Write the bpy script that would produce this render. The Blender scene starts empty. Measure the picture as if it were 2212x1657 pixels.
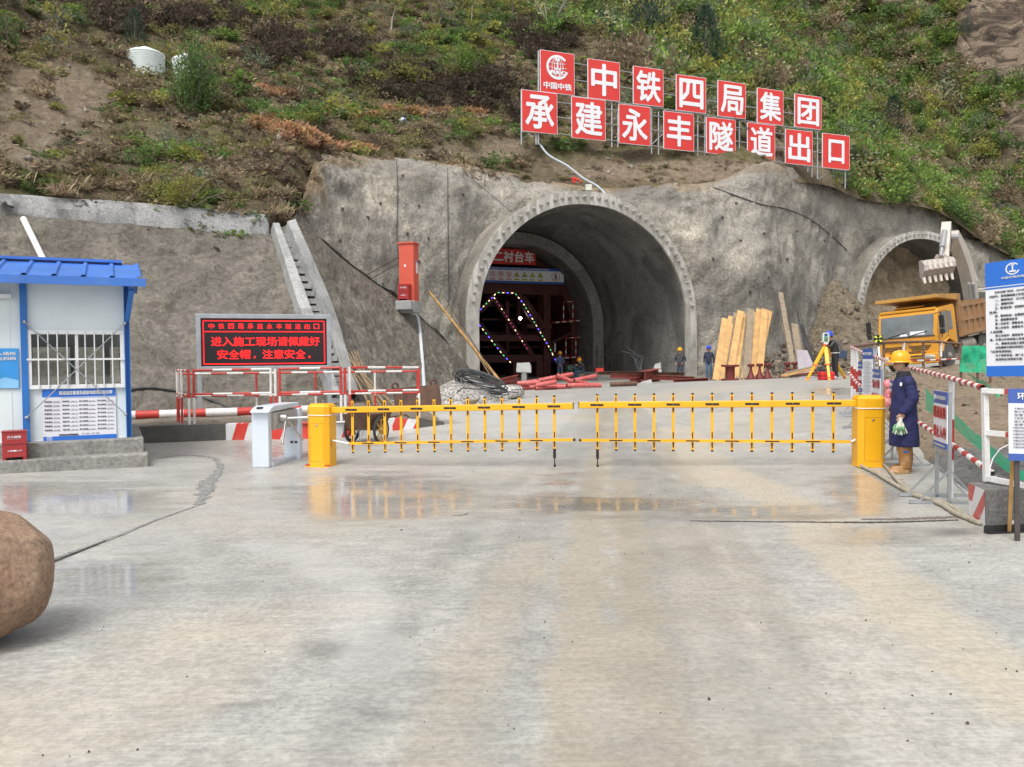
import bpy, bmesh, math, random
import numpy as np
from mathutils import Vector, Matrix, Euler
from mathutils.bvhtree import BVHTree
RAD = math.radians
random.seed(7)
rng = np.random.default_rng(7)
scene = bpy.context.scene
COL = scene.collection

# ------------------------------------------------------------------ camera
F, CX, CY = 1782.0, 1106.0, 828.5          # focal length and centre in the units of a 2212 px wide picture
PITCH, ROLL = math.atan(56.5 / F), 0.008
cd = bpy.data.cameras.new("camera")
cam = bpy.data.objects.new("camera", cd)
COL.objects.link(cam)
cd.sensor_width = 36.0
cd.lens = 36.0 * F / 2212.0
cd.clip_start, cd.clip_end = 0.1, 2000.0
CAM = Vector((0, 0, 1.7))
CM = Matrix.Rotation(math.pi / 2 - PITCH, 3, 'X') @ Matrix.Rotation(-ROLL, 3, 'Z')
cam.matrix_world = Matrix.Translation(CAM) @ CM.to_4x4()
scene.camera = cam

# ------------------------------------------------------------------ overcast daylight
SUN_EL, SUN_ROT = RAD(58), RAD(200)
world = bpy.data.worlds.new("World")
scene.world = world
world.use_nodes = True
wn, wl = world.node_tree.nodes, world.node_tree.links
wn.clear()
sky = wn.new("ShaderNodeTexSky")
sky.sky_type = 'NISHITA'
sky.sun_disc = False
sky.sun_elevation, sky.sun_rotation = SUN_EL, SUN_ROT
sky.dust_density, sky.air_density, sky.ozone_density = 4.0, 1.0, 1.0
hs = wn.new("ShaderNodeHueSaturation")
hs.inputs["Saturation"].default_value = 0.14      # cloud cover greys the sky
bg = wn.new("ShaderNodeBackground")
bg.inputs["Strength"].default_value = 0.15
wo = wn.new("ShaderNodeOutputWorld")
wl.new(sky.outputs[0], hs.inputs["Color"])
wl.new(hs.outputs[0], bg.inputs["Color"])
wl.new(bg.outputs[0], wo.inputs["Surface"])
sd = bpy.data.lights.new("sun", 'SUN')
sd.energy, sd.angle, sd.color = 1.5, RAD(25), (1.0, 0.965, 0.91)
sun = bpy.data.objects.new("sun", sd)
COL.objects.link(sun)
# the sun stands behind the camera, to its left: direction to the sun
SD = Vector((math.cos(SUN_EL) * math.sin(SUN_ROT), math.cos(SUN_EL) * math.cos(SUN_ROT), math.sin(SUN_EL)))
sun.rotation_euler = SD.to_track_quat('Z', 'Y').to_euler()
sun.location = (-10, -20, 40)

vs = scene.view_settings
vs.view_transform, vs.look, vs.gamma, vs.use_curve_mapping = 'Standard', 'None', 1.0, False
vs.exposure = 0.45
scene.cycles.max_bounces = 6
scene.cycles.diffuse_bounces = 3
scene.cycles.glossy_bounces = 3
scene.cycles.transmission_bounces = 4
scene.cycles.transparent_max_bounces = 12
scene.cycles.use_denoising = True

# ------------------------------------------------------------------ picture <-> place
def ray(px, py):
    return CM @ Vector(((px - CX) / F, -(py - CY) / F, -1.0))
def at(px, py, d):
    v = ray(px, py)
    return CAM + v * (d / v.y)
CMI = np.array(CM.inverted())
def project(P):
    q = (np.asarray(P) - np.array(CAM)) @ CMI.T
    return CX + F * q[..., 0] / -q[..., 2], CY - F * q[..., 1] / -q[..., 2]

# ------------------------------------------------------------------ noise
def _hash(ix, iy, iz):
    h = (ix * 374761393 + iy * 668265263 + iz * 2147483647 + 974634777) & 0xffffffff
    h = ((h ^ (h >> 13)) * 1274126177) & 0xffffffff
    return ((h ^ (h >> 16)) & 0xffff) / 65535.0
def vnoise(P):
    P = np.asarray(P, float)
    i = np.floor(P).astype(np.int64)
    f = P - i
    f = f * f * (3 - 2 * f)
    r = 0
    for dx in (0, 1):
        for dy in (0, 1):
            for dz in (0, 1):
                w = (f[..., 0] if dx else 1 - f[..., 0]) * (f[..., 1] if dy else 1 - f[..., 1]) * (f[..., 2] if dz else 1 - f[..., 2])
                r = r + w * _hash(i[..., 0] + dx, i[..., 1] + dy, i[..., 2] + dz)
    return r
def fbm(P, o=4, s=1.0):
    P = np.asarray(P, float) * s
    r, a, t = 0, 1.0, 0
    for k in range(o):
        r = r + a * vnoise(P + 17.3 * k)
        t += a
        a *= 0.5
        P = P * 2.03
    return r / t          # 0..1
def sstep(a, b, x):
    t = np.clip((x - a) / (b - a), 0, 1)
    return t * t * (3 - 2 * t)

# ------------------------------------------------------------------ materials
def node_mat(name):
    m = bpy.data.materials.new(name)
    m.use_nodes = True
    nt = m.node_tree
    return m, nt, nt.nodes["Principled BSDF"]
MATS = {}
def M(name, col, rough=0.6, metal=0.0, var=0.14, scale=3.0, bump=0.0, bscale=25.0, emit=0.0, spec=0.5, dirt=0.0, dcol=(0.16, 0.13, 0.1), trans=0.0):
    if name in MATS:
        return MATS[name]
    m, nt, b = node_mat(name)
    N, L = nt.nodes, nt.links
    tc = N.new("ShaderNodeTexCoord")
    nz = N.new("ShaderNodeTexNoise")
    nz.inputs["Scale"].default_value = scale
    nz.inputs["Detail"].default_value = 6.0
    L.new(tc.outputs["Object"], nz.inputs["Vector"])
    rp = N.new("ShaderNodeValToRGB")
    rp.color_ramp.elements[0].position, rp.color_ramp.elements[1].position = 0.3, 0.72
    lo = [max(0, c * (1 - var)) for c in col]
    hi = [min(1, c * (1 + var)) for c in col]
    rp.color_ramp.elements[0].color = (*lo, 1)
    rp.color_ramp.elements[1].color = (*hi, 1)
    L.new(nz.outputs["Fac"], rp.inputs["Fac"])
    out = rp.outputs["Color"]
    if dirt > 0:
        n2 = N.new("ShaderNodeTexNoise")
        n2.inputs["Scale"].default_value = scale * 2.3
        n2.inputs["Detail"].default_value = 8.0
        n2.inputs["Roughness"].default_value = 0.7
        L.new(tc.outputs["Object"], n2.inputs["Vector"])
        r2 = N.new("ShaderNodeValToRGB")
        r2.color_ramp.elements[0].position, r2.color_ramp.elements[1].position = 0.5, 0.68
        r2.color_ramp.elements[0].color = (0, 0, 0, 1)
        r2.color_ramp.elements[1].color = (dirt, dirt, dirt, 1)
        L.new(n2.outputs["Fac"], r2.inputs["Fac"])
        mx = N.new("ShaderNodeMixRGB")
        mx.inputs[2].default_value = (*dcol, 1)
        L.new(r2.outputs["Color"], mx.inputs[0])
        L.new(out, mx.inputs[1])
        out = mx.outputs[0]
    L.new(out, b.inputs["Base Color"])
    b.inputs["Roughness"].default_value = rough
    b.inputs["Metallic"].default_value = metal
    b.inputs["Specular IOR Level"].default_value = spec
    if bump > 0:
        n3 = N.new("ShaderNodeTexNoise")
        n3.inputs["Scale"].default_value = bscale
        n3.inputs["Detail"].default_value = 6.0
        L.new(tc.outputs["Object"], n3.inputs["Vector"])
        bp = N.new("ShaderNodeBump")
        bp.inputs["Strength"].default_value = bump
        bp.inputs["Distance"].default_value = 0.05
        L.new(n3.outputs["Fac"], bp.inputs["Height"])
        L.new(bp.outputs[0], b.inputs["Normal"])
    if emit > 0:
        b.inputs["Emission Color"].default_value = (*col, 1)
        b.inputs["Emission Strength"].default_value = emit
    if trans > 0:
        b.inputs["Transmission Weight"].default_value = trans
    MATS[name] = m
    return m

# ------------------------------------------------------------------ mesh building
def rotz(a):
    return Matrix.Rotation(a, 3, 'Z')
def V(*a):
    return Vector(a[0] if len(a) == 1 else a)
_GL = {}
def glyphs(text, bold):
    key = (text, bold)
    if key in _GL:
        return _GL[key]
    cu = bpy.data.curves.new("glyph", 'FONT')
    cu.body = text
    cu.size = 1.0
    cu.offset = bold
    cu.fill_mode = 'FRONT'
    cu.resolution_u = 2
    o = bpy.data.objects.new("glyph", cu)
    COL.objects.link(o)
    dg = bpy.context.evaluated_depsgraph_get()
    dg.update()
    me = bpy.data.meshes.new_from_object(o.evaluated_get(dg))
    v = [tuple(p.co) for p in me.vertices]
    f = [tuple(p.vertices) for p in me.polygons]
    bpy.data.objects.remove(o)
    bpy.data.curves.remove(cu)
    bpy.data.meshes.remove(me)
    _GL[key] = (v, f)
    return v, f
class MB:
    def __init__(s):
        s.v, s.f, s.m, s.cur = [], [], [], 0
    def mat(s, i):
        s.cur = i
        return s
    def add(s, vs_, fs):
        o = len(s.v)
        s.v.extend(tuple(p) for p in vs_)
        s.f.extend(tuple(i + o for i in f) for f in fs)
        s.m.extend([s.cur] * len(fs))
        return s
    def box(s, c, size, rot=None):
        h = Vector(size) / 2
        pts = [Vector((x * h.x, y * h.y, z * h.z)) for z in (-1, 1) for y in (-1, 1) for x in (-1, 1)]
        if rot is not None:
            pts = [rot @ p for p in pts]
        c = Vector(c)
        return s.add([c + p for p in pts], [(0, 2, 3, 1), (4, 5, 7, 6), (0, 1, 5, 4), (2, 6, 7, 3), (0, 4, 6, 2), (1, 3, 7, 5)])
    def bar(s, p0, p1, w, h=None, up=(0, 0, 1)):
        h = w if h is None else h
        p0, p1, up = Vector(p0), Vector(p1), Vector(up)
        d = (p1 - p0)
        L = d.length
        d.normalize()
        if abs(d.dot(up)) > 0.99:
            up = Vector((0, 1, 0))
        x = d.cross(up).normalized()
        z = x.cross(d)
        return s.box((p0 + p1) / 2, (w, L, h), Matrix((x, d, z)).transposed())
    def tube(s, p0, p1, r, r2=None, n=8, cap=True):
        return s.path([p0, p1], [r, r if r2 is None else r2], n, cap)
    def path(s, pts, r, n=8, cap=True, closed=False):
        pts = [Vector(p) for p in pts]
        k = len(pts)
        rr = r if hasattr(r, '__len__') else [r] * k
        t0 = (pts[1] - pts[0]).normalized()
        u = t0.cross(Vector((0, 0, 1)))
        if u.length < 1e-3:
            u = t0.cross(Vector((0, 1, 0)))
        u.normalize()
        vs_, fs = [], []
        for i, p in enumerate(pts):
            if closed:
                t = (pts[(i + 1) % k] - pts[i - 1]).normalized()
            else:
                t = (pts[min(i + 1, k - 1)] - pts[max(i - 1, 0)]).normalized()
            u = (u - t * u.dot(t)).normalized()
            w = t.cross(u)
            for j in range(n):
                a = 2 * math.pi * j / n
                vs_.append(p + (u * math.cos(a) + w * math.sin(a)) * rr[i])
        for i in range(k if closed else k - 1):
            a0, b0 = i * n, ((i + 1) % k) * n
            for j in range(n):
                fs.append((a0 + j, a0 + (j + 1) % n, b0 + (j + 1) % n, b0 + j))
        if cap and not closed:
            fs.append(tuple(range(n - 1, -1, -1)))
            fs.append(tuple((k - 1) * n + j for j in range(n)))
        return s.add(vs_, fs)
    def stripes(s, p0, p1, r, step, a=0, b=1, n=8, first=0):
        p0, p1 = Vector(p0), Vector(p1)
        L = (p1 - p0).length
        k = max(1, round(L / step))
        for i in range(k):
            s.cur = a if (i + first) % 2 == 0 else b
            s.tube(p0.lerp(p1, i / k), p0.lerp(p1, (i + 1) / k), r, n=n, cap=(i == 0 or i == k - 1))
        return s
    def prism(s, poly, o, ex, ey, t):
        o, ex, ey = Vector(o), Vector(ex), Vector(ey)
        ez = ex.cross(ey).normalized()
        n = len(poly)
        a = [o + ex * p[0] + ey * p[1] for p in poly]
        vs_ = a + [p + ez * t for p in a]
        fs = [tuple(range(n - 1, -1, -1)), tuple(range(n, 2 * n))] + [(i, (i + 1) % n, n + (i + 1) % n, n + i) for i in range(n)]
        return s.add(vs_, fs)
    def lathe(s, prof, o=(0, 0, 0), n=16, rot=None, sx=1.0, sy=1.0):
        o = Vector(o)
        vs_, fs = [], []
        for (r, z) in prof:
            for j in range(n):
                a = 2 * math.pi * j / n
                p = Vector((r * math.cos(a) * sx, r * math.sin(a) * sy, z))
                vs_.append(o + (rot @ p if rot is not None else p))
        for i in range(len(prof) - 1):
            for j in range(n):
                fs.append((i * n + j, i * n + (j + 1) % n, (i + 1) * n + (j + 1) % n, (i + 1) * n + j))
        if prof[0][0] > 1e-4:
            fs.append(tuple(range(n - 1, -1, -1)))
        if prof[-1][0] > 1e-4:
            fs.append(tuple((len(prof) - 1) * n + j for j in range(n)))
        return s.add(vs_, fs)
    def ell(s, c, r, n=12, m=7, rot=None):
        pr = [(math.sin(math.pi * i / m), -math.cos(math.pi * i / m)) for i in range(m + 1)]
        c = Vector(c)
        vs_, fs = [], []
        for (rr, z) in pr:
            for j in range(n):
                a = 2 * math.pi * j / n
                p = Vector((rr * math.cos(a) * r[0], rr * math.sin(a) * r[1], z * r[2]))
                vs_.append(c + (rot @ p if rot is not None else p))
        for i in range(m):
            for j in range(n):
                fs.append((i * n + j, i * n + (j + 1) % n, (i + 1) * n + (j + 1) % n, (i + 1) * n + j))
        return s.add(vs_, fs)
    def quad(s, a, b, c, d):
        return s.add([a, b, c, d], [(0, 1, 2, 3)])
    def grid(s, P):           # P: array (n, m, 3)
        P = np.asarray(P)
        n, m = P.shape[:2]
        fs = [(i * m + j, i * m + j + 1, (i + 1) * m + j + 1, (i + 1) * m + j) for i in range(n - 1) for j in range(m - 1)]
        return s.add(P.reshape(-1, 3).tolist(), fs)
    def text(s, txt, o, ex, ey, w, h, bold=0.0, fit='both'):
        """writing centred on o in the plane ex, ey, filling w x h; heavy lettering is laid down in shifted coats"""
        v, f = glyphs(txt, 0.0)
        if not v:
            return s
        a = np.array(v)
        lo, hi = a.min(0), a.max(0)
        c = (lo + hi) / 2
        d = np.maximum(hi - lo, 1e-6)
        sx, sy = w / (d[0] + 2 * bold), h / (d[1] + 2 * bold)
        if fit == 'h':
            sx = sy
        elif fit == 'w':
            sy = sx
        elif fit == 'min':
            sx = sy = min(sx, sy)
        o, ex, ey = Vector(o), Vector(ex), Vector(ey)
        nz = ex.cross(ey)
        k = 0 if bold <= 0 else (6 if bold < .03 else 10)
        for i in range(k + 1):
            dx, dy = (0, 0) if i == 0 else (bold * math.cos(6.2832 * i / k), bold * math.sin(6.2832 * i / k))
            s.add([o + ex * ((p[0] - c[0] + dx) * sx) + ey * ((p[1] - c[1] + dy) * sy) + nz * (.0007 * i) for p in v], f)
        return s
    def build(s, name, mats, parent=None, smooth=None, bevel=0.0, world_space=False):
        if not isinstance(mats, (list, tuple)):
            mats = [mats]
        vv = s.v
        if world_space and parent is not None:
            mi = world_matrix(parent).inverted()
            vv = [tuple(mi @ Vector(p)) for p in vv]
        me = bpy.data.meshes.new(name)
        me.from_pydata(vv, [], s.f)
        for m in mats:
            me.materials.append(m)
        if len(mats) > 1:
            me.polygons.foreach_set("material_index", s.m)
        if smooth is not None:
            me.polygons.foreach_set("use_smooth", [True] * len(s.f))
            me.set_sharp_from_angle(angle=RAD(smooth))
        me.update()
        o = bpy.data.objects.new(name, me)
        COL.objects.link(o)
        if parent is not None:
            o.parent = parent
        if bevel > 0:
            b = o.modifiers.new("Bevel", 'BEVEL')
            b.width, b.segments, b.limit_method = bevel, 2, 'ANGLE'
        return o
def world_matrix(o):
    m = Matrix.LocRotScale(o.location, o.rotation_euler, o.scale)
    return world_matrix(o.parent) @ m if o.parent else m
def tag(o, label=None, cat=None, group=None, kind=None):
    for k, v in (("label", label), ("category", cat), ("group", group), ("kind", kind)):
        if v:
            o[k] = v
    return o
def thing(name, label, cat, loc=(0, 0, 0), rz=0.0, group=None, rot=None):
    o = bpy.data.objects.new(name, None)
    COL.objects.link(o)
    o.empty_display_size = 0.2
    o.location = loc
    o.rotation_euler = rot if rot is not None else (0, 0, rz)
    return tag(o, label, cat, group)
def copy_thing(o, loc=None, rz=None, label=None, parent=None, rot=None):
    c = o.copy()
    COL.objects.link(c)
    c.parent = parent
    if loc is not None:
        c.location = loc
    if rz is not None:
        c.rotation_euler = (0, 0, rz)
    if rot is not None:
        c.rotation_euler = rot
    if label:
        c["label"] = label
    for ch in list(o.children):
        copy_thing(ch, parent=c)
    return c
def np_mesh(name, verts, quads, mat, parent=None, attrs=None, smooth=False):
    """large meshes straight from arrays; attrs: name -> (type, domain, array)"""
    me = bpy.data.meshes.new(name)
    nv, nf, k = len(verts), len(quads), quads.shape[1]
    me.vertices.add(nv)
    me.vertices.foreach_set("co", np.asarray(verts, np.float32).ravel())
    me.loops.add(nf * k)
    me.loops.foreach_set("vertex_index", np.asarray(quads, np.int32).ravel())
    me.polygons.add(nf)
    me.polygons.foreach_set("loop_start", np.arange(0, nf * k, k, dtype=np.int32))
    me.polygons.foreach_set("loop_total", np.full(nf, k, np.int32))
    if smooth:
        me.polygons.foreach_set("use_smooth", np.ones(nf, bool))
    for an, (ty, dom, arr) in (attrs or {}).items():
        a = me.attributes.new(an, ty, dom)
        a.data.foreach_set("color" if 'COLOR' in ty else "value", np.asarray(arr, np.float32).ravel())
    me.materials.append(mat)
    me.update(calc_edges=True)
    me.validate()
    o = bpy.data.objects.new(name, me)
    COL.objects.link(o)
    if parent is not None:
        o.parent = parent
    return o
def grid_quads(n, m):
    i, j = np.meshgrid(np.arange(n - 1), np.arange(m - 1), indexing='ij')
    a = (i * m + j).ravel()
    return np.stack([a, a + 1, a + m + 1, a + m], 1)
def interp_rows(K, ts):
    """Catmull-Rom through rows of K (k, ...) at parameters ts (0..k-1)"""
    K = np.asarray(K, float)
    k = len(K)
    out = []
    for t in ts:
        i = min(int(t), k - 2)
        u = t - i
        p0, p1, p2, p3 = K[max(i - 1, 0)], K[i], K[i + 1], K[min(i + 2, k - 1)]
        out.append(0.5 * (2 * p1 + (p2 - p0) * u + (2 * p0 - 5 * p1 + 4 * p2 - p3) * u * u + (3 * p1 - 3 * p2 + p3 - p0) * u ** 3))
    return np.array(out)

# ================================================================== GROUND SHAPE
_gc = [at(695, 1005, 14.6), at(1877, 1005, 12.7), at(1950, 1027, 12.2), at(1840, 855, 18.5), at(1800, 820, 29.5),
       at(1468, 825, 43), at(1015, 835, 40.5), at(590, 1010, 14.4), at(330, 997, 14.4), at(0, 1008, 13.7), at(900, 912, 20.0),
       at(2095, 1127, 7.9), at(1220, 832, 37.5), at(326, 957, 18.4)]
_gc += [Vector(p) for p in ((0, 3, -.05), (-4, 3, -.07), (4, 3, -.02), (0, 8, -.07), (-12, 8, -.12), (-20, 20, 0), (-30, 5, 0), (9, 8, .1), (20, 10, .35),
        (14, 20, .75), (20, 30, 1.0), (30, 40, 1.1), (30, 62, 1.5), (0, 60, .5), (-25, 60, .5), (60, 60, 2), (0, -10, 0), (40, 0, .4), (-20, 40, .4), (4, 18, .12))]
_gx = np.array([[p.x, p.y] for p in _gc])
def _tps(r):
    return np.where(r > 1e-6, r * r * np.log(np.maximum(r, 1e-6)), 0.0)
def _solve():
    n = len(_gx)
    K = _tps(np.linalg.norm(_gx[:, None] - _gx[None], axis=2)) + np.eye(n) * 25.0
    P = np.c_[np.ones(n), _gx]
    A = np.block([[K, P], [P.T, np.zeros((3, 3))]])
    return np.linalg.solve(A, np.r_[[p.z for p in _gc], 0, 0, 0])
_gw = _solve()
def ground(x, y):
    x, y = np.asarray(x, float), np.asarray(y, float)
    xc, yc = np.clip(x, -40, 60), np.clip(y, -10, 70)
    q = np.stack([xc, yc], -1)
    r = np.linalg.norm(q[..., None, :] - _gx, axis=-1)
    return _tps(r) @ _gw[:-3] + _gw[-3] + _gw[-2] * xc + _gw[-1] * yc
def gz(x, y):
    return float(ground(x, y))
def G(px, py, dmax=70.0):
    """point of the ground seen at (px, py)"""
    v = ray(px, py)
    v = v / v.y
    d0 = 2.0
    for d in np.arange(2.0, dmax, 0.1):
        p = CAM + v * d
        if p.z < gz(p.x, p.y):
            lo, hi = d0, d
            for _ in range(18):
                m = (lo + hi) / 2
                p = CAM + v * m
                if p.z < gz(p.x, p.y):
                    hi = m
                else:
                    lo = m
            return CAM + v * hi
        d0 = d
    return CAM + v * dmax
def Gd(px, d):
    """ground point in picture column px at distance d"""
    p = at(px, 900, d)
    return Vector((p.x, p.y, gz(p.x, p.y)))

# ------------------------------------------------------------------ yard: one sheet of concrete, wet in places, with mud tracks
def axis_vals(parts):
    out = []
    for a, b, st in parts:
        out += list(np.arange(a, b - 1e-6, st))
    return np.array(out + [parts[-1][1]])
gx_ = axis_vals([(-160, -30, 10), (-30, -12, 1.0), (-12, 13, 0.11), (13, 30, 1.0), (30, 170, 10)])
gy_ = axis_vals([(-60, -4, 4), (-4, 2, 0.5), (2, 13, 0.07), (13, 22, 0.12), (22, 50, 0.3), (50, 200, 10)])
gX, gY = np.meshgrid(gx_, gy_, indexing='ij')
gZ = ground(gX, gY)
gp = np.stack([gX, gY, gZ], -1)
gpx, gpy = project(np.where(gY[..., None] > 1.0, gp, np.array([0, 1.0, 0])))
def curve_mask(pts, w):
    """soft band of half width w (metres) along a line on the ground"""
    q = [G(*p) for p in pts]
    best = np.full(gX.shape, 1e9)
    for a, b in zip(q[:-1], q[1:]):
        ax, ay, bx, by = a.x, a.y, b.x, b.y
        L2 = (bx - ax) ** 2 + (by - ay) ** 2
        t = np.clip(((gX - ax) * (bx - ax) + (gY - ay) * (by - ay)) / L2, 0, 1)
        best = np.minimum(best, np.hypot(gX - ax - t * (bx - ax), gY - ay - t * (by - ay)))
    return 1 - sstep(w * 0.55, w, best + .16 * w * (fbm(gp * 3.1, 3) - .5) * 4)
def blob(px, py, rx, ry):
    return 1 - sstep(0.2, 1.0, np.hypot((gpx - px) / rx, (gpy - py) / ry) + 1.1 * (n_b - .5))
n_a = fbm(gp * np.array([0.5, 0.9, 1]), 5)
n_b = fbm(gp * np.array([0.9, 3.2, 1]) + 40, 5)
n_c = fbm(gp * 2.2 + 80, 5)
dirt = np.zeros(gX.shape)
for pts, w, k in (([(1252, 1657), (1255, 1480), (1258, 1300), (1270, 1150), (1284, 1050), (1300, 960), (1325, 890)], .23, 1.0),
                  ([(1440, 1657), (1396, 1500), (1378, 1300), (1358, 1150), (1345, 1040)], .22, .9),
                  ([(1500, 990), (1590, 1030), (1700, 1085), (1830, 1190), (1960, 1310), (2120, 1430), (2260, 1520)], .42, .9),
                  ([(1450, 930), (1490, 985), (1560, 1040)], .7, .8),
                  ([(1300, 900), (1420, 860), (1560, 836)], 1.3, .6), ([(1560, 960), (1640, 880), (1760, 840)], 1.2, .35),
                  ([(960, 1657), (1010, 1450), (1080, 1300), (1150, 1180)], .25, .5), ([(1620, 1657), (1600, 1450), (1560, 1300), (1490, 1150)], .6, .4),
                  ([(2212, 1657), (2050, 1530), (1850, 1400)], .9, .35), ([(-50, 1600), (250, 1500), (450, 1400)], .8, .4)):
    dirt = np.maximum(dirt, k * curve_mask(pts, w))
tread = np.zeros(gX.shape)
for x0, x1, x2, x3, k, w in ((1215, 1235, 1262, 1290, .8, .10), (1300, 1285, 1285, 1300, .7, .10), (1395, 1372, 1345, 1330, .8, .12), (1475, 1428, 1385, 1350, .7, .10), (1080, 1140, 1200, 1262, .6, .09), (1650, 1560, 1470, 1400, .7, .11),
                             (1790, 1660, 1530, 1430, .55, .11), (900, 1030, 1150, 1240, .5, .10), (1545, 1490, 1420, 1370, .5, .2), (1010, 1095, 1180, 1255, .5, .22), (700, 900, 1060, 1200, .4, .12)):
    tread = np.maximum(tread, k * curve_mask([(x0, 1657), (x1, 1300), (x2, 1080), (x3, 960), ((x3 + 1330) / 2, 880)], w * 1.6))
tread = tread * (.25 + 1.1 * fbm(gp * np.array([2.2, .8, 1]) + 11, 4))
dirt = np.clip(dirt * (0.3 + .75 * n_b + .85 * fbm(gp * np.array([5.5, .6, 1]) + 31, 4)) + 0.28 * sstep(.5, .7, n_a), 0, 1)
wet = np.zeros(gX.shape)
for px, py, rx, ry, k in ((820, 1075, 330, 85, 1), (1290, 1090, 420, 40, .75), (1870, 1060, 130, 78, 1), (1640, 1105, 420, 32, .7), (150, 1075, 330, 70, 1), (230, 1255, 250, 90, .9),
                          (1900, 1160, 260, 45, .6), (600, 980, 200, 30, .6), (1800, 845, 120, 22, .6), (2000, 1280, 260, 60, .25)):
    wet = np.maximum(wet, k * blob(px, py, rx, ry))
wet = sstep(.12, .75, wet * (0.25 + 1.3 * n_b))
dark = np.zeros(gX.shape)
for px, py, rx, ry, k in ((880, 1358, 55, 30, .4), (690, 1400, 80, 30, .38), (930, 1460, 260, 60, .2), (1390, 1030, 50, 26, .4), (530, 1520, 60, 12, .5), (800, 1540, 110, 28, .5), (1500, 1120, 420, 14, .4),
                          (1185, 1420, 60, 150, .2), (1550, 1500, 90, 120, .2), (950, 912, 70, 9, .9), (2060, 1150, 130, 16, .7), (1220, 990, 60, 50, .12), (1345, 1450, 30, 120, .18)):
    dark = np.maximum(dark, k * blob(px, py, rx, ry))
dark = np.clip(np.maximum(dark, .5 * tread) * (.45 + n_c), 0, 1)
rust = blob(1205, 1040, 75, 40) * sstep(.42, .62, n_c) * 0.8 + blob(2010, 1410, 130, 40) * sstep(.5, .65, n_c) * .3
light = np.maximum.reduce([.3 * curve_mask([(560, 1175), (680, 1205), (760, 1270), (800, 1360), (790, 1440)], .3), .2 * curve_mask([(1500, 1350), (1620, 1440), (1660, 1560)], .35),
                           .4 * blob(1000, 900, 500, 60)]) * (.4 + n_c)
gm, gnt, gb = node_mat("wet_concrete")
N, L = gnt.nodes, gnt.links
def attr(nm, N=None):
    a = N.new("ShaderNodeAttribute")
    a.attribute_name = nm
    return a
def mixc(N, L, fac, a, b, mode='MIX'):
    m = N.new("ShaderNodeMixRGB")
    m.blend_type = mode
    for i, s_ in ((0, fac), (1, a), (2, b)):
        if isinstance(s_, (int, float)):
            m.inputs[i].default_value = s_
        elif isinstance(s_, tuple):
            m.inputs[i].default_value = (*s_, 1)
        else:
            L.new(s_, m.inputs[i])
    return m.outputs[0]
def noise(N, L, vec, scale, detail=6, rough=.55, dist=0.0):
    n = N.new("ShaderNodeTexNoise")
    n.inputs["Scale"].default_value, n.inputs["Detail"].default_value = scale, detail
    n.inputs["Roughness"].default_value, n.inputs["Distortion"].default_value = rough, dist
    L.new(vec, n.inputs["Vector"])
    return n.outputs["Fac"]
def ramp(N, L, fac, stops):
    r = N.new("ShaderNodeValToRGB")
    e = r.color_ramp.elements
    while len(e) < len(stops):
        e.new(0.5)
    for i, (p, c) in enumerate(stops):
        e[i].position = p
        e[i].color = (*c, 1) if isinstance(c, tuple) else (c, c, c, 1)
    L.new(fac, r.inputs["Fac"])
    return r.outputs["Color"]
def mathn(N, L, op, a, b=0.0, clamp=False):
    m = N.new("ShaderNodeMath")
    m.operation = op
    m.use_clamp = clamp
    for i, s_ in ((0, a), (1, b)):
        if isinstance(s_, (int, float)):
            m.inputs[i].default_value = s_
        else:
            L.new(s_, m.inputs[i])
    return m.outputs[0]
def scaled(N, L, vec, s_):
    m = N.new("ShaderNodeMapping")
    m.inputs["Scale"].default_value = s_
    L.new(vec, m.inputs["Vector"])
    return m.outputs[0]
def bump(N, L, b, h, strength=.5, dist=.03):
    n = N.new("ShaderNodeBump")
    n.inputs["Strength"].default_value, n.inputs["Distance"].default_value = strength, dist
    L.new(h, n.inputs["Height"])
    L.new(n.outputs[0], b.inputs["Normal"])
oc = N.new("ShaderNodeTexCoord").outputs["Object"]
streak = noise(N, L, scaled(N, L, oc, (2.2, 10.0, 1)), 1.0, 8, .68, .5)
fine = noise(N, L, oc, 22, 9, .74)
big = noise(N, L, oc, .7, 6, .55)
c0 = ramp(N, L, big, [(.3, (.365, .364, .345)), (.7, (.46, .452, .43))])
c0 = mixc(N, L, 1.0, c0, ramp(N, L, streak, [(.3, (.86, .86, .87)), (.66, (1.07, 1.07, 1.06))]), 'MULTIPLY')
c0 = mixc(N, L, 1.0, c0, ramp(N, L, fine, [(.40, (.79, .79, .785)), (.60, (1.12, 1.12, 1.11))]), 'MULTIPLY')
c0 = mixc(N, L, 1.0, c0, ramp(N, L, noise(N, L, oc, 2.6, 9, .72, .4), [(.32, (.80, .80, .79)), (.52, (1.0, 1.0, 1.0)), (.72, (1.13, 1.12, 1.08))]), 'MULTIPLY')
broom = noise(N, L, scaled(N, L, oc, (1.6, 75, 1)), 1.0, 3, .5)
c0 = mixc(N, L, 1.0, c0, ramp(N, L, broom, [(.36, (.92, .92, .92)), (.64, (1.05, 1.05, 1.05))]), 'MULTIPLY')
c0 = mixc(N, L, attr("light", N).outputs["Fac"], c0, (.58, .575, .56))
dm = mathn(N, L, 'MULTIPLY', attr("dirt", N).outputs["Fac"], ramp(N, L, streak, [(.25, .55), (.65, 1.0)]))
dcl = mixc(N, L, 1.0, (.50, .44, .34), ramp(N, L, fine, [(.38, (.84, .84, .83)), (.62, (1.12, 1.11, 1.09))]), 'MULTIPLY')
dcl = mixc(N, L, 1.0, dcl, ramp(N, L, broom, [(.36, (.92, .92, .92)), (.64, (1.06, 1.06, 1.06))]), 'MULTIPLY')
c0 = mixc(N, L, mathn(N, L, 'MULTIPLY', dm, .8, True), c0, dcl)
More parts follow.
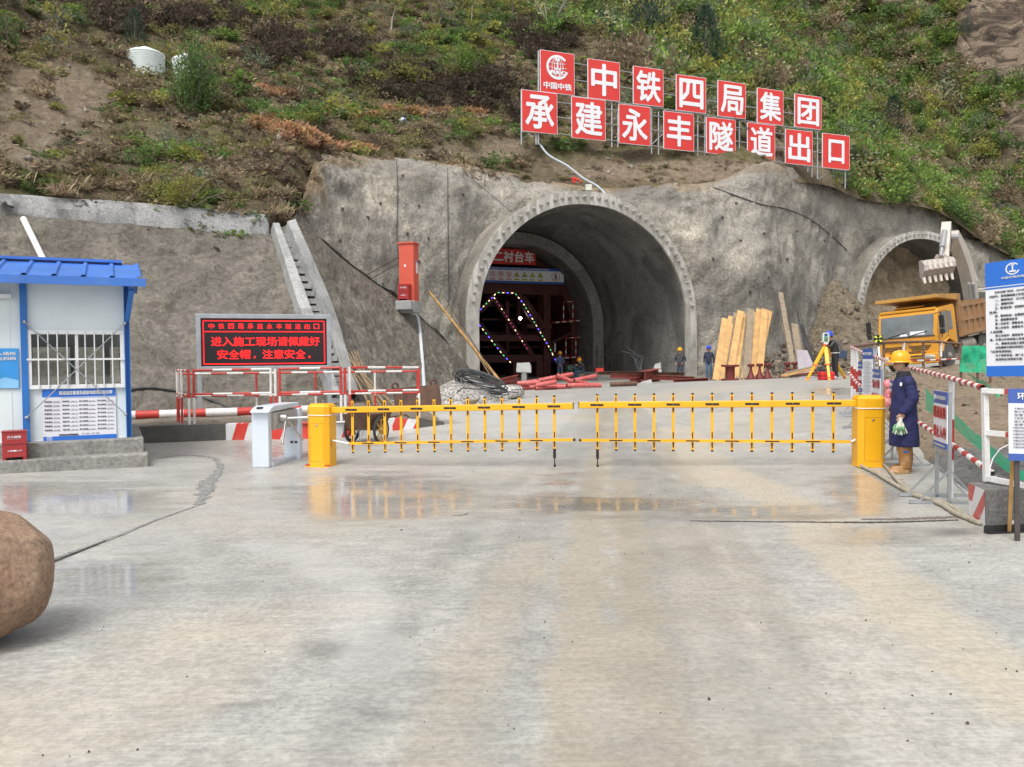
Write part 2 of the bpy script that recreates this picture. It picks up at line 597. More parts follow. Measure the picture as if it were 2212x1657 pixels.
c0 = mixc(N, L, attr("rust", N).outputs["Fac"], c0, (.27, .14, .075))
wt = attr("wet", N).outputs["Fac"]
c0 = mixc(N, L, mathn(N, L, 'MULTIPLY', wt, .3), c0, mixc(N, L, 1.0, c0, (.52, .52, .53), 'MULTIPLY'))
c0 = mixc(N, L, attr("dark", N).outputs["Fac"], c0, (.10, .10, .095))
L.new(c0, gb.inputs["Base Color"])
rg = mathn(N, L, 'SUBTRACT', .46, mathn(N, L, 'MULTIPLY', wt, .40))
L.new(mathn(N, L, 'ADD', rg, mathn(N, L, 'MULTIPLY', mathn(N, L, 'SUBTRACT', streak, .5), .25), True), gb.inputs["Roughness"])
hh = mathn(N, L, 'ADD', mathn(N, L, 'MULTIPLY', streak, 1.0), mathn(N, L, 'MULTIPLY', fine, .35))
hh = mathn(N, L, 'MULTIPLY', hh, mathn(N, L, 'SUBTRACT', 1.0, mathn(N, L, 'MULTIPLY', wt, .9)))
bump(N, L, gb, hh, .3, .012)
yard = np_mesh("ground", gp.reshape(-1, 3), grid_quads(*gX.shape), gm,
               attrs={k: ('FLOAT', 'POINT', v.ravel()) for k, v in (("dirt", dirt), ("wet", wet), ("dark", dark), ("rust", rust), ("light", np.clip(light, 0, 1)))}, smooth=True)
tag(yard, kind='structure')

# ================================================================== SLOPE, FACE AND HILL
def soil_mat(name, stops, nscale, bstr, bdist, fine_scale=14, dark=None):
    m, nt, b = node_mat(name)
    N, L = nt.nodes, nt.links
    oc = N.new("ShaderNodeTexCoord").outputs["Object"]
    n1 = noise(N, L, oc, nscale, 8, .6, .6)
    col = ramp(N, L, n1, stops)
    n2 = noise(N, L, oc, fine_scale, 8, .68)
    col = mixc(N, L, 1.0, col, ramp(N, L, n2, [(.33, .6), (.66, 1.25)]), 'MULTIPLY')
    if dark:
        n3 = noise(N, L, scaled(N, L, oc, (1, 1, .45)), dark[0], 7, .6, 1.0)
        col = mixc(N, L, ramp(N, L, n3, [(dark[1], 0.0), (dark[1] + .13, dark[2])]), col, dark[3])
    L.new(col, b.inputs["Base Color"])
    b.inputs["Roughness"].default_value = .9
    b.inputs["Specular IOR Level"].default_value = .25
    v = N.new("ShaderNodeTexNoise")
    v.inputs["Scale"].default_value, v.inputs["Detail"].default_value, v.inputs["Roughness"].default_value = fine_scale * .55, 9, .68
    L.new(oc, v.inputs["Vector"])
    bump(N, L, b, v.outputs["Fac"], bstr, bdist)
    return m
m_slope = soil_mat("brown_shotcrete", [(.28, (.155, .139, .117)), (.5, (.215, .194, .163)), (.72, (.29, .262, .218))], .6, 1.0, .22, 6, dark=(1.3, .54, .55, (.115, .105, .09)))
m_face = soil_mat("grey_shotcrete", [(.25, (.185, .17, .15)), (.45, (.285, .268, .235)), (.62, (.37, .343, .295)), (.78, (.49, .445, .365))], .3, 1.0, .15, 7,
                  dark=(.22, .53, .6, (.18, .17, .155)))
nt_ = m_face.node_tree
N, L = nt_.nodes, nt_.links
b_ = N["Principled BSDF"]
src = b_.inputs["Base Color"].links[0].from_socket
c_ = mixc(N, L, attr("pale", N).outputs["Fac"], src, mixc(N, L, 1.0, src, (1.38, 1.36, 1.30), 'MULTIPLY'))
c_ = mixc(N, L, attr("damp_shade", N).outputs["Fac"], c_, mixc(N, L, 1.0, c_, (.60, .60, .60), 'MULTIPLY'))
c_ = mixc(N, L, attr("earth", N).outputs["Fac"], c_, mixc(N, L, 1.0, src, (.82, .66, .48), "MULTIPLY"))
L.new(c_, b_.inputs["Base Color"])
# (picture column, row, distance) of the top edge of the slope, and (x, y) of its foot
slope_top = [(-900, 392, 17.5), (-400, 418, 21.5), (-100, 440, 25.3), (0, 446, 26), (300, 470, 28.2), (580, 494, 30.3), (645, 480, 30.8), (740, 560, 33.0), (800, 605, 34.5), (870, 655, 36), (960, 735, 37.5), (1020, 800, 39), (1045, 826, 40)]
slope_foot = [(-37, 5.5), (-26, 12), (-16, 17.7), (-13.6, 19.1), (-10.2, 21), (-6.4, 23.2), (-5.1, 24), (-4.2, 26), (-3.7, 27.5), (-2.9, 30), (-2.1, 34), (-1.75, 37.2), (-1.6, 39.2)]
T_ = np.array([tuple(at(*p)) for p in slope_top])
B_ = np.array([(x, y, gz(x, y) - .5) for x, y in slope_foot])
ts = np.linspace(0, len(T_) - 1, 420)
vv = np.linspace(0, 1, 84)
Tt, Bt = interp_rows(T_, ts), interp_rows(B_, ts)
S = Bt[:, None] + (Tt - Bt)[:, None] * vv[None, :, None]
nrm = np.array([.45, -.72, .55])
sag = -0.35 * np.sin(math.pi * vv)[None, :]
rgh = (fbm(S, 4, .35) - .5) * .7 + (fbm(S + 9, 5, 1.5) - .5) * .42 + (fbm(S + 33, 4, 4.5) - .5) * .2
S = S + nrm * ((sag + rgh) * np.minimum(1, 6 * (1 - vv))[None, :])[..., None]
slope_o = np_mesh("shotcrete_slope", S.reshape(-1, 3), grid_quads(*S.shape[:2]), m_slope, smooth=True)
tag(slope_o, kind='structure')

TUN = []                     # (centre, right, in, base height, half width, height)
ra, rr_ = Vector((-.37, .929, 0)).normalized(), Vector((.929, .37, 0)).normalized()
TUN.append((Vector((3.95, 42.5, 0)), rr_, ra, .42, 6.6, 9.75))
TUN.append((Vector((31.9, 64.0, 0)), rr_, ra, 1.45, 6.6, 9.75))
def arch_r(l, z, hw, h):
    """<1 inside the arch outline of half width hw and height h"""
    sp = h - hw
    zz = np.maximum(z - sp, 0)
    return np.hypot(l, zz) / hw
face_top = [(585, 462, 33), (640, 462, 32.5), (700, 330, 39.5), (830, 342, 44), (1000, 355, 46.5), (1100, 372, 47.5), (1280, 405, 47), (1420, 402, 48.5), (1540, 392, 50.5), (1650, 352, 53), (1760, 362, 60), (1840, 395, 64),
            (1990, 420, 70), (2100, 490, 74), (2212, 548, 78), (2400, 640, 80), (2700, 730, 78)]
face_low = [(588, 500, 30.7), (645, 482, 30.9), (760, 574, 33.8), (880, 662, 36.6), (1000, 780, 38.8), None, None, None, None, None, None, None, None, None, None, None, None]
face_foot = [None, None, None, None, None, (.2, 43.7), (4.8, 44.2), (8.5, 44.8), (11.5, 45.4), (15, 46.8), (20, 55), (24.5, 61), (31, 66.5), (38.5, 71), (46, 75), (57, 76), (70, 74)]
K0, K1, K2, K3, K4 = [], [], [], [], []
for t, lo, ft in zip(face_top, face_low, face_foot):
    R_ = np.array(at(*t))
    if lo:
        A = np.array(at(*lo))
        Bk = A + np.array([-.55, 1.35, -.25])
    else:
        Bk = np.array([ft[0], ft[1], gz(*ft) + 1.0])
        A = Bk + np.array([0, -.2, -2.0])
    K0.append(A)
    K1.append(Bk)
    K2.append(Bk + (R_ - Bk) * np.array([.30, .26, .5]))
    K3.append(Bk + (R_ - Bk) * np.array([.62, .6, .86]))
    K4.append(R_)
ts = np.linspace(0, len(K0) - 1, 560)
rows = np.stack([interp_rows(k, ts) for k in (K0, K1, K2, K3, K4)], 1)      # (n, 5, 3)
vq = np.linspace(0, 4, 110)
Fc = np.stack([interp_rows(rows[i], vq) for i in range(len(ts))])
edge = np.minimum(1, (4 - vq) / .25)[None, :]
rgh = (fbm(Fc, 4, .22) - .5) * 1.7 + (fbm(Fc + 9, 4, .7) - .5) * .65 + (fbm(Fc + 55, 4, 2.2) - .5) * .36 + (fbm(Fc + 77, 3, 5) - .5) * .14
lx, ly = project(Fc)
lump = np.zeros(lx.shape)
for px, py, rx, ry, k in ((715, 375, 130, 50, 1), (1010, 365, 60, 30, .6), (1440, 405, 110, 30, .8), (1560, 500, 60, 60, .5), (1700, 560, 110, 60, .6), (960, 690, 60, 70, .7), (1790, 500, 70, 50, .6)):
    lump = np.maximum(lump, k * (1 - sstep(.3, 1, np.hypot((lx - px) / rx, (ly - py) / ry))))
rgh = rgh + lump * ((fbm(Fc + 91, 5, 1.1) - .45) * 1.5 + np.abs(fbm(Fc + 93, 4, 2.4) - .5) * .9)
Fc = Fc + np.array([.2, -.9, .3]) * (rgh * edge)[..., None]
fq = grid_quads(*Fc.shape[:2])
fc = Fc.reshape(-1, 3)[fq].mean(1)
keep = np.ones(len(fq), bool)
for c_, r_, a_, zb, hw, h in TUN:
    q = fc - np.array(c_)
    l, dp, z = q @ np.array(r_), q @ np.array(a_), fc[:, 2] - zb
    keep &= ~((arch_r(l, z, hw - .3, h - .3) < 1) & (dp > -2.5) & (dp < 12))
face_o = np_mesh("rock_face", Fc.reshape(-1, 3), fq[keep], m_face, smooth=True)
# damp and pale patches of the sprayed face, plus one painted shade band
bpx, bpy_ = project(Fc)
damp_shade, pale = np.zeros(bpx.shape), np.zeros(bpx.shape)
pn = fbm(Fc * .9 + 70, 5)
for arr, lst in ((damp_shade, ((1640, 660, 170, 100, 1), (1545, 600, 60, 60, .7), (830, 570, 120, 28, .8), (1010, 430, 60, 60, .6), (905, 415, 60, 45, .6), (735, 410, 60, 60, .5), (1800, 660, 70, 90, .8), (1650, 480, 60, 30, .4), (1900, 400, 60, 30, .4), (960, 640, 60, 60, .6), (900, 470, 90, 16, .5), (1450, 430, 90, 20, .6), (1560, 430, 60, 25, .4))),
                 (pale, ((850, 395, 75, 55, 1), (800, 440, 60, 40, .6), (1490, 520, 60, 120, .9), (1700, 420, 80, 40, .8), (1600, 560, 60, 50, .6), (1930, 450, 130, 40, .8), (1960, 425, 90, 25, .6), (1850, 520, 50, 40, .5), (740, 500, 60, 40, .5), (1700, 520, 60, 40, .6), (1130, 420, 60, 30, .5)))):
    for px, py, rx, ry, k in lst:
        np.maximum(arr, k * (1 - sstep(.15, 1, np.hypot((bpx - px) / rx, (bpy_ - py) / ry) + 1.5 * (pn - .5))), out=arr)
earth = np.clip((1 - sstep(.05, .55, (4 - vq)[None, :] + .9 * (pn - .5))) * .9, 0, 1)
for px, py, rx, ry, k in ((660, 400, 75, 90, 1), (720, 345, 140, 26, .9), (1650, 362, 120, 26, .6), (1480, 405, 160, 16, .7)):
    np.maximum(earth, k * (1 - sstep(.15, 1, np.hypot((bpx - px) / rx, (bpy_ - py) / ry) + 1.3 * (pn - .5))), out=earth)
for nm, arr in (("damp_shade", damp_shade), ("pale", pale), ("earth", earth)):
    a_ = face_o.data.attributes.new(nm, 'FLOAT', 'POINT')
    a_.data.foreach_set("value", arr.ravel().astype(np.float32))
tag(face_o, kind='structure')

# hill above: lofted uphill from one long rim line
rim = [(-900, 380, 17.2), (-400, 402, 21.2), (-100, 414, 25.6), (0, 420, 26.3), (300, 441, 28.5), (575, 466, 30.6), (640, 345, 36.5), (700, 327, 39.8)] + [(a, b - 2, c + .1) for a, b, c in face_top[3:]] + [(3200, 800, 70), (4200, 850, 60)]
up_ = np.array([-.42, .91])
Rk = np.array([tuple(at(*p)) for p in rim])
ts = np.linspace(0, len(Rk) - 1, 520)
Rt = interp_rows(Rk, ts)
tv = np.concatenate([[-1.2, -.5], np.linspace(0, 8, 42), np.linspace(8.25, 40, 110), np.linspace(40.6, 90, 64), np.linspace(94, 150, 8)])
lf = 1 - sstep(-8, 2, Rt[:, 0])            # 1 on the left hand hillside
rt_ = sstep(22, 38, Rt[:, 0])
pl = np.interp(tv, [-1.2, -.5, 0, 2.5, 4, 40, 150], [-1.6, -.45, 0, 1.7, 2.0, 22.5, 90])
pc = np.interp(tv, [-1.2, -.5, 0, 3.4, 5.6, 9, 40, 150], [-1.6, -.45, 0, 3.1, 3.3, 5.6, 28, 110])
pr = np.interp(tv, [-1.2, -.5, 0, 40, 150], [-1.6, -.45, 0, 36, 150])
H0 = np.empty((len(ts), len(tv), 3))
tl_ = np.where(tv[None] < 0, tv[None] * (Rt[:, 1:2] > 33.0), tv[None])        # tucked in front of the face's edge, but not over the coping
H0[..., 0] = Rt[:, None, 0] + up_[0] * tl_
H0[..., 1] = Rt[:, None, 1] + up_[1] * tl_
w = np.stack([lf, (1 - lf) * (1 - rt_), rt_], 1)
Hz = w[:, :1] * pl + w[:, 1:2] * pc + w[:, 2:] * pr
flat = H0.copy()
flat[..., 2] = 0
warp = (fbm(flat, 3, .05) - .5) * 5 + (fbm(flat + 7, 3, .16) - .5) * 2.2
q = (Rt[:, None, 2] + Hz + warp) / 2.3
fr = q - np.floor(q)
terr = (np.floor(q) + sstep(.5, .92, fr)) * 2.3 - warp - Rt[:, None, 2]
ter_w = (.62 * lf + .42 * (1 - lf) * (1 - rt_))[:, None] * sstep(2.5, 6, tv)[None]
Hz = Hz * (1 - ter_w) + terr * ter_w
edge = np.clip(tv / 2.0, 0, 1)[None]
Hz = Hz + ((fbm(flat + 3, 4, .12) - .5) * 2.6 + (fbm(flat + 30, 5, .6) - .5) * .9 + (fbm(flat + 60, 3, 2.5) - .5) * .3) * edge
H0[..., 2] = Rt[:, None, 2] + Hz
hpx, hpy = project(H0)
cliff = np.clip(1.6 * (1 - sstep(.4, 1, np.hypot((hpx - 2190) / 150, (hpy - 90) / 140))) + .9 * (1 - sstep(.4, 1, np.hypot((hpx - 1960) / 90, (hpy - 25) / 40)))
                + 1.2 * (1 - sstep(.4, 1, np.hypot((hpx - 2205) / 60, (hpy - 300) / 90))), 0, 1)
ridge = np.abs(fbm(H0 * np.array([1, 1, .4]) + 5, 5, .2) - .5) * 2
ridge = ridge + .5 * np.abs(fbm(H0 * np.array([1.2, 1, .8]) + 15, 4, .9) - .5) * 2
H0[..., 2] += cliff * (ridge * 9 - 1.5)
H0[..., 0] -= cliff * ridge * 2.5
bare = np.zeros(hpx.shape)
for px, py, rx, ry, k in ((100, 215, 210, 120, 1), (60, 300, 130, 90, 1), (1080, 330, 90, 40, .9), (330, 300, 60, 30, .6), (620, 240, 60, 30, .9), (700, 90, 30, 60, .3), (470, 350, 160, 14, .6), (1500, 370, 420, 34, .95), (980, 330, 160, 20, .8), (1040, 300, 26, 24, 1), (170, 290, 120, 60, .5), (1700, 330, 60, 40, .9)):
    bare = np.maximum(bare, k * (1 - sstep(.4, 1, np.hypot((hpx - px) / rx, (hpy - py) / ry))))
hm, hnt, hb = node_mat("hill_soil")
N, L = hnt.nodes, hnt.links
oc = N.new("ShaderNodeTexCoord").outputs["Object"]
n1 = noise(N, L, oc, .35, 8, .62, .5)
n2 = noise(N, L, oc, 3.2, 8, .7)
col = ramp(N, L, n1, [(.3, (.125, .10, .068)), (.48, (.175, .14, .09)), (.58, (.15, .14, .068)), (.72, (.27, .205, .135))])
col = mixc(N, L, 1.0, col, ramp(N, L, n2, [(.3, .5), (.7, 1.35)]), 'MULTIPLY')
col = mixc(N, L, attr("bare", N).outputs["Fac"], col, ramp(N, L, n2, [(.3, (.16, .125, .09)), (.55, (.29, .23, .165)), (.75, (.42, .37, .31))]))
rk = noise(N, L, scaled(N, L, oc, (.25, .5, .8)), .55, 11, .74, 1.2)
col = mixc(N, L, attr("cliff", N).outputs["Fac"], col, ramp(N, L, rk, [(.36, (.035, .03, .026)), (.47, (.12, .09, .068)), (.56, (.30, .235, .17)), (.63, (.14, .115, .10)), (.70, (.48, .44, .40))]))
L.new(col, hb.inputs["Base Color"])
hb.inputs["Roughness"].default_value = .95
hb.inputs["Specular IOR Level"].default_value = .15
bump(N, L, hb, n2, 1.0, .35)
hill_o = np_mesh("hillside", H0.reshape(-1, 3), grid_quads(*H0.shape[:2]), hm,
                 attrs={"bare": ('FLOAT', 'POINT', bare.ravel()), "cliff": ('FLOAT', 'POINT', cliff.ravel())}, smooth=True)
tag(hill_o, kind='structure')
tp_ = np.array([tuple(at(*p)) for p in ((556, 474, 31.3), (590, 440, 32.6), (625, 372, 35.4), (650, 345, 37.2), (700, 333, 40.4))])
tp_ = interp_rows(tp_, np.linspace(0, 4, 30))
tag(MB().grid(np.stack([tp_, tp_ + np.array([.25, -.2, -1.5]), tp_ + np.array([.4, -.3, -6])], 1)).build("hillside_cut", m_slope, smooth=80), kind='structure')
hq = grid_quads(*H0.shape[:2])
def bvh_of(V_, Q):
    return BVHTree.FromPolygons([tuple(p) for p in V_], [tuple(f) for f in Q.tolist()])
HILL = bvh_of(H0.reshape(-1, 3), hq)
SLOPE = bvh_of(S.reshape(-1, 3), grid_quads(*S.shape[:2]))
FACE = bvh_of(Fc.reshape(-1, 3), fq[keep])
def hit(tree, px, py):
    r = tree.ray_cast(CAM, ray(px, py).normalized())
    return r[0], r[1]
def on(tree, px, py, d=40):
    h = hit(tree, px, py)[0]
    return h if h is not None else at(px, py, d)

# spoil heap of broken rock in front of the second tunnel
hx, hy = np.meshgrid(np.linspace(12, 46, 150), np.linspace(37, 68, 150), indexing='ij')
ga, gb_ = np.array([24.6, 59.5]), np.array([41, 67.5])
t = np.clip(((hx - ga[0]) * (gb_ - ga)[0] + (hy - ga[1]) * (gb_ - ga)[1]) / ((gb_ - ga) ** 2).sum(), 0, 1)
ds = np.hypot(hx - ga[0] - t * (gb_ - ga)[0], hy - ga[1] - t * (gb_ - ga)[1])
hp = np.stack([hx, hy, 0 * hx], -1)
hz = ground(hx, hy) - .35 + np.maximum(0, np.maximum(2.7 - .6 * t - .36 * ds, 6.2 - .8 * np.hypot((hx - 22.6) * np.where(hx > 22.6, 1.7, 1), hy - 57.6))) + (fbm(hp, 5, .8) - .5) * .9 * np.minimum(1, np.maximum(0, 15 - ds) / 2) + (fbm(hp + 5, 3, 3) - .5) * .35
m_spoil = soil_mat("broken_rock", [(.3, (.15, .122, .088)), (.5, (.255, .208, .148)), (.7, (.36, .30, .22))], 2.2, 1.0, .5, 6)
sp = np_mesh("spoil_heap", np.stack([hx, hy, hz], -1).reshape(-1, 3), grid_quads(150, 150), m_spoil, smooth=False)
tag(sp, kind='structure')
# rough unpaved ground beside the yard on the right
fx, fy = np.meshgrid(np.linspace(0, 1, 150), np.linspace(5.5, 37, 230), indexing='ij')
x0 = np.interp(fy, [5.5, 8, 9.7, 12.6, 18.5, 21, 30, 37], [5.2, 5.15, 5.45, 6.3, 8.0, 9.2, 13.6, 17.5])
fx = x0 + fx * (48 - x0)
edge = np.minimum(1, (fx - x0) / .5)
pz = np.stack([fx, fy, 0 * fx], -1)
fz = ground(fx, fy) + edge * np.maximum(.04, .10 + .25 * sstep(1.2, 4, fx - x0) * sstep(9, 16, fy) + (fbm(pz, 4, .5) - .42) * .5 + (fbm(pz + 4, 4, 2.5) - .5) * .18) - .03 * (1 - edge)
rough_m, nt, b = node_mat("rough_ground")
N, L = nt.nodes, nt.links
oc = N.new("ShaderNodeTexCoord").outputs["Object"]
n2 = noise(N, L, oc, 7, 8, .7)
col = mixc(N, L, attr("soil", N).outputs["Fac"], ramp(N, L, n2, [(.3, (.075, .075, .075)), (.7, (.24, .235, .225))]), ramp(N, L, n2, [(.3, (.14, .105, .07)), (.55, (.25, .19, .13)), (.72, (.34, .28, .2))]))
L.new(col, b.inputs["Base Color"])
b.inputs["Roughness"].default_value = .9
bump(N, L, b, n2, 1.0, .08)
soil = sstep(.4, .6, sstep(11.5, 14.0, fy - (fx - x0) * .25) + (fbm(pz + 9, 3, .7) - .5) * .5)
ro = np_mesh("rough_ground", np.stack([fx, fy, fz], -1).reshape(-1, 3), grid_quads(*fx.shape), rough_m, attrs={"soil": ('FLOAT', 'POINT', soil.ravel())}, smooth=True)
tag(ro, kind='structure')
ROUGH = bvh_of(np.stack([fx, fy, fz], -1).reshape(-1, 3), grid_quads(*fx.shape))
def rz_at(x, y):
    r = ROUGH.ray_cast(Vector((x, y, 30)), Vector((0, 0, -1)))
    return max(r[0].z if r[0] else -9, gz(x, y))
# raised strip behind the kerb on the left
kerb_f = [(-9.2, 17.9), (-7.9, 18.4), (-4.2, 18.95), (-2.3, 20.2), (-1.35, 21.4), (-1.0, 23.2)]
kerb_p = [G(326, 957), G(480, 951), G(720, 947), G(843, 931), G(904, 925), G(960, 917)]
kerb_p = [kerb_p[0] + (kerb_p[0] - kerb_p[1]) * 1.2] + kerb_p
kh = [.36, .36, .35, .34, .28, .22, .05]
back = [Vector((p.x * 1.0 - 1.6, p.y + 7.0, 0)) for p in kerb_p]
kp = MB()
P = []
for p, b2, h in zip(kerb_p, back, kh):
    row = []
    for t in np.linspace(0, 1, 24):
        q = p.lerp(b2, float(t))
        row.append((q.x, q.y, max(p.z + h - .004, gz(q.x, q.y) + h * .5) + (0.12 * float(fbm(np.array([q.x, q.y, 0]), 3, 2)) - .06) * min(1, t * 4)))
    P.append(row)
Pq = interp_rows(np.array(P).reshape(len(P), -1), np.linspace(0, len(P) - 1, 60)).reshape(60, 24, 3)
kp.grid(Pq)
m_pad = soil_mat("verge_soil", [(.3, (.13, .11, .085)), (.7, (.27, .235, .19))], 1.5, .8, .06, 12)
tag(kp.build("verge", m_pad, smooth=60), kind='structure')

# ================================================================== TUNNELS
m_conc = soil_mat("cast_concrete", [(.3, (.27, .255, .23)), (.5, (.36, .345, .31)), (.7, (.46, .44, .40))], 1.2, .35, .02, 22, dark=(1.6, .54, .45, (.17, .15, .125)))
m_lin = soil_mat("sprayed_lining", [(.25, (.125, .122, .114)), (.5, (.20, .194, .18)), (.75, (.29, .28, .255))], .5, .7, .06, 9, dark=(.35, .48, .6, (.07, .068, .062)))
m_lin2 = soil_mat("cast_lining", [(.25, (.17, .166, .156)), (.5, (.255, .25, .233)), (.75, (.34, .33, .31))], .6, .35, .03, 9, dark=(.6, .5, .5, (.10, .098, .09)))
m_face_b = soil_mat('shell_shotcrete', [(.25, (.17, .155, .135)), (.5, (.26, .24, .205)), (.75, (.38, .345, .285))], .5, 1.0, .1, 8, dark=(.5, .52, .7, (.13, .12, .11)))
m_steel = M("galvanised_steel", (.42, .44, .46), .45, .7, .12, 6)
m_rebar = M("rebar", (.09, .07, .06), .7, .4)
def arch_pts(hw, h, n=56, zlow=0.0):
    sp = h - hw
    p = [(-hw, zlow)] + [(-hw, sp * k / 4 + zlow * (1 - k / 4)) for k in range(1, 4)]
    p += [(-hw * math.cos(math.pi * i / n), sp + hw * math.sin(math.pi * i / n)) for i in range(n + 1)]
    return p + [(hw, sp * (1 - k / 4) + zlow * k / 4) for k in range(1, 5)]
def arch_solid(mb, o, i, y0, y1, ny=2, wob=0.0):
    n = len(o)
    ys = np.linspace(y0, y1, ny)
    vs_ = []
    for y in ys:
        vs_ += [(p[0], y, p[1]) for p in o]
    for y in ys:
        for p in i:
            k = 1 + (wob * (vnoise(np.array([p[0] * .7, y * .5, p[1] * .7])) - .5) if wob else 0)
            vs_.append((p[0] * k, y, p[1] * k))
    fs = []
    B = ny * n
    for a in range(ny - 1):
        for k in range(n - 1):
            fs.append((a * n + k, (a + 1) * n + k, (a + 1) * n + k + 1, a * n + k + 1))
            fs.append((B + a * n + k, B + a * n + k + 1, B + (a + 1) * n + k + 1, B + (a + 1) * n + k))
    for k in range(n - 1):
        fs.append((k, k + 1, B + k + 1, B + k))
        e = (ny - 1) * n
        fs.append((e + k, B + e + k, B + e + k + 1, e + k + 1))
    mb.add(vs_, fs)
bolt_mb = MB()
bolt_mb.lathe([(.11, 0), (.11, .05), (.055, .06), (.055, .13), (.03, .14), (.03, .27), (0, .28)], n=6, rot=Matrix.Rotation(math.pi / 2, 3, 'X'))
BOLT = bolt_mb.build("anchor_bolt", [m_conc])
N, L = m_conc.node_tree.nodes, m_conc.node_tree.links
b_ = N["Principled BSDF"]
st_ = noise(N, L, scaled(N, L, N.new("ShaderNodeTexCoord").outputs["Object"], (2.6, .6, .28)), 1.0, 6, .6)
src = b_.inputs["Base Color"].links[0].from_socket
src = mixc(N, L, ramp(N, L, st_, [(.5, 0.0), (.62, .75)]), src, (.58, .56, .53))
src = mixc(N, L, ramp(N, L, st_, [(.30, .7), (.42, 0.0)]), src, (.20, .15, .11))
L.new(src, b_.inputs["Base Color"])
tunnels = []
for ti, (c_, r_, a_, zb, hw, h) in enumerate(TUN):
    th = .66 if ti == 0 else .60
    t = thing("tunnel_portal", ("large concrete tunnel portal ring with bolt heads, red lining gantry inside" if ti == 0 else "concrete tunnel portal ring behind the yellow truck, blocked by rock inside"), "tunnel portal",
              (c_.x, c_.y, zb), math.atan2(r_.y, r_.x))
    mb = MB()
    # thickness is least at the feet
    o = arch_pts(hw, h, zlow=-1.2)
    i = arch_pts(hw - th, h - th, zlow=-1.2)
    o2 = arch_pts(hw - .03, h - .03, zlow=-1.2)
    MB_o = MB()
    arch_solid(MB_o, o2, arch_pts(hw - .3, h - .3, zlow=-1.2), .16, 6.0, 10)
    MB_o.build('outer_shell', m_face_b, t, smooth=50)
    arch_solid(mb, o, i, 0.0, .16, 2, .006)
    mb.build("portal_ring", m_conc, t, smooth=35)
    mb = MB()
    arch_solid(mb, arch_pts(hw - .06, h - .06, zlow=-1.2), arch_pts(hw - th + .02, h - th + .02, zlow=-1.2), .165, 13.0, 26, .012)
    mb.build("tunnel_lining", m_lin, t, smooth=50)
    nb = 44
    for k in range(nb):
        ang = RAD(8 + 164 * k / (nb - 1))
        sp = h - hw
        rm = hw - th * .42
        if ti == 0 or True:
            b = BOLT.copy() if (k or ti) else BOLT
            if b is not BOLT:
                COL.objects.link(b)
            b.parent = t
            b.location = (-rm * math.cos(ang), 0.0, sp + rm * math.sin(ang))
            b.rotation_euler = (0, random.uniform(0, 1), 0)
            s_ = random.uniform(.8, 1.15)
            b.scale = (s_, s_, s_)
    tunnels.append(t)
T1, T2 = tunnels
def loc_of(t, p):
    return world_matrix(t).inverted() @ Vector(p)
def TL(t, px, py, dep):
    """point of tunnel t's cross-section at depth dep seen at (px, py), in tunnel coordinates"""
    mi = world_matrix(t).inverted()
    o, d = mi @ CAM, (mi.to_3x3() @ ray(px, py))
    return o + d * ((dep - o.y) / d.y)
# inner cast lining of the first tunnel, starting nine metres in
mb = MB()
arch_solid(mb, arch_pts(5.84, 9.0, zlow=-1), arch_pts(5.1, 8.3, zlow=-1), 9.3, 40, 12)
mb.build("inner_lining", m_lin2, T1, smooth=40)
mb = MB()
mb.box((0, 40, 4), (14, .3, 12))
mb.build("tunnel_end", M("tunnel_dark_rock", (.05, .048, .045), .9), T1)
# dowels and streaks on the lining near its foot: short rebar ends
mb = MB()
for k in range(26):
    y = random.uniform(.6, 7.5)
    z = random.choice([.9, 1.5, 2.1, 2.7, 3.2]) + random.uniform(-.1, .1)
    mb.tube((5.88, y, z), (5.68, y, z), .016, n=5)
mb.build("dowels", m_rebar, T1)
# second tunnel: unexcavated rock core a little behind the ring
cx_, cz_ = np.meshgrid(np.linspace(-6.2, 6.2, 70), np.linspace(-1, 9.4, 60), indexing='ij')
q = np.stack([cx_, 0 * cx_, cz_], -1)
cy_ = 2.2 + (cz_ - 4) * .22 + (fbm(q, 4, .5) - .5) * 2.4 + (fbm(q + 7, 4, 2) - .5) * .5
mb = MB().grid(np.stack([cx_, cy_, cz_], -1))
mb.build("rock_core", soil_mat("tan_rock", [(.3, (.22, .175, .12)), (.5, (.36, .285, .20)), (.7, (.47, .385, .275))], .7, 1.0, .25, 5), T2, smooth=60)

# ------------------------------------------------------------------ lining gantry with its signs, lights and walkways
m_red = M("gantry_red", (.075, .016, .012), .65, .1, .3, 2, dirt=.6, dcol=(.05, .03, .025))
GD = 11.2
gant = thing("lining_gantry", "dark red steel lining gantry with light strings standing inside the tunnel", "gantry", tuple(world_matrix(T1) @ Vector((0, GD, -.1))), T1.rotation_euler[2])
def GP(px, py, dy=0.0):
    p = TL(T1, px, py, GD + dy)
    return Vector((p.x, dy, p.z + .1))
mb = MB()
arch_solid(mb, arch_pts(4.98, 8.2, 40), arch_pts(4.5, 7.7, 40), .1, 9.0, 3)
mb.build("arch_shutter", m_red, gant, smooth=40)
colx = [GP(1186, 700).x, GP(1186, 700).x - 6.6]
for x in colx:
    for y in (.5, 4.5, 8):
        MB().box((x, y, 2.9), (.5, .4, 5.8)).build("column", m_red, gant)
mb = MB()
zb_ = GP(1150, 628).z
for y in (.4, 4.4, 7.9):
    mb.box((colx[0] - 3.3, y, zb_ + .15), (8.6, .42, .75)).box((colx[0] - 3.3, y, zb_ + .57), (8.9, .6, .09))
mb.box((colx[0] - 3.3, .5, GP(1180, 730).z), (7, .3, .4))
mb.build("cross_beam", m_red, gant)
def brace(a, b, w=.34):
    m = MB()
    m.bar(a, b, w, .3, up=(0, 1, 0))
    m.build("brace", m_red, gant)
brace(GP(1117, 634, .3), GP(1196, 768, .3))
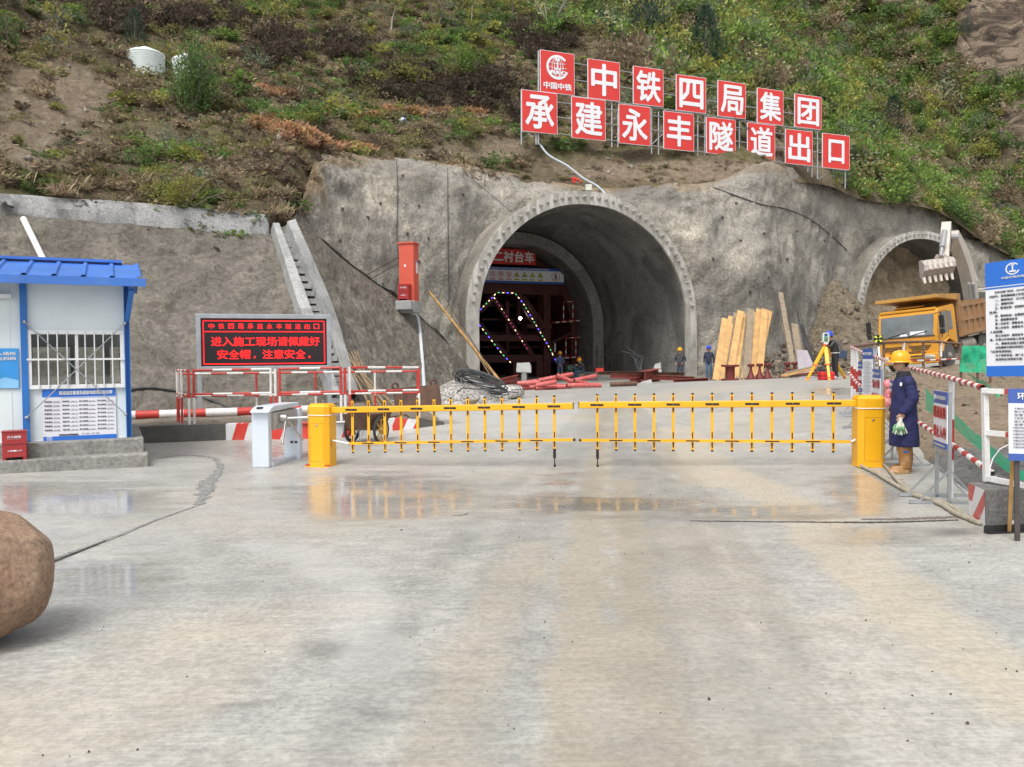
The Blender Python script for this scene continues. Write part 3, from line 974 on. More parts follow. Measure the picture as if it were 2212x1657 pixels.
brace(GP(1066, 640, .3), GP(1036, 672, .3))
brace(GP(1066, 645, .9), GP(1150, 770, .9))
brace(GP(1034, 700, .9), GP(1110, 790, .9))
brace(GP(1190, 705, .3), GP(1140, 705, .3), .26)
brace(GP(1190, 741, .3), GP(1240, 716, .3), .14)
brace(GP(1242, 716, .3), GP(1226, 690, .3), .14)
brace(GP(1130, 640, .5), GP(1185, 720, .5), .2)
mb = MB()
for px in (1045, 1110, 1160, 1215, 1262):
    p = GP(px, 790, .6)
    mb.box((p.x, .6, .55), (.5, 1.0, 1.1))
mb.box((GP(1150, 790).x, .7, 1.3), (8.6, .5, .5)).box((GP(1150, 790).x, 4.7, 1.3), (8.6, .5, .5))
mb.build("bogie_beam", m_red, gant, bevel=.02)
mb = MB()
for px, py0, py1 in ((1120, 640, 700), (1095, 650, 760), (1165, 640, 700)):
    a, b = GP(px, py0, 2.2), GP(px, py1, 2.2)
    mb.bar(a, b, .25)
for py in (660, 690, 720, 750):
    a, b = GP(1040, py, 3), GP(1270, py, 3)
    mb.bar(a, b, .16)
mb.build("inner_frame", m_red, gant)
# narrow walkways and red-white rails on the right
m_rw_r, m_rw_w = M("paint_red", (.52, .045, .035), .5, 0, .12, 9, dirt=.25), M("paint_white", (.74, .73, .71), .5, 0, .08, 9, dirt=.35, dcol=(.4, .36, .3))
for py, x0, x1 in ((697, 1193, 1273), (775, 1197, 1281)):
    mb = MB()
    a, b = GP(x0, py, -.1), GP(x1, py - 6, -.1)
    mb.stripes(a, b, .045, .25)
    mb.mat(0)
    mb.build("walkway_edge", [m_rw_r, m_rw_w], gant)
    mb = MB()
    mb.box((a + b) / 2 + Vector((0, .5, -.07)), (abs(b.x - a.x), 1.0, .05))
    mb.build("walkway", m_red, gant)
    mb = MB()
    for f in (.3, .55, 1.0):
        p = a.lerp(b, f)
        mb.stripes(p, p + Vector((.02, 0, 1.3 if f < 1 else 1.1)), .035, .28)
    mb.stripes(a.lerp(b, .3) + Vector((0, 0, 1.3)), a.lerp(b, .9) + Vector((0, 0, 1.3)), .025, .3)
    mb.build("guard_rail", [m_rw_r, m_rw_w], gant)
mb = MB()
mb.stripes(GP(1273, 640, -.15), GP(1283, 776, -.15), .045, .32)
mb.stripes(GP(1199, 742, -.3), GP(1199, 760, -.3), .05, .6, 1, 1)
mb.build("rail_post", [m_rw_r, m_rw_w], gant)
# light strings
m_led = [M("led_blue", (.08, .06, 1.0), emit=5), M("led_warm", (1.0, .72, .4), emit=2.5), M("led_green", (.1, .8, .3), emit=1.2), M("led_pink", (.7, .1, .25), emit=.7), M("cable_black", (.02, .02, .02))]
def leds(pts, seq, step=.2):
    m = MB()
    pts = [GP(a, b, -.12) for a, b in pts]
    m.mat(4).path(pts, .018, 5)
    k = 0
    for a, b in zip(pts[:-1], pts[1:]):
        n = max(1, int((b - a).length / step))
        for i in range(n):
            m.mat(seq[k % len(seq)])
            k += 1
            m.tube(a.lerp(b, (i + .2) / n), a.lerp(b, (i + .62) / n), .02, n=6)
    m.build("light_string", m_led, gant)
leds([(1036, 671), (1066, 640), (1073, 632), (1112, 633), (1130, 655), (1192, 760), (1196, 772), (1204, 784)], [0, 1, 2, 1], .26)
leds([(1066, 641), (1092, 680), (1116, 718), (1141, 757)], [1, 3, 3], .26)
leds([(1034, 700), (1060, 733), (1085, 765), (1106, 786)], [0, 1, 2], .26)
for px, py in ((1123, 688), (1037, 705)):
    m = MB()
    p = GP(px, py, 1.0)
    m.mat(0).lathe([(.0, 0), (.07, .02), (.10, .08), (.08, .16), (0, .19)], p, 12, Matrix.Rotation(math.pi / 2, 3, 'X'))
    m.mat(1).tube(p + Vector((0, 0, .1)), p + Vector((0, 0, .9)), .012, n=5)
    m.build("work_lamp", [M("lamp_white", (1, 1, .95), emit=14), m_led[4]], gant, smooth=50)
# writing on the gantry
m_sgn_r, m_sgn_w, m_sgn_b = M("sign_red", (.62, .035, .03), .55, 0, .06, 1), M("sign_white", (.78, .79, .82), .5, 0, .04, 1), M("sign_blue", (.03, .11, .45), .5, 0, .08, 1)
m_blk, m_yel, m_sred = M("print_black", (.02, .02, .02), .5), M("print_yellow", (.75, .62, .03), .5), M("print_red", (.65, .03, .03), .5)
X, Z = Vector((1, 0, 0)), Vector((0, 0, 1))
def gsign(x0, y0, x1, y1, dy):
    a, b = GP(x0, y0, dy), GP(x1, y1, dy)
    return a, b
tl, br = GP(1062, 529, -.35), GP(1157, 573, -.35)
tl.z = GP(1157, 540, -.35).z
mb = MB()
mb.box(((tl.x + br.x) / 2, -.33, (tl.z + br.z) / 2), (br.x - tl.x, .05, tl.z - br.z))
sb = mb.build("sign_board", m_sgn_r, gant)
mb = MB()
mb.text("二衬台车", ((tl.x + br.x) / 2, -.36, (tl.z + br.z) / 2), X, Z, (br.x - tl.x) * .93, (tl.z - br.z) * .74, .03)
mb.build("lettering", m_sgn_w, sb)
tl, br = GP(1010, 560, -.35), GP(1218, 615, -.35)
tl.z = GP(1218, 581, -.35).z
W_, H_ = br.x - tl.x, tl.z - br.z
mb = MB()
mb.mat(0).box((tl.x + W_ / 2, -.33, br.z + H_ / 2), (W_, .05, H_ * .70))
mb.mat(1).box((tl.x + W_ / 2, -.333, tl.z - H_ * .1), (W_ + .004, .05, H_ * .17)).box((tl.x + W_ / 2, -.333, br.z + H_ * .07), (W_ + .004, .05, H_ * .12))
sb = mb.build("safety_board", [m_sgn_w, m_sgn_b], gant)
mb = MB()
mb.mat(0).text("中铁四局集团有限公司G544线改建工程LJ-2标项目经理部", (tl.x + W_ * .45, -.365, tl.z - H_ * .1), X, Z, W_ * .78, H_ * .1, .02)
xs = [GP(px, 590, -.35).x for px in (1042, 1063, 1082, 1103, 1117, 1133, 1150, 1167, 1185)]
xs = [GP(px, 590, -.35).x for px in (1046, 1064, 1082, 1099)] + [GP(px, 590, -.35).x for px in (1116, 1133, 1150, 1167)]
zc, zl = br.z + H_ * .55, br.z + H_ * .24
u = H_ * .17
for k, x in enumerate(xs):
    if k == 0:
        mb.mat(1).lathe([(u, 0), (u, .004)], (x, -.362, zc), 20, Matrix.Rotation(math.pi / 2, 3, 'X'))
        mb.mat(0).ell((x, -.368, zc), (u * .35, .004, u * .5), 8, 5).box((x, -.368, zc + u * .5), (u * .9, .006, u * .3))
        mb.mat(1).box((x, -.364, zl), (u * 2, .01, u * .55))
    elif k < 4:
        mb.mat(2).lathe([(u, 0), (u, .004)], (x, -.36, zc), 22, Matrix.Rotation(math.pi / 2, 3, 'X'))
        mb.mat(0).lathe([(u * .78, 0), (u * .78, .004)], (x, -.364, zc), 22, Matrix.Rotation(math.pi / 2, 3, 'X'))
        mb.mat(3)
        if k == 1:
            mb.box((x, -.37, zc), (u * .22, .004, u * 1.0)).box((x + u * .2, -.37, zc + u * .35), (u * .5, .004, u * .16))
        elif k == 2:
            mb.add([(x - u * .5, -.37, zc + u * .45), (x + u * .5, -.37, zc + u * .45), (x + u * .08, -.37, zc - u * .1), (x + u * .3, -.37, zc - u * .5), (x - u * .3, -.37, zc - u * .5), (x - u * .08, -.37, zc - u * .1)], [(0, 1, 2, 5), (5, 2, 3, 4)])
        else:
            mb.ell((x, -.37, zc + u * .48), (u * .14, .003, u * .14), 8, 5).box((x, -.37, zc), (u * .32, .004, u * .62)).box((x, -.37, zc - u * .42), (u * .26, .004, u * .4))
        mb.mat(2).bar((x - u * .62, -.375, zc + u * .62), (x + u * .62, -.375, zc - u * .62), u * .16, .003, up=(0, 1, 0))
        mb.mat(2).box((x, -.364, zl), (u * 2, .01, u * .55))
        mb.mat(0).text(("禁止烟火", "禁止放置", "禁止攀登")[k - 1], (x, -.372, zl), X, Z, u * 1.7, u * .36, .02)
    else:
        def tri(s_, y):
            mb.add([(x - u * s_, y, zc - u * .75 * s_), (x + u * s_, y, zc - u * .75 * s_), (x, y, zc + u * 1.0 * s_)], [(0, 1, 2)])
        mb.mat(3)
        tri(1.08, -.362)
        mb.mat(4)
        tri(.82, -.366)
        mb.mat(3)
        if k == 6:
            mb.box((x, -.37, zc + u * .05), (u * .12, .003, u * .5)).box((x, -.37, zc - u * .38), (u * .13, .003, u * .12))
        elif k == 4:
            mb.ell((x, -.37, zc - u * .25), (u * .3, .003, u * .2), 8, 5).box((x, -.37, zc + u * .15), (u * .08, .003, u * .4))
        elif k == 5:
            mb.bar((x - u * .3, -.37, zc + u * .1), (x + u * .3, -.37, zc - u * .4), u * .16, .003, up=(0, 1, 0)).bar((x + u * .05, -.37, zc - u * .1), (x - u * .25, -.37, zc - u * .42), u * .13, .003, up=(0, 1, 0))
        else:
            mb.box((x, -.37, zc - u * .18), (u * .5, .003, u * .44))
        mb.mat(4).box((x, -.364, zl), (u * 2, .01, u * .6))
        mb.mat(3).text(("当心触电", "当心坠落", "注意安全", "噪 音")[k - 4], (x, -.372, zl), X, Z, u * 1.6, u * .36, .02)
x = GP(1200, 590, -.35).x
u = H_ * .29
zc = br.z + H_ * .47
mb.mat(2).lathe([(u, 0), (u, .004)], (x, -.36, zc), 28, Matrix.Rotation(math.pi / 2, 3, 'X'))
mb.mat(0).lathe([(u * .86, 0), (u * .86, .004)], (x, -.364, zc), 28, Matrix.Rotation(math.pi / 2, 3, 'X'))
mb.mat(3).text("5", (x, -.371, zc), X, Z, u * .75, u * 1.15, .04)
mb.build("safety_symbols", [m_sgn_w, M("print_blue", (.05, .25, .6), .5), m_sred, m_blk, m_yel], sb)
# reinforcement mesh waiting beside the gantry, along the lining
mb = MB()
for k in range(9):
    o = arch_pts(5.02, 8.22, 40)
    y = 9.4 + k * .2
    mb.path([(p[0], y, p[1]) for p in o[26:] if p[1] > 0], .012, 4)
for k in range(26, 48, 1):
    p = o[k]
    if p[1] > 0:
        mb.path([(p[0], 9.3, p[1]), (p[0], 11.2, p[1])], .012, 4)
mb.build("rebar_mesh", m_rebar, T1)
mb = MB()
for k in range(26):
    p = TL(T1, 1270 + k * 4.6, 800, 8.2 - k * .18)
    hgt = random.choice([.5, .6, 1.1, 1.5]) if k > 6 else random.uniform(1.2, 2.2)
    mb.tube((p.x, p.y, -.3), (p.x + random.uniform(-.12, .12), p.y, hgt), .016, n=5)
mb.build("starter_bars", m_rebar, T1)
mb = MB()
mb.box((4.2, 6.5, .1), (3.2, 5, .5))
mb.build("footing", m_lin2, T1)

# ================================================================== VEGETATION
def leaf_mat(name):
    m, nt, b = node_mat(name)
    N, L = nt.nodes, nt.links
    a = attr("tint", N)
    L.new(a.outputs["Color"], b.inputs["Base Color"])
    b.inputs["Roughness"].default_value = .65
    b.inputs["Specular IOR Level"].default_value = .25
    tl = N.new("ShaderNodeBsdfTranslucent")             # light shines through leaves
    L.new(a.outputs["Color"], tl.inputs["Color"])
    mx = N.new("ShaderNodeMixShader")
    mx.inputs[0].default_value = .42
    L.new(b.outputs[0], mx.inputs[1])
    L.new(tl.outputs[0], mx.inputs[2])
    L.new(mx.outputs[0], N["Material Output"].inputs["Surface"])
    return m
m_leaf = leaf_mat("foliage")
m_bark = M("bark", (.16, .135, .11), .9, 0, .3, 8)
m_pale_bark = M("pale_bark", (.33, .30, .26), .9, 0, .25, 8)
def rnd_dirs(n):
    v = rng.normal(size=(n, 3))
    return v / np.linalg.norm(v, axis=1)[:, None]
def leaf_quads(c, size, asp=.55, updir=None, droop=0.0):
    """pointed leaves (n,4,3) around centres c"""
    n = len(c)
    d = rnd_dirs(n) if updir is None else updir + .55 * rng.normal(size=(n, 3))
    d[:, 2] -= droop
    d /= np.linalg.norm(d, axis=1)[:, None]
    s = np.cross(d, rnd_dirs(n))
    s /= np.linalg.norm(s, axis=1)[:, None] + 1e-9
    sz = size * rng.uniform(.6, 1.35, n)[:, None]
    return np.stack([c - d * sz * .5, c + s * sz * asp * .5 + d * sz * .05, c + d * sz * .5, c - s * sz * asp * .5 + d * sz * .05], 1)
def bush_round(n, leaf=.13, k=9, flat=.8):
    cc = rnd_dirs(k)
    cc[:, 2] = np.abs(cc[:, 2])
    cc = cc * rng.uniform(.35, .72, k)[:, None] * np.array([.62, .62, flat]) + np.array([0, 0, .12])
    rad = rng.uniform(.17, .36, k)
    i = rng.integers(0, k, n)
    p = cc[i] + rnd_dirs(n) * (rad[i] * rng.uniform(.55, 1.05, n))[:, None]
    p[:, 2] = np.abs(p[:, 2])
    out = p - np.array([0, 0, .25])
    out /= np.linalg.norm(out, axis=1)[:, None]
    sh = rng.uniform(.82, 1.2, n) * rng.uniform(.8, 1.2, k)[i]
    return leaf_quads(p, leaf, .6, out), sh
def bush_feather(n, leaf=.09, k=26, spread=.75):
    """many fine stems fanning out of one base"""
    a = rng.uniform(0, 2 * math.pi, k)
    tilt = np.abs(rng.normal(0, .5, k)) * spread
    L_ = rng.uniform(.55, 1.05, k) * (1 - .25 * tilt)
    d = np.stack([np.sin(tilt) * np.cos(a), np.sin(tilt) * np.sin(a), np.cos(tilt)], 1)
    i = rng.integers(0, k, n)
    t = rng.uniform(.25, 1, n) ** .8
    p = d[i] * (L_[i] * t)[:, None]
    p += rng.normal(size=(n, 3)) * .045 * (1 + t[:, None])
    p[:, 2] -= .18 * np.sin(tilt[i]) * t * t
    p[:, 2] = np.maximum(p[:, 2], .02)
    sh = rng.uniform(.65, 1.3, n) * rng.uniform(.75, 1.25, k)[i]
    return leaf_quads(p, leaf, .4, d[i]), sh
def bush_grass(n, leaf=.55):
    a, tilt = rng.uniform(0, 2 * math.pi, n), np.abs(rng.normal(0, .55, n))
    d = np.stack([np.sin(tilt) * np.cos(a), np.sin(tilt) * np.sin(a), np.cos(tilt)], 1)
    L_ = leaf * rng.uniform(.5, 1.3, n)
    b = np.stack([rng.normal(0, .2, n), rng.normal(0, .2, n), 0 * a], 1)
    s = np.cross(d, np.array([0, 0, 1.0])) + 1e-3
    s /= np.linalg.norm(s, axis=1)[:, None]
    w_ = .016 * rng.uniform(.7, 1.4, n)[:, None]
    m_ = b + d * (L_ * .55)[:, None]
    e = b + d * L_[:, None] * np.array([1.25, 1.25, .85])
    return np.stack([b - s * w_, b + s * w_, e, m_ - s * w_ * 1.4], 1), rng.uniform(.6, 1.35, n)
def bush_cone(n, leaf=.10):
    z = rng.uniform(0, 1, n) ** 1.3
    a = rng.uniform(0, 2 * math.pi, n)
    lob = 1 + .22 * np.sin(a * 5 + z * 20) + .15 * np.sin(a * 3 - z * 31)
    r = (.36 * (1 - z) ** .75 + .03) * lob * rng.uniform(.55, 1.05, n)
    p = np.stack([r * np.cos(a), r * np.sin(a), z], 1)
    u = np.stack([np.cos(a), np.sin(a), .7 + 0 * a], 1)
    return leaf_quads(p, leaf, .4, u), rng.uniform(.6, 1.3, n)
TPL = {'round': [bush_round(230, .12, 8) for _ in range(6)], 'feather': [bush_feather(210, .13, 22) for _ in range(5)], 'grass': [bush_grass(70) for _ in range(6)], 'twig': [bush_feather(90, .16, 30, 1.5) for _ in range(4)],
       'cone': [bush_cone(180, .13) for _ in range(3)], 'low': [bush_round(80, .2, 7, .4) for _ in range(5)]}
PAL = {'bright': (.205, .31, .075), 'mid': (.14, .225, .07), 'yellow': (.33, .335, .09), 'olive': (.25, .235, .10), 'grey': (.21, .245, .16), 'brown': (.34, .265, .18), 'dark': (.20, .155, .112),
       'tan': (.46, .37, .24), 'fern': (.62, .36, .22), 'pale': (.55, .55, .30), 'conifer': (.05, .085, .055), 'straw': (.40, .325, .21)}
class Leaves:
    def __init__(s):
        s.q, s.c = [], []
    def put(s, tpl, pos, scale, col, rot=None, flower=None):
        q, sh = tpl
        a = rng.uniform(0, 6.283) if rot is None else rot
        ca, sa = math.cos(a), math.sin(a)
        sc = np.asarray(scale) * np.ones(3)
        p = q * sc
        p = np.stack([p[..., 0] * ca - p[..., 1] * sa, p[..., 0] * sa + p[..., 1] * ca, p[..., 2]], -1) + np.asarray(pos)
        s.q.append(p.astype(np.float32))
        c = np.array(col)[None] * sh[:, None] * (1 + .05 * rng.normal(size=(len(sh), 3)))
        if flower is not None:
            f = (rng.uniform(size=len(sh)) < flower[0]) & (q[:, 0, 2] > .25)
            c[f] = np.array(flower[1]) * sh[f][:, None]
        s.c.append(np.clip(c, .004, .8))
    def build(s, name, parent=None):
        q, c = np.concatenate(s.q), np.concatenate(s.c)
        n = len(q)
        col = np.ones((n, 4, 4), np.float32)
        col[..., :3] = c[:, None]
        return np_mesh(name, q.reshape(-1, 3), np.arange(n * 4).reshape(n, 4), m_leaf, parent, {"tint": ('FLOAT_COLOR', 'POINT', col.reshape(-1, 4))})
# --- scrub that covers the hill: sampled evenly over its surface
cell = H0[:-1, :-1]
e1, e2 = H0[1:, :-1] - cell, H0[:-1, 1:] - cell
cr_ = np.cross(e1, e2)
area = np.linalg.norm(cr_, axis=-1)
nzc = np.abs(cr_[..., 2]) / np.maximum(area, 1e-9)
cpx, cpy = project(cell + .5 * (e1 + e2))
vis = (cpx > -170) & (cpx < 2380) & (cpy > -110) & (cpy < 700) & (cell[..., 1] > 5)
area = area * vis
cum = np.cumsum(area.ravel())
def hill_sample(n):
    i = np.searchsorted(cum, rng.uniform(0, cum[-1], n))
    a, b = np.unravel_index(i, area.shape)
    u, v = rng.uniform(size=(2, n, 1))
    p = cell[a, b] + e1[a, b] * u + e2[a, b] * v
    global cell_nz
    cell_nz = nzc[a, b]
    return p, cliff[a, b], bare[a, b]
green_spots = [(150, 232, 90, 26), (265, 240, 110, 24), (60, 300, 60, 25), (700, 252, 130, 26), (830, 270, 110, 22), (1000, 300, 90, 26), (850, 150, 130, 40), (985, 110, 120, 55), (560, 12, 80, 40), (330, 345, 120, 60), (390, 420, 150, 40),
               (100, 340, 90, 40), (640, 20, 120, 40), (1250, 320, 200, 14), (1060, 50, 120, 60), (20, 60, 60, 60), (480, 330, 80, 25), (60, 400, 120, 25)]
nv0 = Vector((rr_.y, -rr_.x, 0))
GA = Leaves()          # green shrubs
DG = Leaves()          # dry grass and dead stems
dark_spots = [(600, 110, 70, 45), (880, 190, 140, 40), (1060, 200, 70, 60), (740, 110, 80, 30), (980, 215, 150, 30), (1180, 90, 90, 50), (450, 60, 120, 30), (260, 60, 80, 40), (1400, 110, 70, 50), (1150, 250, 60, 50)]
def choice(d):
    k = list(d)
    w = np.array([d[x] for x in k], float)
    return k[rng.choice(len(k), p=w / w.sum())]
pts, cl_, br_ = hill_sample(26000)
ppx, ppy = project(pts)
patch = fbm(pts * .11, 3)
nz_ = cell_nz
sd_, sl_ = (pts - np.array([1.6, 48, 0])) @ np.array(nv0), (pts - np.array([1.6, 48, 0])) @ np.array(rr_)
for p, c_, b_, x, y, pa, nzv, sdv, slv in zip(pts, cl_, br_, ppx, ppy, patch, nz_, sd_, sl_):
    if -.4 < sdv < 5 and -2 < slv < 24:
        s_ = rng.uniform(.25, .5)
        if rng.uniform() < .6:
            DG.put(TPL[choice({'low': .6, 'twig': .4})][rng.integers(4)], p, (s_ * 1.5, s_ * 1.5, s_ * .7), np.array(PAL[choice({'brown': .5, 'straw': .25, 'olive': .3, 'dark': .3})]) * rng.uniform(.7, 1.1))
        continue
    g = float(sstep(1180, 1620, x + .9 * (170 - y)))
    if x > 1150 and y > 330 - .1 * (x - 1200) and x < 1800:
        g *= .1
        yb = 290 + (x - 1127) * .109
        if yb - 9 < y < yb + 45 and True:
            continue
    if x > 1780:
        g = 1
    gs = max([0] + [1 - math.hypot((x - a) / rx, (y - b) / ry) for a, b, rx, ry in green_spots])
    if c_ > .3 and rng.uniform() < c_ * 1.15:
        continue
    if b_ > .25 and rng.uniform() < b_ * .9:
        continue
    if rng.uniform() < g:
        if rng.uniform() < .6:
            continue
        k = choice({'bright': .34 + .3 * (pa > .52), 'mid': .34, 'yellow': .17 + .2 * (pa > .55), 'grey': .12, 'olive': .14, 'brown': .10 + .5 * (pa < .42), 'conifer': .02})
        s_ = (rng.uniform(1.4, 3.7) if rng.uniform() < .6 else rng.uniform(.7, 1.4)) * (1.1 if y < 260 else .8)
        st = choice({'round': .55, 'feather': .45})
        fl = (rng.uniform(.06, .3), PAL['pale']) if rng.uniform() < .17 else None
        GA.put(TPL[st][rng.integers(len(TPL[st]))], p - np.array([0, 0, .12]), (s_ * rng.uniform(.9, 1.35), s_ * rng.uniform(.9, 1.35), s_ * rng.uniform(.7, 1.15)), np.array(PAL[k]) * rng.uniform(.6, 1.3), flower=fl)
    else:
        dk = max([0] + [1 - math.hypot((x - a) / rx, (y - b) / ry) for a, b, rx, ry in dark_spots])
        if dk > .1 and rng.uniform() < .3 + dk:
            s_ = rng.uniform(.8, 2.0)
            DG.put(TPL['twig'][rng.integers(4)] if rng.uniform() < .7 else TPL['feather'][rng.integers(5)], p - np.array([0, 0, .06]), (s_ * 1.3, s_ * 1.3, s_ * .9), np.array((.105, .082, .06)) * rng.uniform(.6, 1.2))
            continue
        steep = nzv < .74
        if rng.uniform() < (.05 if steep else .12) + .8 * max(0, gs) + .10 * (pa > .54):
            k = choice({'mid': .4, 'bright': .16, 'yellow': .2 + .25 * gs, 'grey': .15, 'olive': .3})
            s_ = rng.uniform(.5, 1.5) * (.75 + .5 * float(sstep(30, 60, p[1])))
            GA.put(TPL['low' if rng.uniform() < .6 else 'round'][rng.integers(5)], p - np.array([0, 0, .05]), (s_ * 1.3, s_ * 1.3, s_ * rng.uniform(.6, 1)), np.array(PAL[k]) * rng.uniform(.75, 1.15))
        else:
            k = choice({'brown': .4, 'dark': .75, 'olive': .1}) if steep else choice({'brown': .45, 'dark': .1, 'straw': .3, 'tan': .12, 'olive': .3})
            if rng.uniform() < .5:
                s_ = rng.uniform(.4, 1.3)
                DG.put(TPL['twig'][rng.integers(4)], p - np.array([0, 0, .06]), (s_ * 1.4, s_ * 1.4, s_ * .8), np.array(PAL[k]) * rng.uniform(.7, 1.1))
            else:
                s_ = rng.uniform(.4, 1.2)
                DG.put(TPL['low'][rng.integers(5)], p - np.array([0, 0, .05]), (s_ * 1.2, s_ * 1.2, s_ * .6), np.array(PAL[k]) * rng.uniform(.75, 1.1))
            if not steep and rng.uniform() < .5:
                s_ = rng.uniform(.35, .95)
                DG.put(TPL['grass'][rng.integers(6)], p + np.array([rng.normal(0, .5), rng.normal(0, .2), -.05]), (s_ * 1.1, s_ * 1.1, s_), np.array(PAL[choice({'brown': .4, 'straw': .4, 'tan': .3})]) * rng.uniform(.8, 1.2))
FE = Leaves()
for x0, y0, x1, y1, hgt, n in ((553, 262, 625, 285, 12, 90), (600, 282, 690, 306, 10, 110), (770, 246, 1053, 246, 8, 190), (700, 318, 795, 326, 5, 60), (553, 196, 630, 208, 5, 40), (650, 310, 700, 312, 6, 30), (300, 135, 330, 140, 8, 14)):
    for _ in range(n):
        t = rng.uniform()
        h_ = hit(HILL, x0 + (x1 - x0) * t, y0 + (y1 - y0) * t + rng.normal(0, hgt * .5))[0]
        if h_ is None:
            continue
        s_ = rng.uniform(.5, .95)
        st = choice({'grass': .4, 'low': .6})
        FE.put(TPL[st][rng.integers(5)], np.array(h_) - np.array([0, 0, .04]), (s_ * 1.1, s_ * 1.1, s_ * .9), np.array(PAL['fern']) * rng.uniform(.65, 1.15) * np.array([1, rng.uniform(.9, 1.25), 1]))
hs_, rs_ = [], []
sp3, cl3, br3 = hill_sample(2600)
for p, c_, b_ in zip(sp3, cl3, br3):
    if p[0] < 12 and (b_ > .2 or rng.uniform() < .25):
        s_ = rng.uniform(.06, .22) * (1.6 if rng.uniform() < .1 else 1)
        pts_ = np.array([(1, 0, .2), (.3, 1, 0), (-1, .2, 0), (0, -1, .1), (.1, .1, .9), (-.1, 0, -1)]) * rng.uniform(.5, 1.2, (6, 3)) * s_
        hs_.append(pts_ @ np.array(Euler(tuple(rng.uniform(0, 3, 3))).to_matrix()).T + p)
hs_ = np.array(hs_)
tri_ = np.array([(0, 1, 4), (1, 2, 4), (2, 3, 4), (3, 0, 4), (1, 0, 5), (2, 1, 5), (3, 2, 5), (0, 3, 5)])
fs_ = (tri_[None] + 6 * np.arange(len(hs_))[:, None, None]).reshape(-1, 3)
tag(np_mesh("hillside_stones", hs_.reshape(-1, 3), fs_, soil_mat("hill_stone", [(.3, (.17, .15, .125)), (.7, (.36, .325, .28))], 3, .5, .03, 12)), kind='stuff')
tag(GA.build("hillside_scrub"), kind='stuff')
tag(DG.build("dry_grass"), kind='stuff')
tag(FE.build("dry_fern"), kind='stuff')
# --- single plants one can tell apart
def plant(name, style, px, py, hp_, wp_, colk, label, n=700, leaf=.06, cat="shrub", flower=None, tint=1.0, base=None, stems=14):
    b = on(HILL, px, py) if base is None else base
    k = b.y / F
    h, w_ = hp_ * k, wp_ * k
    t = thing(name, label, cat, tuple(b - Vector((0, 0, .12))))
    lv = Leaves()
    col = np.array(PAL[colk]) * tint
    if style == 'round':
        tp = bush_round(n, leaf, 16)
        sc = (w_ / 1.5, w_ / 1.5, h / 1.0)
    elif style == 'feather':
        tp = bush_feather(n, leaf, 60, .95)
        sc = (w_ / 1.15, w_ / 1.15, h / .95)
    else:
        tp = bush_cone(n, leaf)
        sc = (w_ / .72, w_ / .72, h)
    lv.put(tp, (0, 0, 0), sc, col, flower=flower)
    lv.build("foliage", t)
    mb = MB()
    for i in range(stems):
        a, tl_ = random.uniform(0, 6.28), abs(random.gauss(0, .4))
        e = Vector((math.sin(tl_) * math.cos(a) * w_ * .8, math.sin(tl_) * math.sin(a) * w_ * .8, math.cos(tl_) * h * .75))
        mb.path([(0, 0, 0), e * .5 + Vector((0, 0, h * .06)), e], [.03, .02, .008], 4)
    mb.build("stems", m_bark, t)
    return t
def sapling(px, py, hp_, wp_, colk, label, n=260, leaf=.22, bark=None, dens=1.0, multi=1):
    b = on(HILL, px, py)
    k = b.y / F
    h, w_ = hp_ * k, wp_ * k
    t = thing("young_tree", label, "tree", tuple(b - Vector((0, 0, .15))))
    mb, tips = MB(), []
    for m_ in range(multi):
        lean = Vector((random.uniform(-.12, .12) * (1 + multi), random.uniform(-.1, .1), 1))
        top = lean * h * random.uniform(.85, 1)
        pts_ = [Vector((0, 0, 0)), top * .35 + Vector((random.uniform(-.1, .1), 0, 0)), top * .7, top]
        mb.path(pts_, [.09, .065, .04, .012], 6)
        for j in range(9 if multi < 3 else 5):
            f = random.uniform(.28, .95)
            s_ = pts_[1].lerp(pts_[3], (f - .35) / .65) if f > .35 else top * f
            a = random.uniform(0, 6.28)
            e = s_ + Vector((math.cos(a) * w_ * .5, math.sin(a) * w_ * .5, h * random.uniform(.08, .28))) * random.uniform(.5, 1) * (1.15 - f * .5)
            mid = (s_ + e) / 2 + Vector((0, 0, h * .03))
            mb.path([s_, mid, e], [.032, .02, .006], 5)
            tips += [e, mid.lerp(e, .5), mid]
            for _ in range(2):
                e2 = mid + Vector((random.uniform(-1, 1) * w_ * .2, random.uniform(-1, 1) * w_ * .2, h * random.uniform(.02, .15)))
                mb.path([mid, e2], [.014, .005], 4)
                tips.append(e2)
        tips.append(top)
    mb.build("trunk", bark or m_bark, t)
    if dens > 0:
        tp = np.array([tuple(p) for p in tips])
        i = rng.integers(0, len(tp), int(n * dens))
        c = tp[i] + rng.normal(size=(len(i), 3)) * np.array([w_ * .09, w_ * .09, h * .05])
        lv = Leaves()
        lv.put((leaf_quads(c, leaf, .6), rng.uniform(.7, 1.3, len(i))), (0, 0, 0), 1.0, PAL[colk], rot=0.0)
        lv.build("crown", t)
    return t
plant("shrub", 'feather', 418, 243, 178, 165, 'mid', "large feathery green shrub in front of the right-hand water tank", 4200, .048, tint=1.0, stems=40)
plant("shrub", 'feather', 365, 345, 90, 105, 'grey', "pale feathery shrub below the tanks, beneath the large green shrub", 900, .05, tint=1.2)
plant("shrub", 'round', 395, 452, 112, 175, 'yellow', "wide yellow-green bush right above the grey concrete coping", 1800, .05, tint=.8)
plant("conifer", 'cone', 291, 96, 80, 58, 'conifer', "dark bluish-green juniper behind the left-hand water tank", 900, .07, "conifer", tint=1.35)
plant("shrub", 'round', 565, 146, 44, 62, 'grey', "small rounded grey-green bush on bare ground right of the tanks", 500, .08)
plant("shrub", 'feather', 768, 226, 34, 30, 'grey', "little pale green shrub standing alone left of the rust-coloured fern strip", 200, .1, tint=1.3)
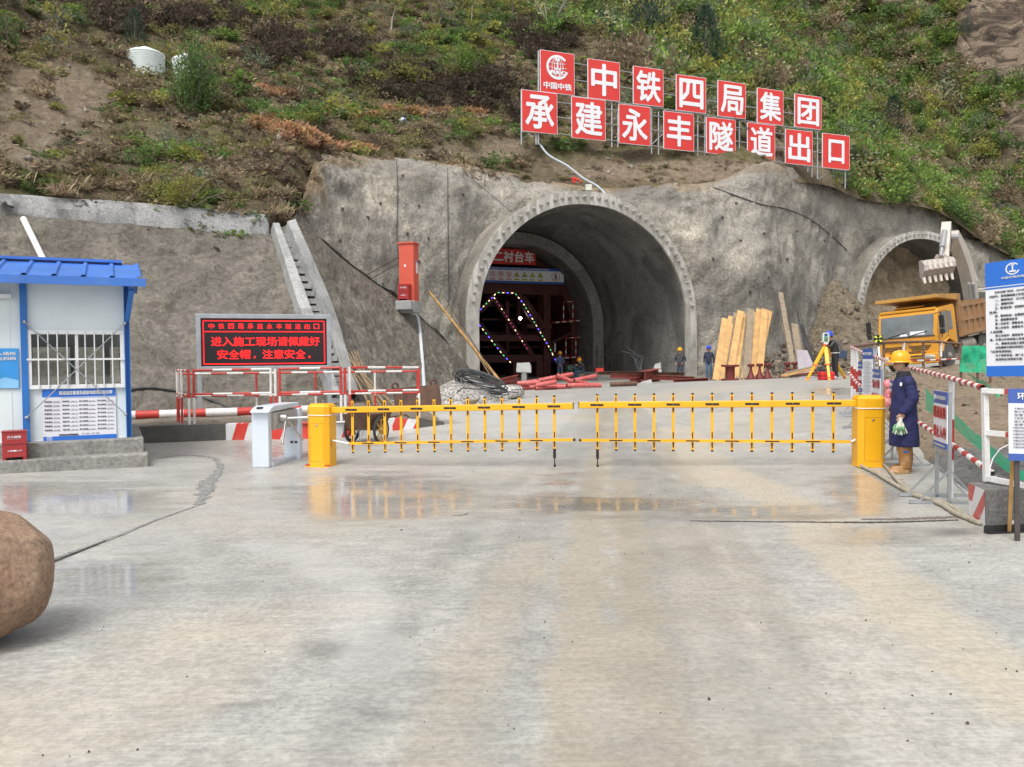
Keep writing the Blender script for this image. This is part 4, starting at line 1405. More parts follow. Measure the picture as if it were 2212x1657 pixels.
plant("shrub", 'round', 868, 178, 60, 165, 'yellow', "broad yellow-green bush overhanging a dark brown tangle", 1300, .06, tint=.8)
plant("shrub", 'round', 985, 165, 100, 135, 'bright', "bright green bush with hanging bare stems left of the emblem panel", 1200, .06, tint=.85)
plant("tree", 'round', 10, 108, 105, 90, 'mid', "dense dark green tree cut by the left edge of the picture", 900, .07, "tree", tint=.75)
plant("tree", 'round', 1395, 100, 150, 150, 'conifer', "large dark green tree high above the red character panels", 1500, .06, "tree", tint=1.3)
plant("shrub", 'feather', 1375, 132, 85, 110, 'yellow', "yellowish feathery bush in front of the large dark tree", 900, .05, tint=.8)
plant("conifer", 'cone', 1525, 168, 155, 105, 'conifer', "tall dark blue-green conifer above the middle of the red panels", 1300, .06, "conifer", tint=1.2)
plant("conifer", 'cone', 1930, 284, 78, 62, 'conifer', "small dark conifer among bright shrubs right of the red panels", 700, .08, "conifer", tint=1.2)
plant("shrub", 'round', 2120, 354, 62, 115, 'yellow', "vivid yellow-green bush low on the right-hand hillside", 900, .07)
plant("shrub", 'feather', 1990, 212, 52, 92, 'yellow', "golden-green feathery bush in the middle of the right-hand hillside", 600, .07)
plant("shrub", 'round', 2110, 218, 64, 140, 'bright', "wide bright green bush below the bare cliff", 1000, .06, tint=1.2)
plant("shrub", 'round', 1909, 160, 42, 80, 'grey', "grey-green bush dotted with pale blossom in the upper right of the hillside", 600, .07, flower=(.4, PAL['pale']))
plant("shrub", 'round', 1766, 62, 60, 100, 'mid', "bush thick with pale blossom near the top of the green hillside", 700, .07, flower=(.4, PAL['pale']))
plant("shrub", 'round', 1969, 340, 44, 90, 'mid', "blossoming bush on the lower right hillside above the second tunnel", 600, .07, flower=(.3, PAL['pale']))
plant("shrub", 'round', 1623, 172, 50, 60, 'grey', "pale flowering bush just above the fourth and fifth upper red panels", 450, .08, flower=(.3, PAL['pale']))
plant("shrub", 'round', 2085, 74, 48, 50, 'conifer', "small dark shrub standing at the foot of the bare cliff", 500, .08, tint=1.3)
sapling(590, 74, 95, 75, 'yellow', "slender young tree with yellow leaves and one straight trunk, above and right of the tanks", 240)
sapling(110, 120, 100, 80, 'yellow', "thin yellow-leaved sapling on the bare slope at upper left", 120)
sapling(845, 64, 78, 60, 'yellow', "yellow-leaved young tree with a forked pale trunk", 200, bark=m_pale_bark)
sapling(943, 66, 90, 110, 'olive', "spreading dark-branched young tree between two yellow-leaved ones", 260, multi=3)
sapling(1018, 56, 62, 60, 'yellow', "short bright yellow-green young tree right of the dark-branched one", 260, bark=m_pale_bark)
sapling(1105, 52, 70, 60, 'yellow', "slim yellow tree left of the bare grey one", 160)
sapling(1188, 58, 75, 85, 'olive', "bare grey multi-stemmed tree with hardly any leaves", 60, bark=m_pale_bark, multi=5)
sapling(1300, 64, 80, 60, 'yellow', "thin pale-trunked tree with sparse yellow leaves above the emblem panel", 110, bark=m_pale_bark)
sapling(1160, 20, 60, 60, 'yellow', "yellow-leaved tree half cut by the top edge, left of centre", 150)

# ================================================================== BUILT THINGS ON THE SLOPE
m_cope = soil_mat("coping_concrete", [(.3, (.25, .255, .255)), (.7, (.40, .40, .395))], .9, .35, .03, 14, dark=(1.1, .5, .8, (.13, .13, .13)))
a = [at(*p) for p in slope_top[:6]]
b = [at(*p) for p in rim[:6]]
b = [at(p[0], q[1] - (q[1] - p[1]) * 1.0, q[2] + .25) for p, q in zip(rim[:6], slope_top[:6])]
ts = np.linspace(0, 5, 80)
Ai, Bi = interp_rows(np.array([tuple(p) for p in a]), ts), interp_rows(np.array([tuple(p) for p in b]), ts)
off = np.array([-.3, .52, 0])
wob = lambda P, k: P + (fbm(P + k, 3, 1.2)[:, None] - .5) * np.array([.1, -.16, .05])
sec = np.stack([wob(Ai - np.array([0, 0, .5]), 3) + np.array([.1, -.24, 0]), wob(Ai, 1) + np.array([.1, -.26, .03]), wob(Bi, 2) + np.array([.1, -.2, 0]), wob(Bi, 2) + off, Bi + off - np.array([0, 0, 1.2])], 1)
mb = MB().grid(sec)
tag(mb.build("retaining_wall_coping", m_cope, smooth=40), "long grey concrete coping along the top of the brown sprayed slope", "wall")
# stair channel down the slope
m_stair = soil_mat("stair_concrete", [(.3, (.30, .305, .30)), (.7, (.44, .44, .43))], 1.3, .3, .02, 18, dark=(1.2, .55, .5, (.2, .2, .195)))
st = thing("drainage_stair", "steep concrete stair channel with side walls going up the slope behind the display board", "stair", tuple(on(SLOPE, 720, 800)))
def edge_line(pts_):
    out = []
    for t in np.linspace(0, len(pts_) - 1, 40):
        x, y = interp_rows(np.array(pts_, float), [t])[0]
        out.append(x), out.append(y)
    return [(out[i], out[i + 1]) for i in range(0, len(out), 2)]
def strip(name, le, re, hgt):
    L_, R_ = [on(SLOPE, *p, 30) for p in edge_line(le)], [on(SLOPE, *p, 30) for p in edge_line(re)]
    n = Vector((.42, -.68, .6))
    sec = []
    for p, q in zip(L_, R_):
        nn = n * hgt * (1 + .12 * float(vnoise(np.array([p.x, p.y, p.z]) * 1.5)))
        sec.append([tuple(p - n * .3), tuple(p + nn), tuple(q + nn), tuple(q - n * .3)])
    return MB().grid(np.array(sec)).build(name, m_stair, st, smooth=30, world_space=True)
strip("side_wall", [(584, 500), (640, 680), (708, 862)], [(597, 500), (664, 680), (724, 862)], .42)
strip("side_wall", [(615, 497), (688, 680), (742, 862)], [(632, 492), (712, 680), (766, 862)], .42)
cl = [on(SLOPE, *p, 30) for p in edge_line([(607, 508), (675, 690), (733, 870)])]
Lt = sum((p - q).length for p, q in zip(cl[1:], cl[:-1]))
for k in range(26):
    f = (k + .5) / 26 * 39
    p = cl[int(f)].lerp(cl[min(int(f) + 1, 39)], f - int(f))
    mb = MB().box(p + Vector((.04, -.06, .02)), (.62, .34, .17), rotz(RAD(28)))
    mb.build("step", m_stair, st, world_space=True)
# big lettered sign
sg = thing("hillside_sign", "two rows of red panels with large white characters on a steel frame above the tunnel", "sign", (1.6, 48.0, 14.0))
rv = rr_
nv = Vector((rv.y, -rv.x, 0))
def sp_(px, py):
    o = Vector((1.6, 48.0, 0))
    d = ray(px, py)
    t = (o - CAM).dot(nv) / d.dot(nv)
    return CAM + d * t
m_pan, m_let = M("panel_red", (.66, .042, .035), .5, 0, .06, .8), M("panel_white", (.80, .80, .84), .5, 0, .03, 2)
row1 = [("logo", 1167, 1240, 108, 206), ("中", 1270, 1338, 127, 219), ("铁", 1368, 1432, 143, 231), ("四", 1461, 1524, 161, 245), ("局", 1551, 1610, 174, 257), ("集", 1636, 1691, 190, 271), ("团", 1717, 1773, 203, 280)]
row2 = [("承", 1127, 1203, 194, 290), ("建", 1235, 1307, 209, 304), ("永", 1337, 1404, 225, 315), ("丰", 1434, 1498, 240, 327), ("隧", 1526, 1588, 253, 336), ("道", 1615, 1673, 265, 347), ("出", 1697, 1754, 279, 358), ("口", 1777, 1834, 288, 367)]
for row in (row1, row2):
    for ch, x0, x1, y0, y1 in row:
        a, b = sp_(x0, y0), sp_(x1, y1)
        w_, h_ = (b - a).length if False else math.hypot(b.x - a.x, b.y - a.y), a.z - b.z
        c = (a + b) / 2
        mb = MB()
        mb.mat(0).box(c - nv * 0, (w_, .06, h_), rotz(math.atan2(rv.y, rv.x)))
        mb.mat(1)
        for s_ in (-1, 1):
            mb.box(c + rv * s_ * (w_ / 2 + .008) - nv * .01, (.03, .07, h_ + .03), rotz(math.atan2(rv.y, rv.x)))
            mb.box(c + Z * s_ * (h_ / 2 + .008) - nv * .01, (w_ + .03, .07, .03), rotz(math.atan2(rv.y, rv.x)))
        pn = mb.build("panel", [m_pan, m_let], sg, world_space=True)
        o = c + nv * .045
        mb = MB()
        if ch == "logo":
            mb.text("中国中铁", o - Z * h_ * .33, rv, Z, w_ * .84, h_ * .17, .03)
            oc_ = o + Z * h_ * .13
            u, uz = w_ * .33, h_ * .30
            ring = []
            for i in range(41):
                a_ = RAD(40 + 300 * i / 40)
                ring.append(a_)
            vs_, fs = [], []
            for a_ in ring:
                for r0 in (1.0, .80):
                    vs_.append(oc_ + rv * u * r0 * math.cos(a_) + Z * uz * r0 * math.sin(a_))
            mb.add(vs_, [(2 * i, 2 * i + 2, 2 * i + 3, 2 * i + 1) for i in range(40)])
            for kx in (.62, .34):
                for s_ in (-1, 1):
                    mb.path([oc_ + rv * (s_ * u * .8 * kx * math.cos(q_)) + Z * uz * .8 * math.sin(q_) for q_ in np.linspace(-1.5, 1.5, 14)], .018, 4)
            for hz_ in (.42, -.05):
                mb.path([oc_ + rv * (u * .8 * math.sqrt(1 - hz_ ** 2) * q_) + Z * uz * (.8 * hz_ - .06 * (1 - q_ * q_)) for q_ in np.linspace(-1, 1, 10)], .018, 4)
            mb.box(oc_ + Z * uz * .62, (u * .42, .02, uz * .2), rotz(math.atan2(rv.y, rv.x)))
            mb.box(oc_ + Z * uz * .2, (u * .13, .02, uz * .75), rotz(math.atan2(rv.y, rv.x)))
            mb.prism([(-.32, -.22), (.32, -.22), (.1, -.02), (-.1, -.02)], oc_ + Z * uz * .0, rv * u, Z * uz, .01)
            mb.text("REC", oc_ - Z * uz * .42 + rv * u * .1, rv, Z, u * 1.5, uz * .3, .05)
        else:
            mb.text(ch, o, rv, Z, w_ * (.60 if ch == "口" else .83), h_ * (.70 if ch == "口" else .84), .024)
        mb.build("lettering", m_let, pn, world_space=True)
mb = MB()
for row, (fa, fb, fc_) in ((row1, (.18, .62, 1.05)), (row2, (.18, .58, 1.02))):
    a, b = row[0], row[-1]
    for f in (fa, fb, fc_):
        p, q = sp_(a[1], a[3] + (a[4] - a[3] - 14) * f), sp_(b[2], b[3] + 8 + (b[4] - b[3] - 8) * f)
        mb.tube(p - nv * .08, q - nv * .08, .03, n=6)
mb.build("rail", m_steel, sg, world_space=True)
for px, y0, y1 in ((1165, 108, 300), (1128, 194, 300), (1160, 206, 300), (1324, 215, 306), (1337, 235, 306), (1410, 230, 320), (1425, 240, 322), (1525, 245, 335), (1590, 255, 345), (1600, 255, 345), (1672, 270, 352), (1748, 280, 360), (1757, 290, 372), (1769, 278, 376), (1829, 288, 397), (1510, 245, 335)):
    a, b = sp_(px, y0) - nv * .14, sp_(px, y1) - nv * .14
    b.z = min(b.z, a.z - 1) - .3
    MB().tube(a, b, .045, n=6).build("post", m_steel, sg, world_space=True)
for px, py, qx, qy in ((1327, 255, 1410, 214), (1405, 317, 1440, 285), (1600, 274, 1690, 268), (1744, 360, 1752, 350), (1775, 385, 1800, 366), (1130, 300, 1145, 288), (1757, 310, 1790, 305)):
    MB().tube(sp_(px, py) - nv * .3, sp_(qx, qy) - nv * .3, .025, n=6).build("stay", m_steel, sg, world_space=True)
# water tanks
m_tank = M("tank_plastic", (.66, .72, .70), .45, 0, .06, 2, dirt=.15, dcol=(.4, .4, .34))
def tank(px, py, wp_, hp_, label):
    b = on(HILL, px, py)
    k = b.y / F
    r, h = wp_ * k / 2, hp_ * k
    t = thing("water_tank", label, "water tank", tuple(b + Vector((0, r * .6, -.1))), group="white water tanks on the hillside")
    pr = [(r * .97, 0)]
    for i in range(11):
        z = h * .06 + h * .68 * i / 11
        pr += [(r, z), (r, z + h * .045), (r * .97, z + h * .05), (r * .97, z + h * .06)]
    pr += [(r, h * .76), (r * .98, h * .82), (r * .8, h * .88), (r * .42, h * .93), (r * .38, h * .93)]
    MB().lathe(pr, n=32).build("tank_body", m_tank, t, smooth=50)
    MB().lathe([(r * .38, h * .925), (r * .38, h * .97), (r * .34, h), (0, h * 1.01)], n=24).build("lid", m_tank, t, smooth=40)
    MB().path([(-r * 1.0, -.1, h * .7), (-r * 1.14, -.1, h * .55), (-r * 1.2, -.15, h * .3), (-r * 1.1, -.2, 0)], .03, 6).build("hose", m_steel, t)
    return t
tank(306, 160, 77, 66, "ribbed white plastic water tank standing clear on the terrace")
tank(399, 176, 66, 66, "white plastic water tank half hidden behind the feathery green shrub")
b = on(HILL, 862, 265)
t = thing("white_drum", "small white plastic drum with a blue end on the grassy bank above the rock face", "drum", tuple(b - Vector((0, 0, .05))))
MB().lathe([(.0, 0), (.17, .0), (.18, .05), (.18, .38), (.15, .42), (0, .42)], (0, 0, .18), 14, Matrix.Rotation(math.pi / 2, 3, 'Y')).build("drum_body", m_tank, t, smooth=40)
MB().lathe([(.185, .3), (.185, .4), (0, .425)], (0, 0, .18), 14, Matrix.Rotation(math.pi / 2, 3, 'Y')).build("drum_end", m_sgn_b, t, smooth=40)
# pipes and cables lying on the slopes
def lay(tree, pts_, lift=.08, d=45):
    out = []
    for x, y in edge_line(pts_) if len(pts_) > 2 else [(pts_[0][0] + (pts_[1][0] - pts_[0][0]) * t, pts_[0][1] + (pts_[1][1] - pts_[0][1]) * t) for t in np.linspace(0, 1, 12)]:
        h_, n_ = hit(tree, x, y)
        if h_ is None:
            continue
        out.append(h_ + (CAM - h_).normalized() * lift)
    return out
m_pvc = M("white_pvc", (.80, .79, .80), .4, 0, .04, 3)
m_cab = M("cable", (.05, .05, .052), .55, 0, .3, 5)
m_gc = M("grey_conduit", (.42, .46, .50), .5, 0, .15, 5)
p = lay(SLOPE, [(50, 472), (104, 582)], .16, 26)
t = MB().tube(p[0], p[-1] + (p[-1] - p[0]) * 1.3, .095, n=14)
tag(t.build("drain_pipe", m_pvc, smooth=40), "straight white plastic pipe running down the brown slope above the cabin roof", "pipe")
def cable(name, tree, pts_, r, mat, label, cat="cable", lift=.06, d=45):
    q_ = lay(tree, pts_, lift, d)
    return tag(MB().path(q_, r, 6).build(name, mat, smooth=60), label, cat)
cable("hanging_cable", FACE, [(857, 345), (859, 430), (858, 520), (866, 600)], .022, m_cab, "thin dark cable hanging straight down the face above the tall red cabinet")
cable("hanging_cable", FACE, [(967, 362), (968, 500), (969, 640), (966, 662)], .022, m_cab, "dark cable hanging down the face midway between the red cabinet and the portal")
cable("loose_cable", FACE, [(870, 560), (862, 600), (845, 640), (826, 610)], .02, m_cab, "loose grey cable looping down left of the tall red cabinet")
cable("loose_cable", FACE, [(1000, 370), (1060, 420), (1120, 470)], .012, m_cab, "thin wire slanting across the face up to the left of the portal")
cable("loose_cable", FACE, [(1540, 404), (1640, 440), (1700, 452), (1760, 480), (1830, 540)], .03, m_cab, "dark cable crossing the face between the two portals")
q_ = [on(HILL, x, y) + Vector((0, -.1, .1)) for x, y in ((1108, 288), (1135, 292), (1160, 310))] + [at(1185, 335, 47), at(1225, 358, 46), at(1260, 385, 45.5), at(1290, 402, 45), at(1308, 420, 44.3)]
tag(MB().path([Vector(v) for v in interp_rows(np.array([tuple(v) for v in q_]), np.linspace(0, len(q_) - 1, 40))], .06, 8).build("conduit", m_gc, smooth=60), "grey conduit arching down from under the first lower red panel to the portal crown", "pipe")
fl = thing("floodlight", "small square floodlight fixed above the crown of the portal ring", "floodlight", tuple(at(1272, 405, 43.0)))
MB().box((0, .06, 0), (.36, .12, .34)).build("housing", m_steel, fl, bevel=.015)
MB().box((0, -.008, 0), (.3, .01, .27)).build("lens", M("lamp_lens", (.62, .62, .5), .3), fl)
MB().box((0, .1, -.28), (.08, .08, .3)).build("bracket", m_steel, fl)
rg_ = on(FACE, 1247, 392, 45)
mb = MB()
for k in range(9):
    mb.ell(rg_ + Vector((random.uniform(-.35, .35), -.1, random.uniform(-.1, .15))), (random.uniform(.08, .2), .06, random.uniform(.05, .1)), 7, 4, rotz(random.uniform(0, 3)))
tag(mb.build("red_rag", m_sgn_r, smooth=80), "crumpled red rag lying on the rim above the portal", "rag")
stub = MB().tube((0, .3, .05), (0, -.22, -.03), .03, n=6).box((0, -.02, 0), (.14, .03, .14)).build("rock_bolt", m_rebar)
for i, (px, py) in enumerate(((795, 470), (880, 505), (925, 515), (822, 440), (740, 452), (905, 445), (735, 520), (1000, 420), (870, 380), (905, 565), (1560, 470), (1600, 520), (1650, 505), (1540, 560), (1700, 560), (1660, 600), (1720, 500), (1780, 520), (1590, 440), (1620, 630))):
    h_, n_ = hit(FACE, px, py)
    if h_ is None:
        continue
    s_ = stub if i == 0 else stub.copy()
    if i:
        COL.objects.link(s_)
    s_.location = h_
    tag(s_, "short dark steel bolt end sticking out of the grey sprayed rock face", "rock bolt", "bolt ends in the sprayed face")

# ================================================================== LEFT SIDE: CABIN
m_wall = M("cabin_panel", (.70, .77, .79), .45, 0, .05, .7, dirt=.14, dcol=(.40, .40, .36))
m_blue = M("cabin_blue", (.018, .15, .48), .45, 0, .10, 2)
m_roof = M("roof_blue", (.05, .17, .55), .42, 0, .14, 1.5, dirt=.35, dcol=(.16, .24, .42))
m_wht = M("frame_white", (.74, .75, .76), .45, 0, .05, 3)
m_plinth = soil_mat("plinth_concrete", [(.3, (.22, .215, .20)), (.7, (.36, .35, .325))], 1.1, .3, .02, 16, dark=(1.1, .52, .6, (.17, .155, .125)))
c0 = at(277, 945, 14.5)
ex = Vector((.90, .436, 0)).normalized()
ey = Vector((-ex.y, ex.x, 0))
def wp(px, py, back=0.0):
    """point of the cabin's front plane (or a plane behind it), in cabin coordinates: x along the front, y inwards, z up"""
    d = ray(px, py)
    o = c0 + ey * back
    t = (o - CAM).dot(ey) / d.dot(ey)
    q = CAM + d * t - Vector((c0.x, c0.y, 0))
    return Vector((q.dot(ex), back, q.z))
cab = thing("site_cabin", "white panel cabin with blue posts and blue ribbed roof", "cabin", (c0.x, c0.y, 0), math.atan2(ex.y, ex.x))
zf, zt = wp(277, 944).z, wp(150, 614).z
XL, DEP = -7.0, 3.0
wa, wb = wp(60, 720), wp(268, 834)
zw1, zw0 = wp(165, 720).z, wp(165, 833).z
def cbox(name, x0, x1, y0, y1, z0, z1, mat, par=None, bevel=0.0):
    return MB().box(((x0 + x1) / 2, (y0 + y1) / 2, (z0 + z1) / 2), (x1 - x0, y1 - y0, z1 - z0)).build(name, mat, par or cab, bevel=bevel)
mb = MB()
for x0, x1, z0, z1 in ((XL, wa.x, zf, zt), (wb.x, 0, zf, zt), (wa.x, wb.x, zf, zw0), (wa.x, wb.x, zw1, zt)):
    mb.box(((x0 + x1) / 2, .05, (z0 + z1) / 2), (x1 - x0, .08, z1 - z0))
for x in np.arange(XL + .5, 0, .95):
    if not wa.x < x < wb.x:
        mb.box((x, .008, (zf + zt) / 2), (.012, .01, zt - zf - .02))
mb.box((-.05, DEP / 2, (zf + zt) / 2), (.08, DEP - .2, zt - zf)).box((XL, DEP / 2, (zf + zt) / 2), (.08, DEP - .2, zt - zf))
# rear wall with window openings
ops = sorted([(wp(70, 750, DEP), wp(153, 832, DEP)), (wp(160, 750, DEP), wp(226, 832, DEP)), (wp(237, 752, DEP), wp(262, 832, DEP))], key=lambda q: q[0].x)
xs, zo0, zo1 = XL, ops[0][1].z, ops[0][0].z
for a, b in ops:
    mb.box(((xs + a.x) / 2, DEP, (zf + zt) / 2), (a.x - xs, .06, zt - zf))
    mb.box(((b.x + a.x) / 2, DEP, (zf + zo0) / 2), (b.x - a.x, .06, zo0 - zf)).box(((b.x + a.x) / 2, DEP, (zt + zo1) / 2), (b.x - a.x, .06, zt - zo1))
    xs = b.x
mb.box((xs / 2, DEP, (zf + zt) / 2), (-xs, .06, zt - zf))
mb.box((XL / 2, DEP / 2, zf - .02), (-XL, DEP, .06)).box((XL / 2, DEP / 2, zt + .03), (-XL, DEP, .05))
mb.build("wall", m_wall, cab)
for px in (54, -150):
    x = wp(px, 780).x
    MB().box((x, -.015, (zf + zt) / 2), (.1, .09, zt - zf - .01)).box((x, -.07, (zf + zt) / 2), (.1, .012, zt - zf - .02)).build("post", m_blue, cab)
mb = MB()
mb.box((-.02, -.03, (zf + zt) / 2), (.012, .12, zt - zf - .01)).box((.055, -.03, (zf + zt) / 2), (.012, .12, zt - zf - .01)).box((.018, .0, (zf + zt) / 2), (.07, .012, zt - zf - .012))
mb.build("post", m_blue, cab)
MB().bar((.02, -.06, zt - .62), (.1, -.42, zt - .1), .07).build("eave_bracket", m_blue, cab)
# roof: gable, ribbed, with fascia and ridge trim
ze = zt + .0
mb = MB()
ov, rx, ridge, rise = .48, .28, 1.35, .42
n = int((rx - XL) / .43)
prof = []
for i in range(n + 1):
    x = rx - i * .43
    prof += [(x, 0), (x - .03, .035), (x - .07, .035), (x - .1, 0)]
pr = [p for p in prof]
for y0, z0, y1, z1 in ((-ov, ze + .09, ridge, ze + .09 + rise), (ridge, ze + .09 + rise, DEP + .4, ze + .09)):
    vs_ = []
    for x, b in pr:
        vs_ += [(x, y0, z0 + b), (x, y1, z1 + b)]
    mb.add(vs_, [(2 * i, 2 * i + 2, 2 * i + 3, 2 * i + 1) for i in range(len(pr) - 1)])
mb.build("roof", m_roof, cab)
MB().box(((rx + .04 + XL) / 2, -ov - .03, ze + .02), (rx + .04 - XL, .05, .135)).build("fascia", m_roof, cab)
MB().box(((rx - .3 + XL) / 2, ridge, ze + .13 + rise), (rx - .3 - XL, .3, .05)).build("ridge_trim", m_roof, cab)
MB().box((XL / 2, -ov / 2, ze + .03), (-XL + .15, ov - .06, .05)).build("soffit", m_blue, cab)
# window
win = cab_win = MB()
fx0, fx1, fz0, fz1 = wa.x - .02, wb.x + .02, zw0 - .05, zw1 + .05
def frame(mb, x0, x1, z0, z1, w_, y, dpt):
    mb.box(((x0 + x1) / 2, y, z0 + w_ / 2), (x1 - x0, dpt, w_)).box(((x0 + x1) / 2, y, z1 - w_ / 2), (x1 - x0, dpt, w_))
    mb.box((x0 + w_ / 2, y, (z0 + z1) / 2), (w_, dpt, z1 - z0 - 2 * w_)).box((x1 - w_ / 2, y, (z0 + z1) / 2), (w_, dpt, z1 - z0 - 2 * w_))
mb = MB()
frame(mb, fx0, fx1, fz0, fz1, .07, -.02, .07)
mb.box(((fx0 + fx1) / 2, 0, (fz0 + fz1) / 2), (.05, .05, fz1 - fz0 - .14))
wino = mb.build("window", m_wht, cab, bevel=.006)
mb = MB()
for px in (84, 105, 125, 146, 185, 205, 224, 243):
    x = wp(px, 776).x
    mb.tube((x, -.075, fz0 + .02), (x, -.075, fz1 - .02), .011, n=6)
mb.box(((fx0 + fx1) / 2, -.075, wp(165, 776).z), (fx1 - fx0, .02, .03))
mb.build("window_bars", m_wht, wino)
gm_, gnt_, gb2 = node_mat("window_glass")
gN, gL = gnt_.nodes, gnt_.links
tr = gN.new("ShaderNodeBsdfTransparent")
tr.inputs[0].default_value = (.80, .83, .82, 1)
gl = gN.new("ShaderNodeBsdfGlossy")
gl.inputs["Roughness"].default_value = .03
gl.inputs["Color"].default_value = (.8, .8, .8, 1)
mxs = gN.new("ShaderNodeMixShader")
mxs.inputs[0].default_value = .10
gL.new(tr.outputs[0], mxs.inputs[1])
gL.new(gl.outputs[0], mxs.inputs[2])
gL.new(mxs.outputs[0], gN["Material Output"].inputs["Surface"])
mb = MB().box(((fx0 + fx1) / 2, .02, (fz0 + fz1) / 2), (fx1 - fx0 - .1, .006, fz1 - fz0 - .1))
mb.build("pane", gm_, wino)
# things inside, seen through the window
mb = MB().box((-1.3, 1.6, zf + .72), (1.7, .6, .05)).box((-2.0, 1.6, zf + .36), (.06, .5, .68)).box((-.6, 1.6, zf + .36), (.06, .5, .68))
tag(mb.build("desk", M("desk_grey", (.3, .3, .3), .6), cab), None)
# wire braces
mb = MB()
for a, b in (((54, 696), (271, 894)), ((269, 699), (59, 901))):
    p, q = wp(*a), wp(*b)
    p.y = q.y = -.11
    mb = MB().tube(p, q, .010, n=5).ell(p, (.03, .03, .03), 6, 4).ell(q, (.03, .03, .03), 6, 4)
    mb.build("brace_wire", m_steel, cab)
lp = wp(0, 640)
MB().box((lp.x - .1, -.08, lp.z), (.55, .12, .07)).build("lamp_housing", m_wht, cab, bevel=.01)
# notices on the wall
def notice(x0, y0, x1, y1):
    a, b = wp(x0, y0), wp(x1, y1)
    return a, b
m_pap, m_pb, m_pk = M("banner_white", (.74, .74, .80), .55, 0, .03, 2), M("banner_blue", (.025, .16, .62), .5, 0, .06, 1.5), M("banner_ink", (.04, .04, .06), .6)
a, b = notice(91, 840, 252, 948)
W_, H_ = b.x - a.x, a.z - b.z
cx, cz = (a.x + b.x) / 2, (a.z + b.z) / 2
mb = MB()
mb.mat(0).box((cx, -.012, cz), (W_, .012, H_))
mb.mat(1).box((cx, -.016, a.z - H_ * .085), (W_, .012, H_ * .15)).box((cx + W_ * .06, -.016, b.z + H_ * .05), (W_ * .88, .012, H_ * .1)).box((a.x + W_ * .02, -.016, b.z + H_ * .05), (W_ * .04, .012, H_ * .1))
for k in range(4):
    mb.box((a.x + W_ * (.05 + .02 * k), -.016, b.z + H_ * .05), (W_ * .009, .012, H_ * .09))
mb.mat(2).box((cx + W_ * .12, -.016, a.z - H_ * .175), (W_ * .74, .012, H_ * .012))
bn = mb.build("notice_banner", [m_pap, m_pb, M("banner_light_blue", (.3, .45, .8), .5)], cab)
mb = MB()
mb.mat(0).text("隧道监控量测及超前地质预报标识牌", (cx + W_ * .09, -.026, a.z - H_ * .085), X, Z, W_ * .73, H_ * .075, .03)
mb.mat(1)
for r_ in range(8):
    z = a.z - H_ * (.245 + .0765 * r_)
    for k, tx in enumerate(("断面里程", "埋设时间", "累计沉降值", "累计收敛值")):
        x = a.x + W_ * (.075 + (0, .235, .475, .725)[k])
        mb.text(tx, (x + .0, -.022, z), X, Z, W_ * (.10, .095, .12, .12)[k], H_ * .03, .012)
        mb.box((x + W_ * (.11, .115, .115, .12)[k], -.02, z - H_ * .018), (W_ * .11, .004, H_ * .004))
        mb.text(("K9+%d" % (460 - 10 * r_), "2021.1.%d" % (5 + 3 * r_), "%d.%d mm" % (3 + r_ % 4, r_), "%d.%d mm" % (2 + r_ % 3, 9 - r_))[k], (x + W_ * (.11, .115, .115, .12)[k], -.022, z), X, Z, W_ * .075, H_ * .022)
mb.text("隧道超前地质预报里程", (a.x + W_ * .34, -.022, b.z + H_ * .125), X, Z, W_ * .26, H_ * .03, .03)
mb.text("K9+400 - K9+380", (a.x + W_ * .64, -.022, b.z + H_ * .13), X, Z, W_ * .24, H_ * .028)
mb.build("lettering", [m_sgn_w, m_pk], bn)
a, b = notice(-62, 753, 42, 839)
W_, H_ = b.x - a.x, a.z - b.z
cx, cz = (a.x + b.x) / 2, (a.z + b.z) / 2
m_pst = M("poster_blue", (.04, .30, .72), .4, 0, .25, 1.2)
ps = MB().box((cx, -.012, cz), (W_, .012, H_)).build("poster", m_pst, cab)
mb = MB()
mb.text("进入场所", (b.x - W_ * .34, -.022, a.z - H_ * .13), X, Z, W_ * .58, H_ * .09, .03)
mb.text("请先扫码", (b.x - W_ * .34, -.022, a.z - H_ * .25), X, Z, W_ * .58, H_ * .09, .03)
mb.build("lettering", m_sgn_w, ps)
mb = MB()
mb.prism([(-.5, -.5), (.5, -.5), (.5, -.30), (.2, -.22), (-.1, -.33), (-.5, -.25)], (cx, -.022, cz), X * W_ * .98, Z * H_ * .98, -.002)
mb.build("poster_wave", M("poster_light", (.25, .55, .85), .4), ps)
# plinth of two steps
mb = MB()
zs = [wp(330, 997).z + .0]
z_low, z_mid = gz(c0.x, c0.y - .6) + .22, zf - .005
PX = .30
mb.box(((XL - 2 + PX - .06) / 2, DEP / 2 - .1, z_mid - .5), (PX - .06 - XL + 2, DEP + .36, 1.0))
pl = thing("cabin_plinth", "two-step concrete plinth under the cabin", "plinth", (c0.x, c0.y, 0), math.atan2(ex.y, ex.x))
mb.build("upper_step", m_plinth, pl, bevel=.02)
MB().box(((XL - 2 + PX) / 2, DEP / 2 - .28, z_low - .5), (PX - XL + 2, DEP + .68, 1.0)).build("lower_step", m_plinth, pl, bevel=.025)
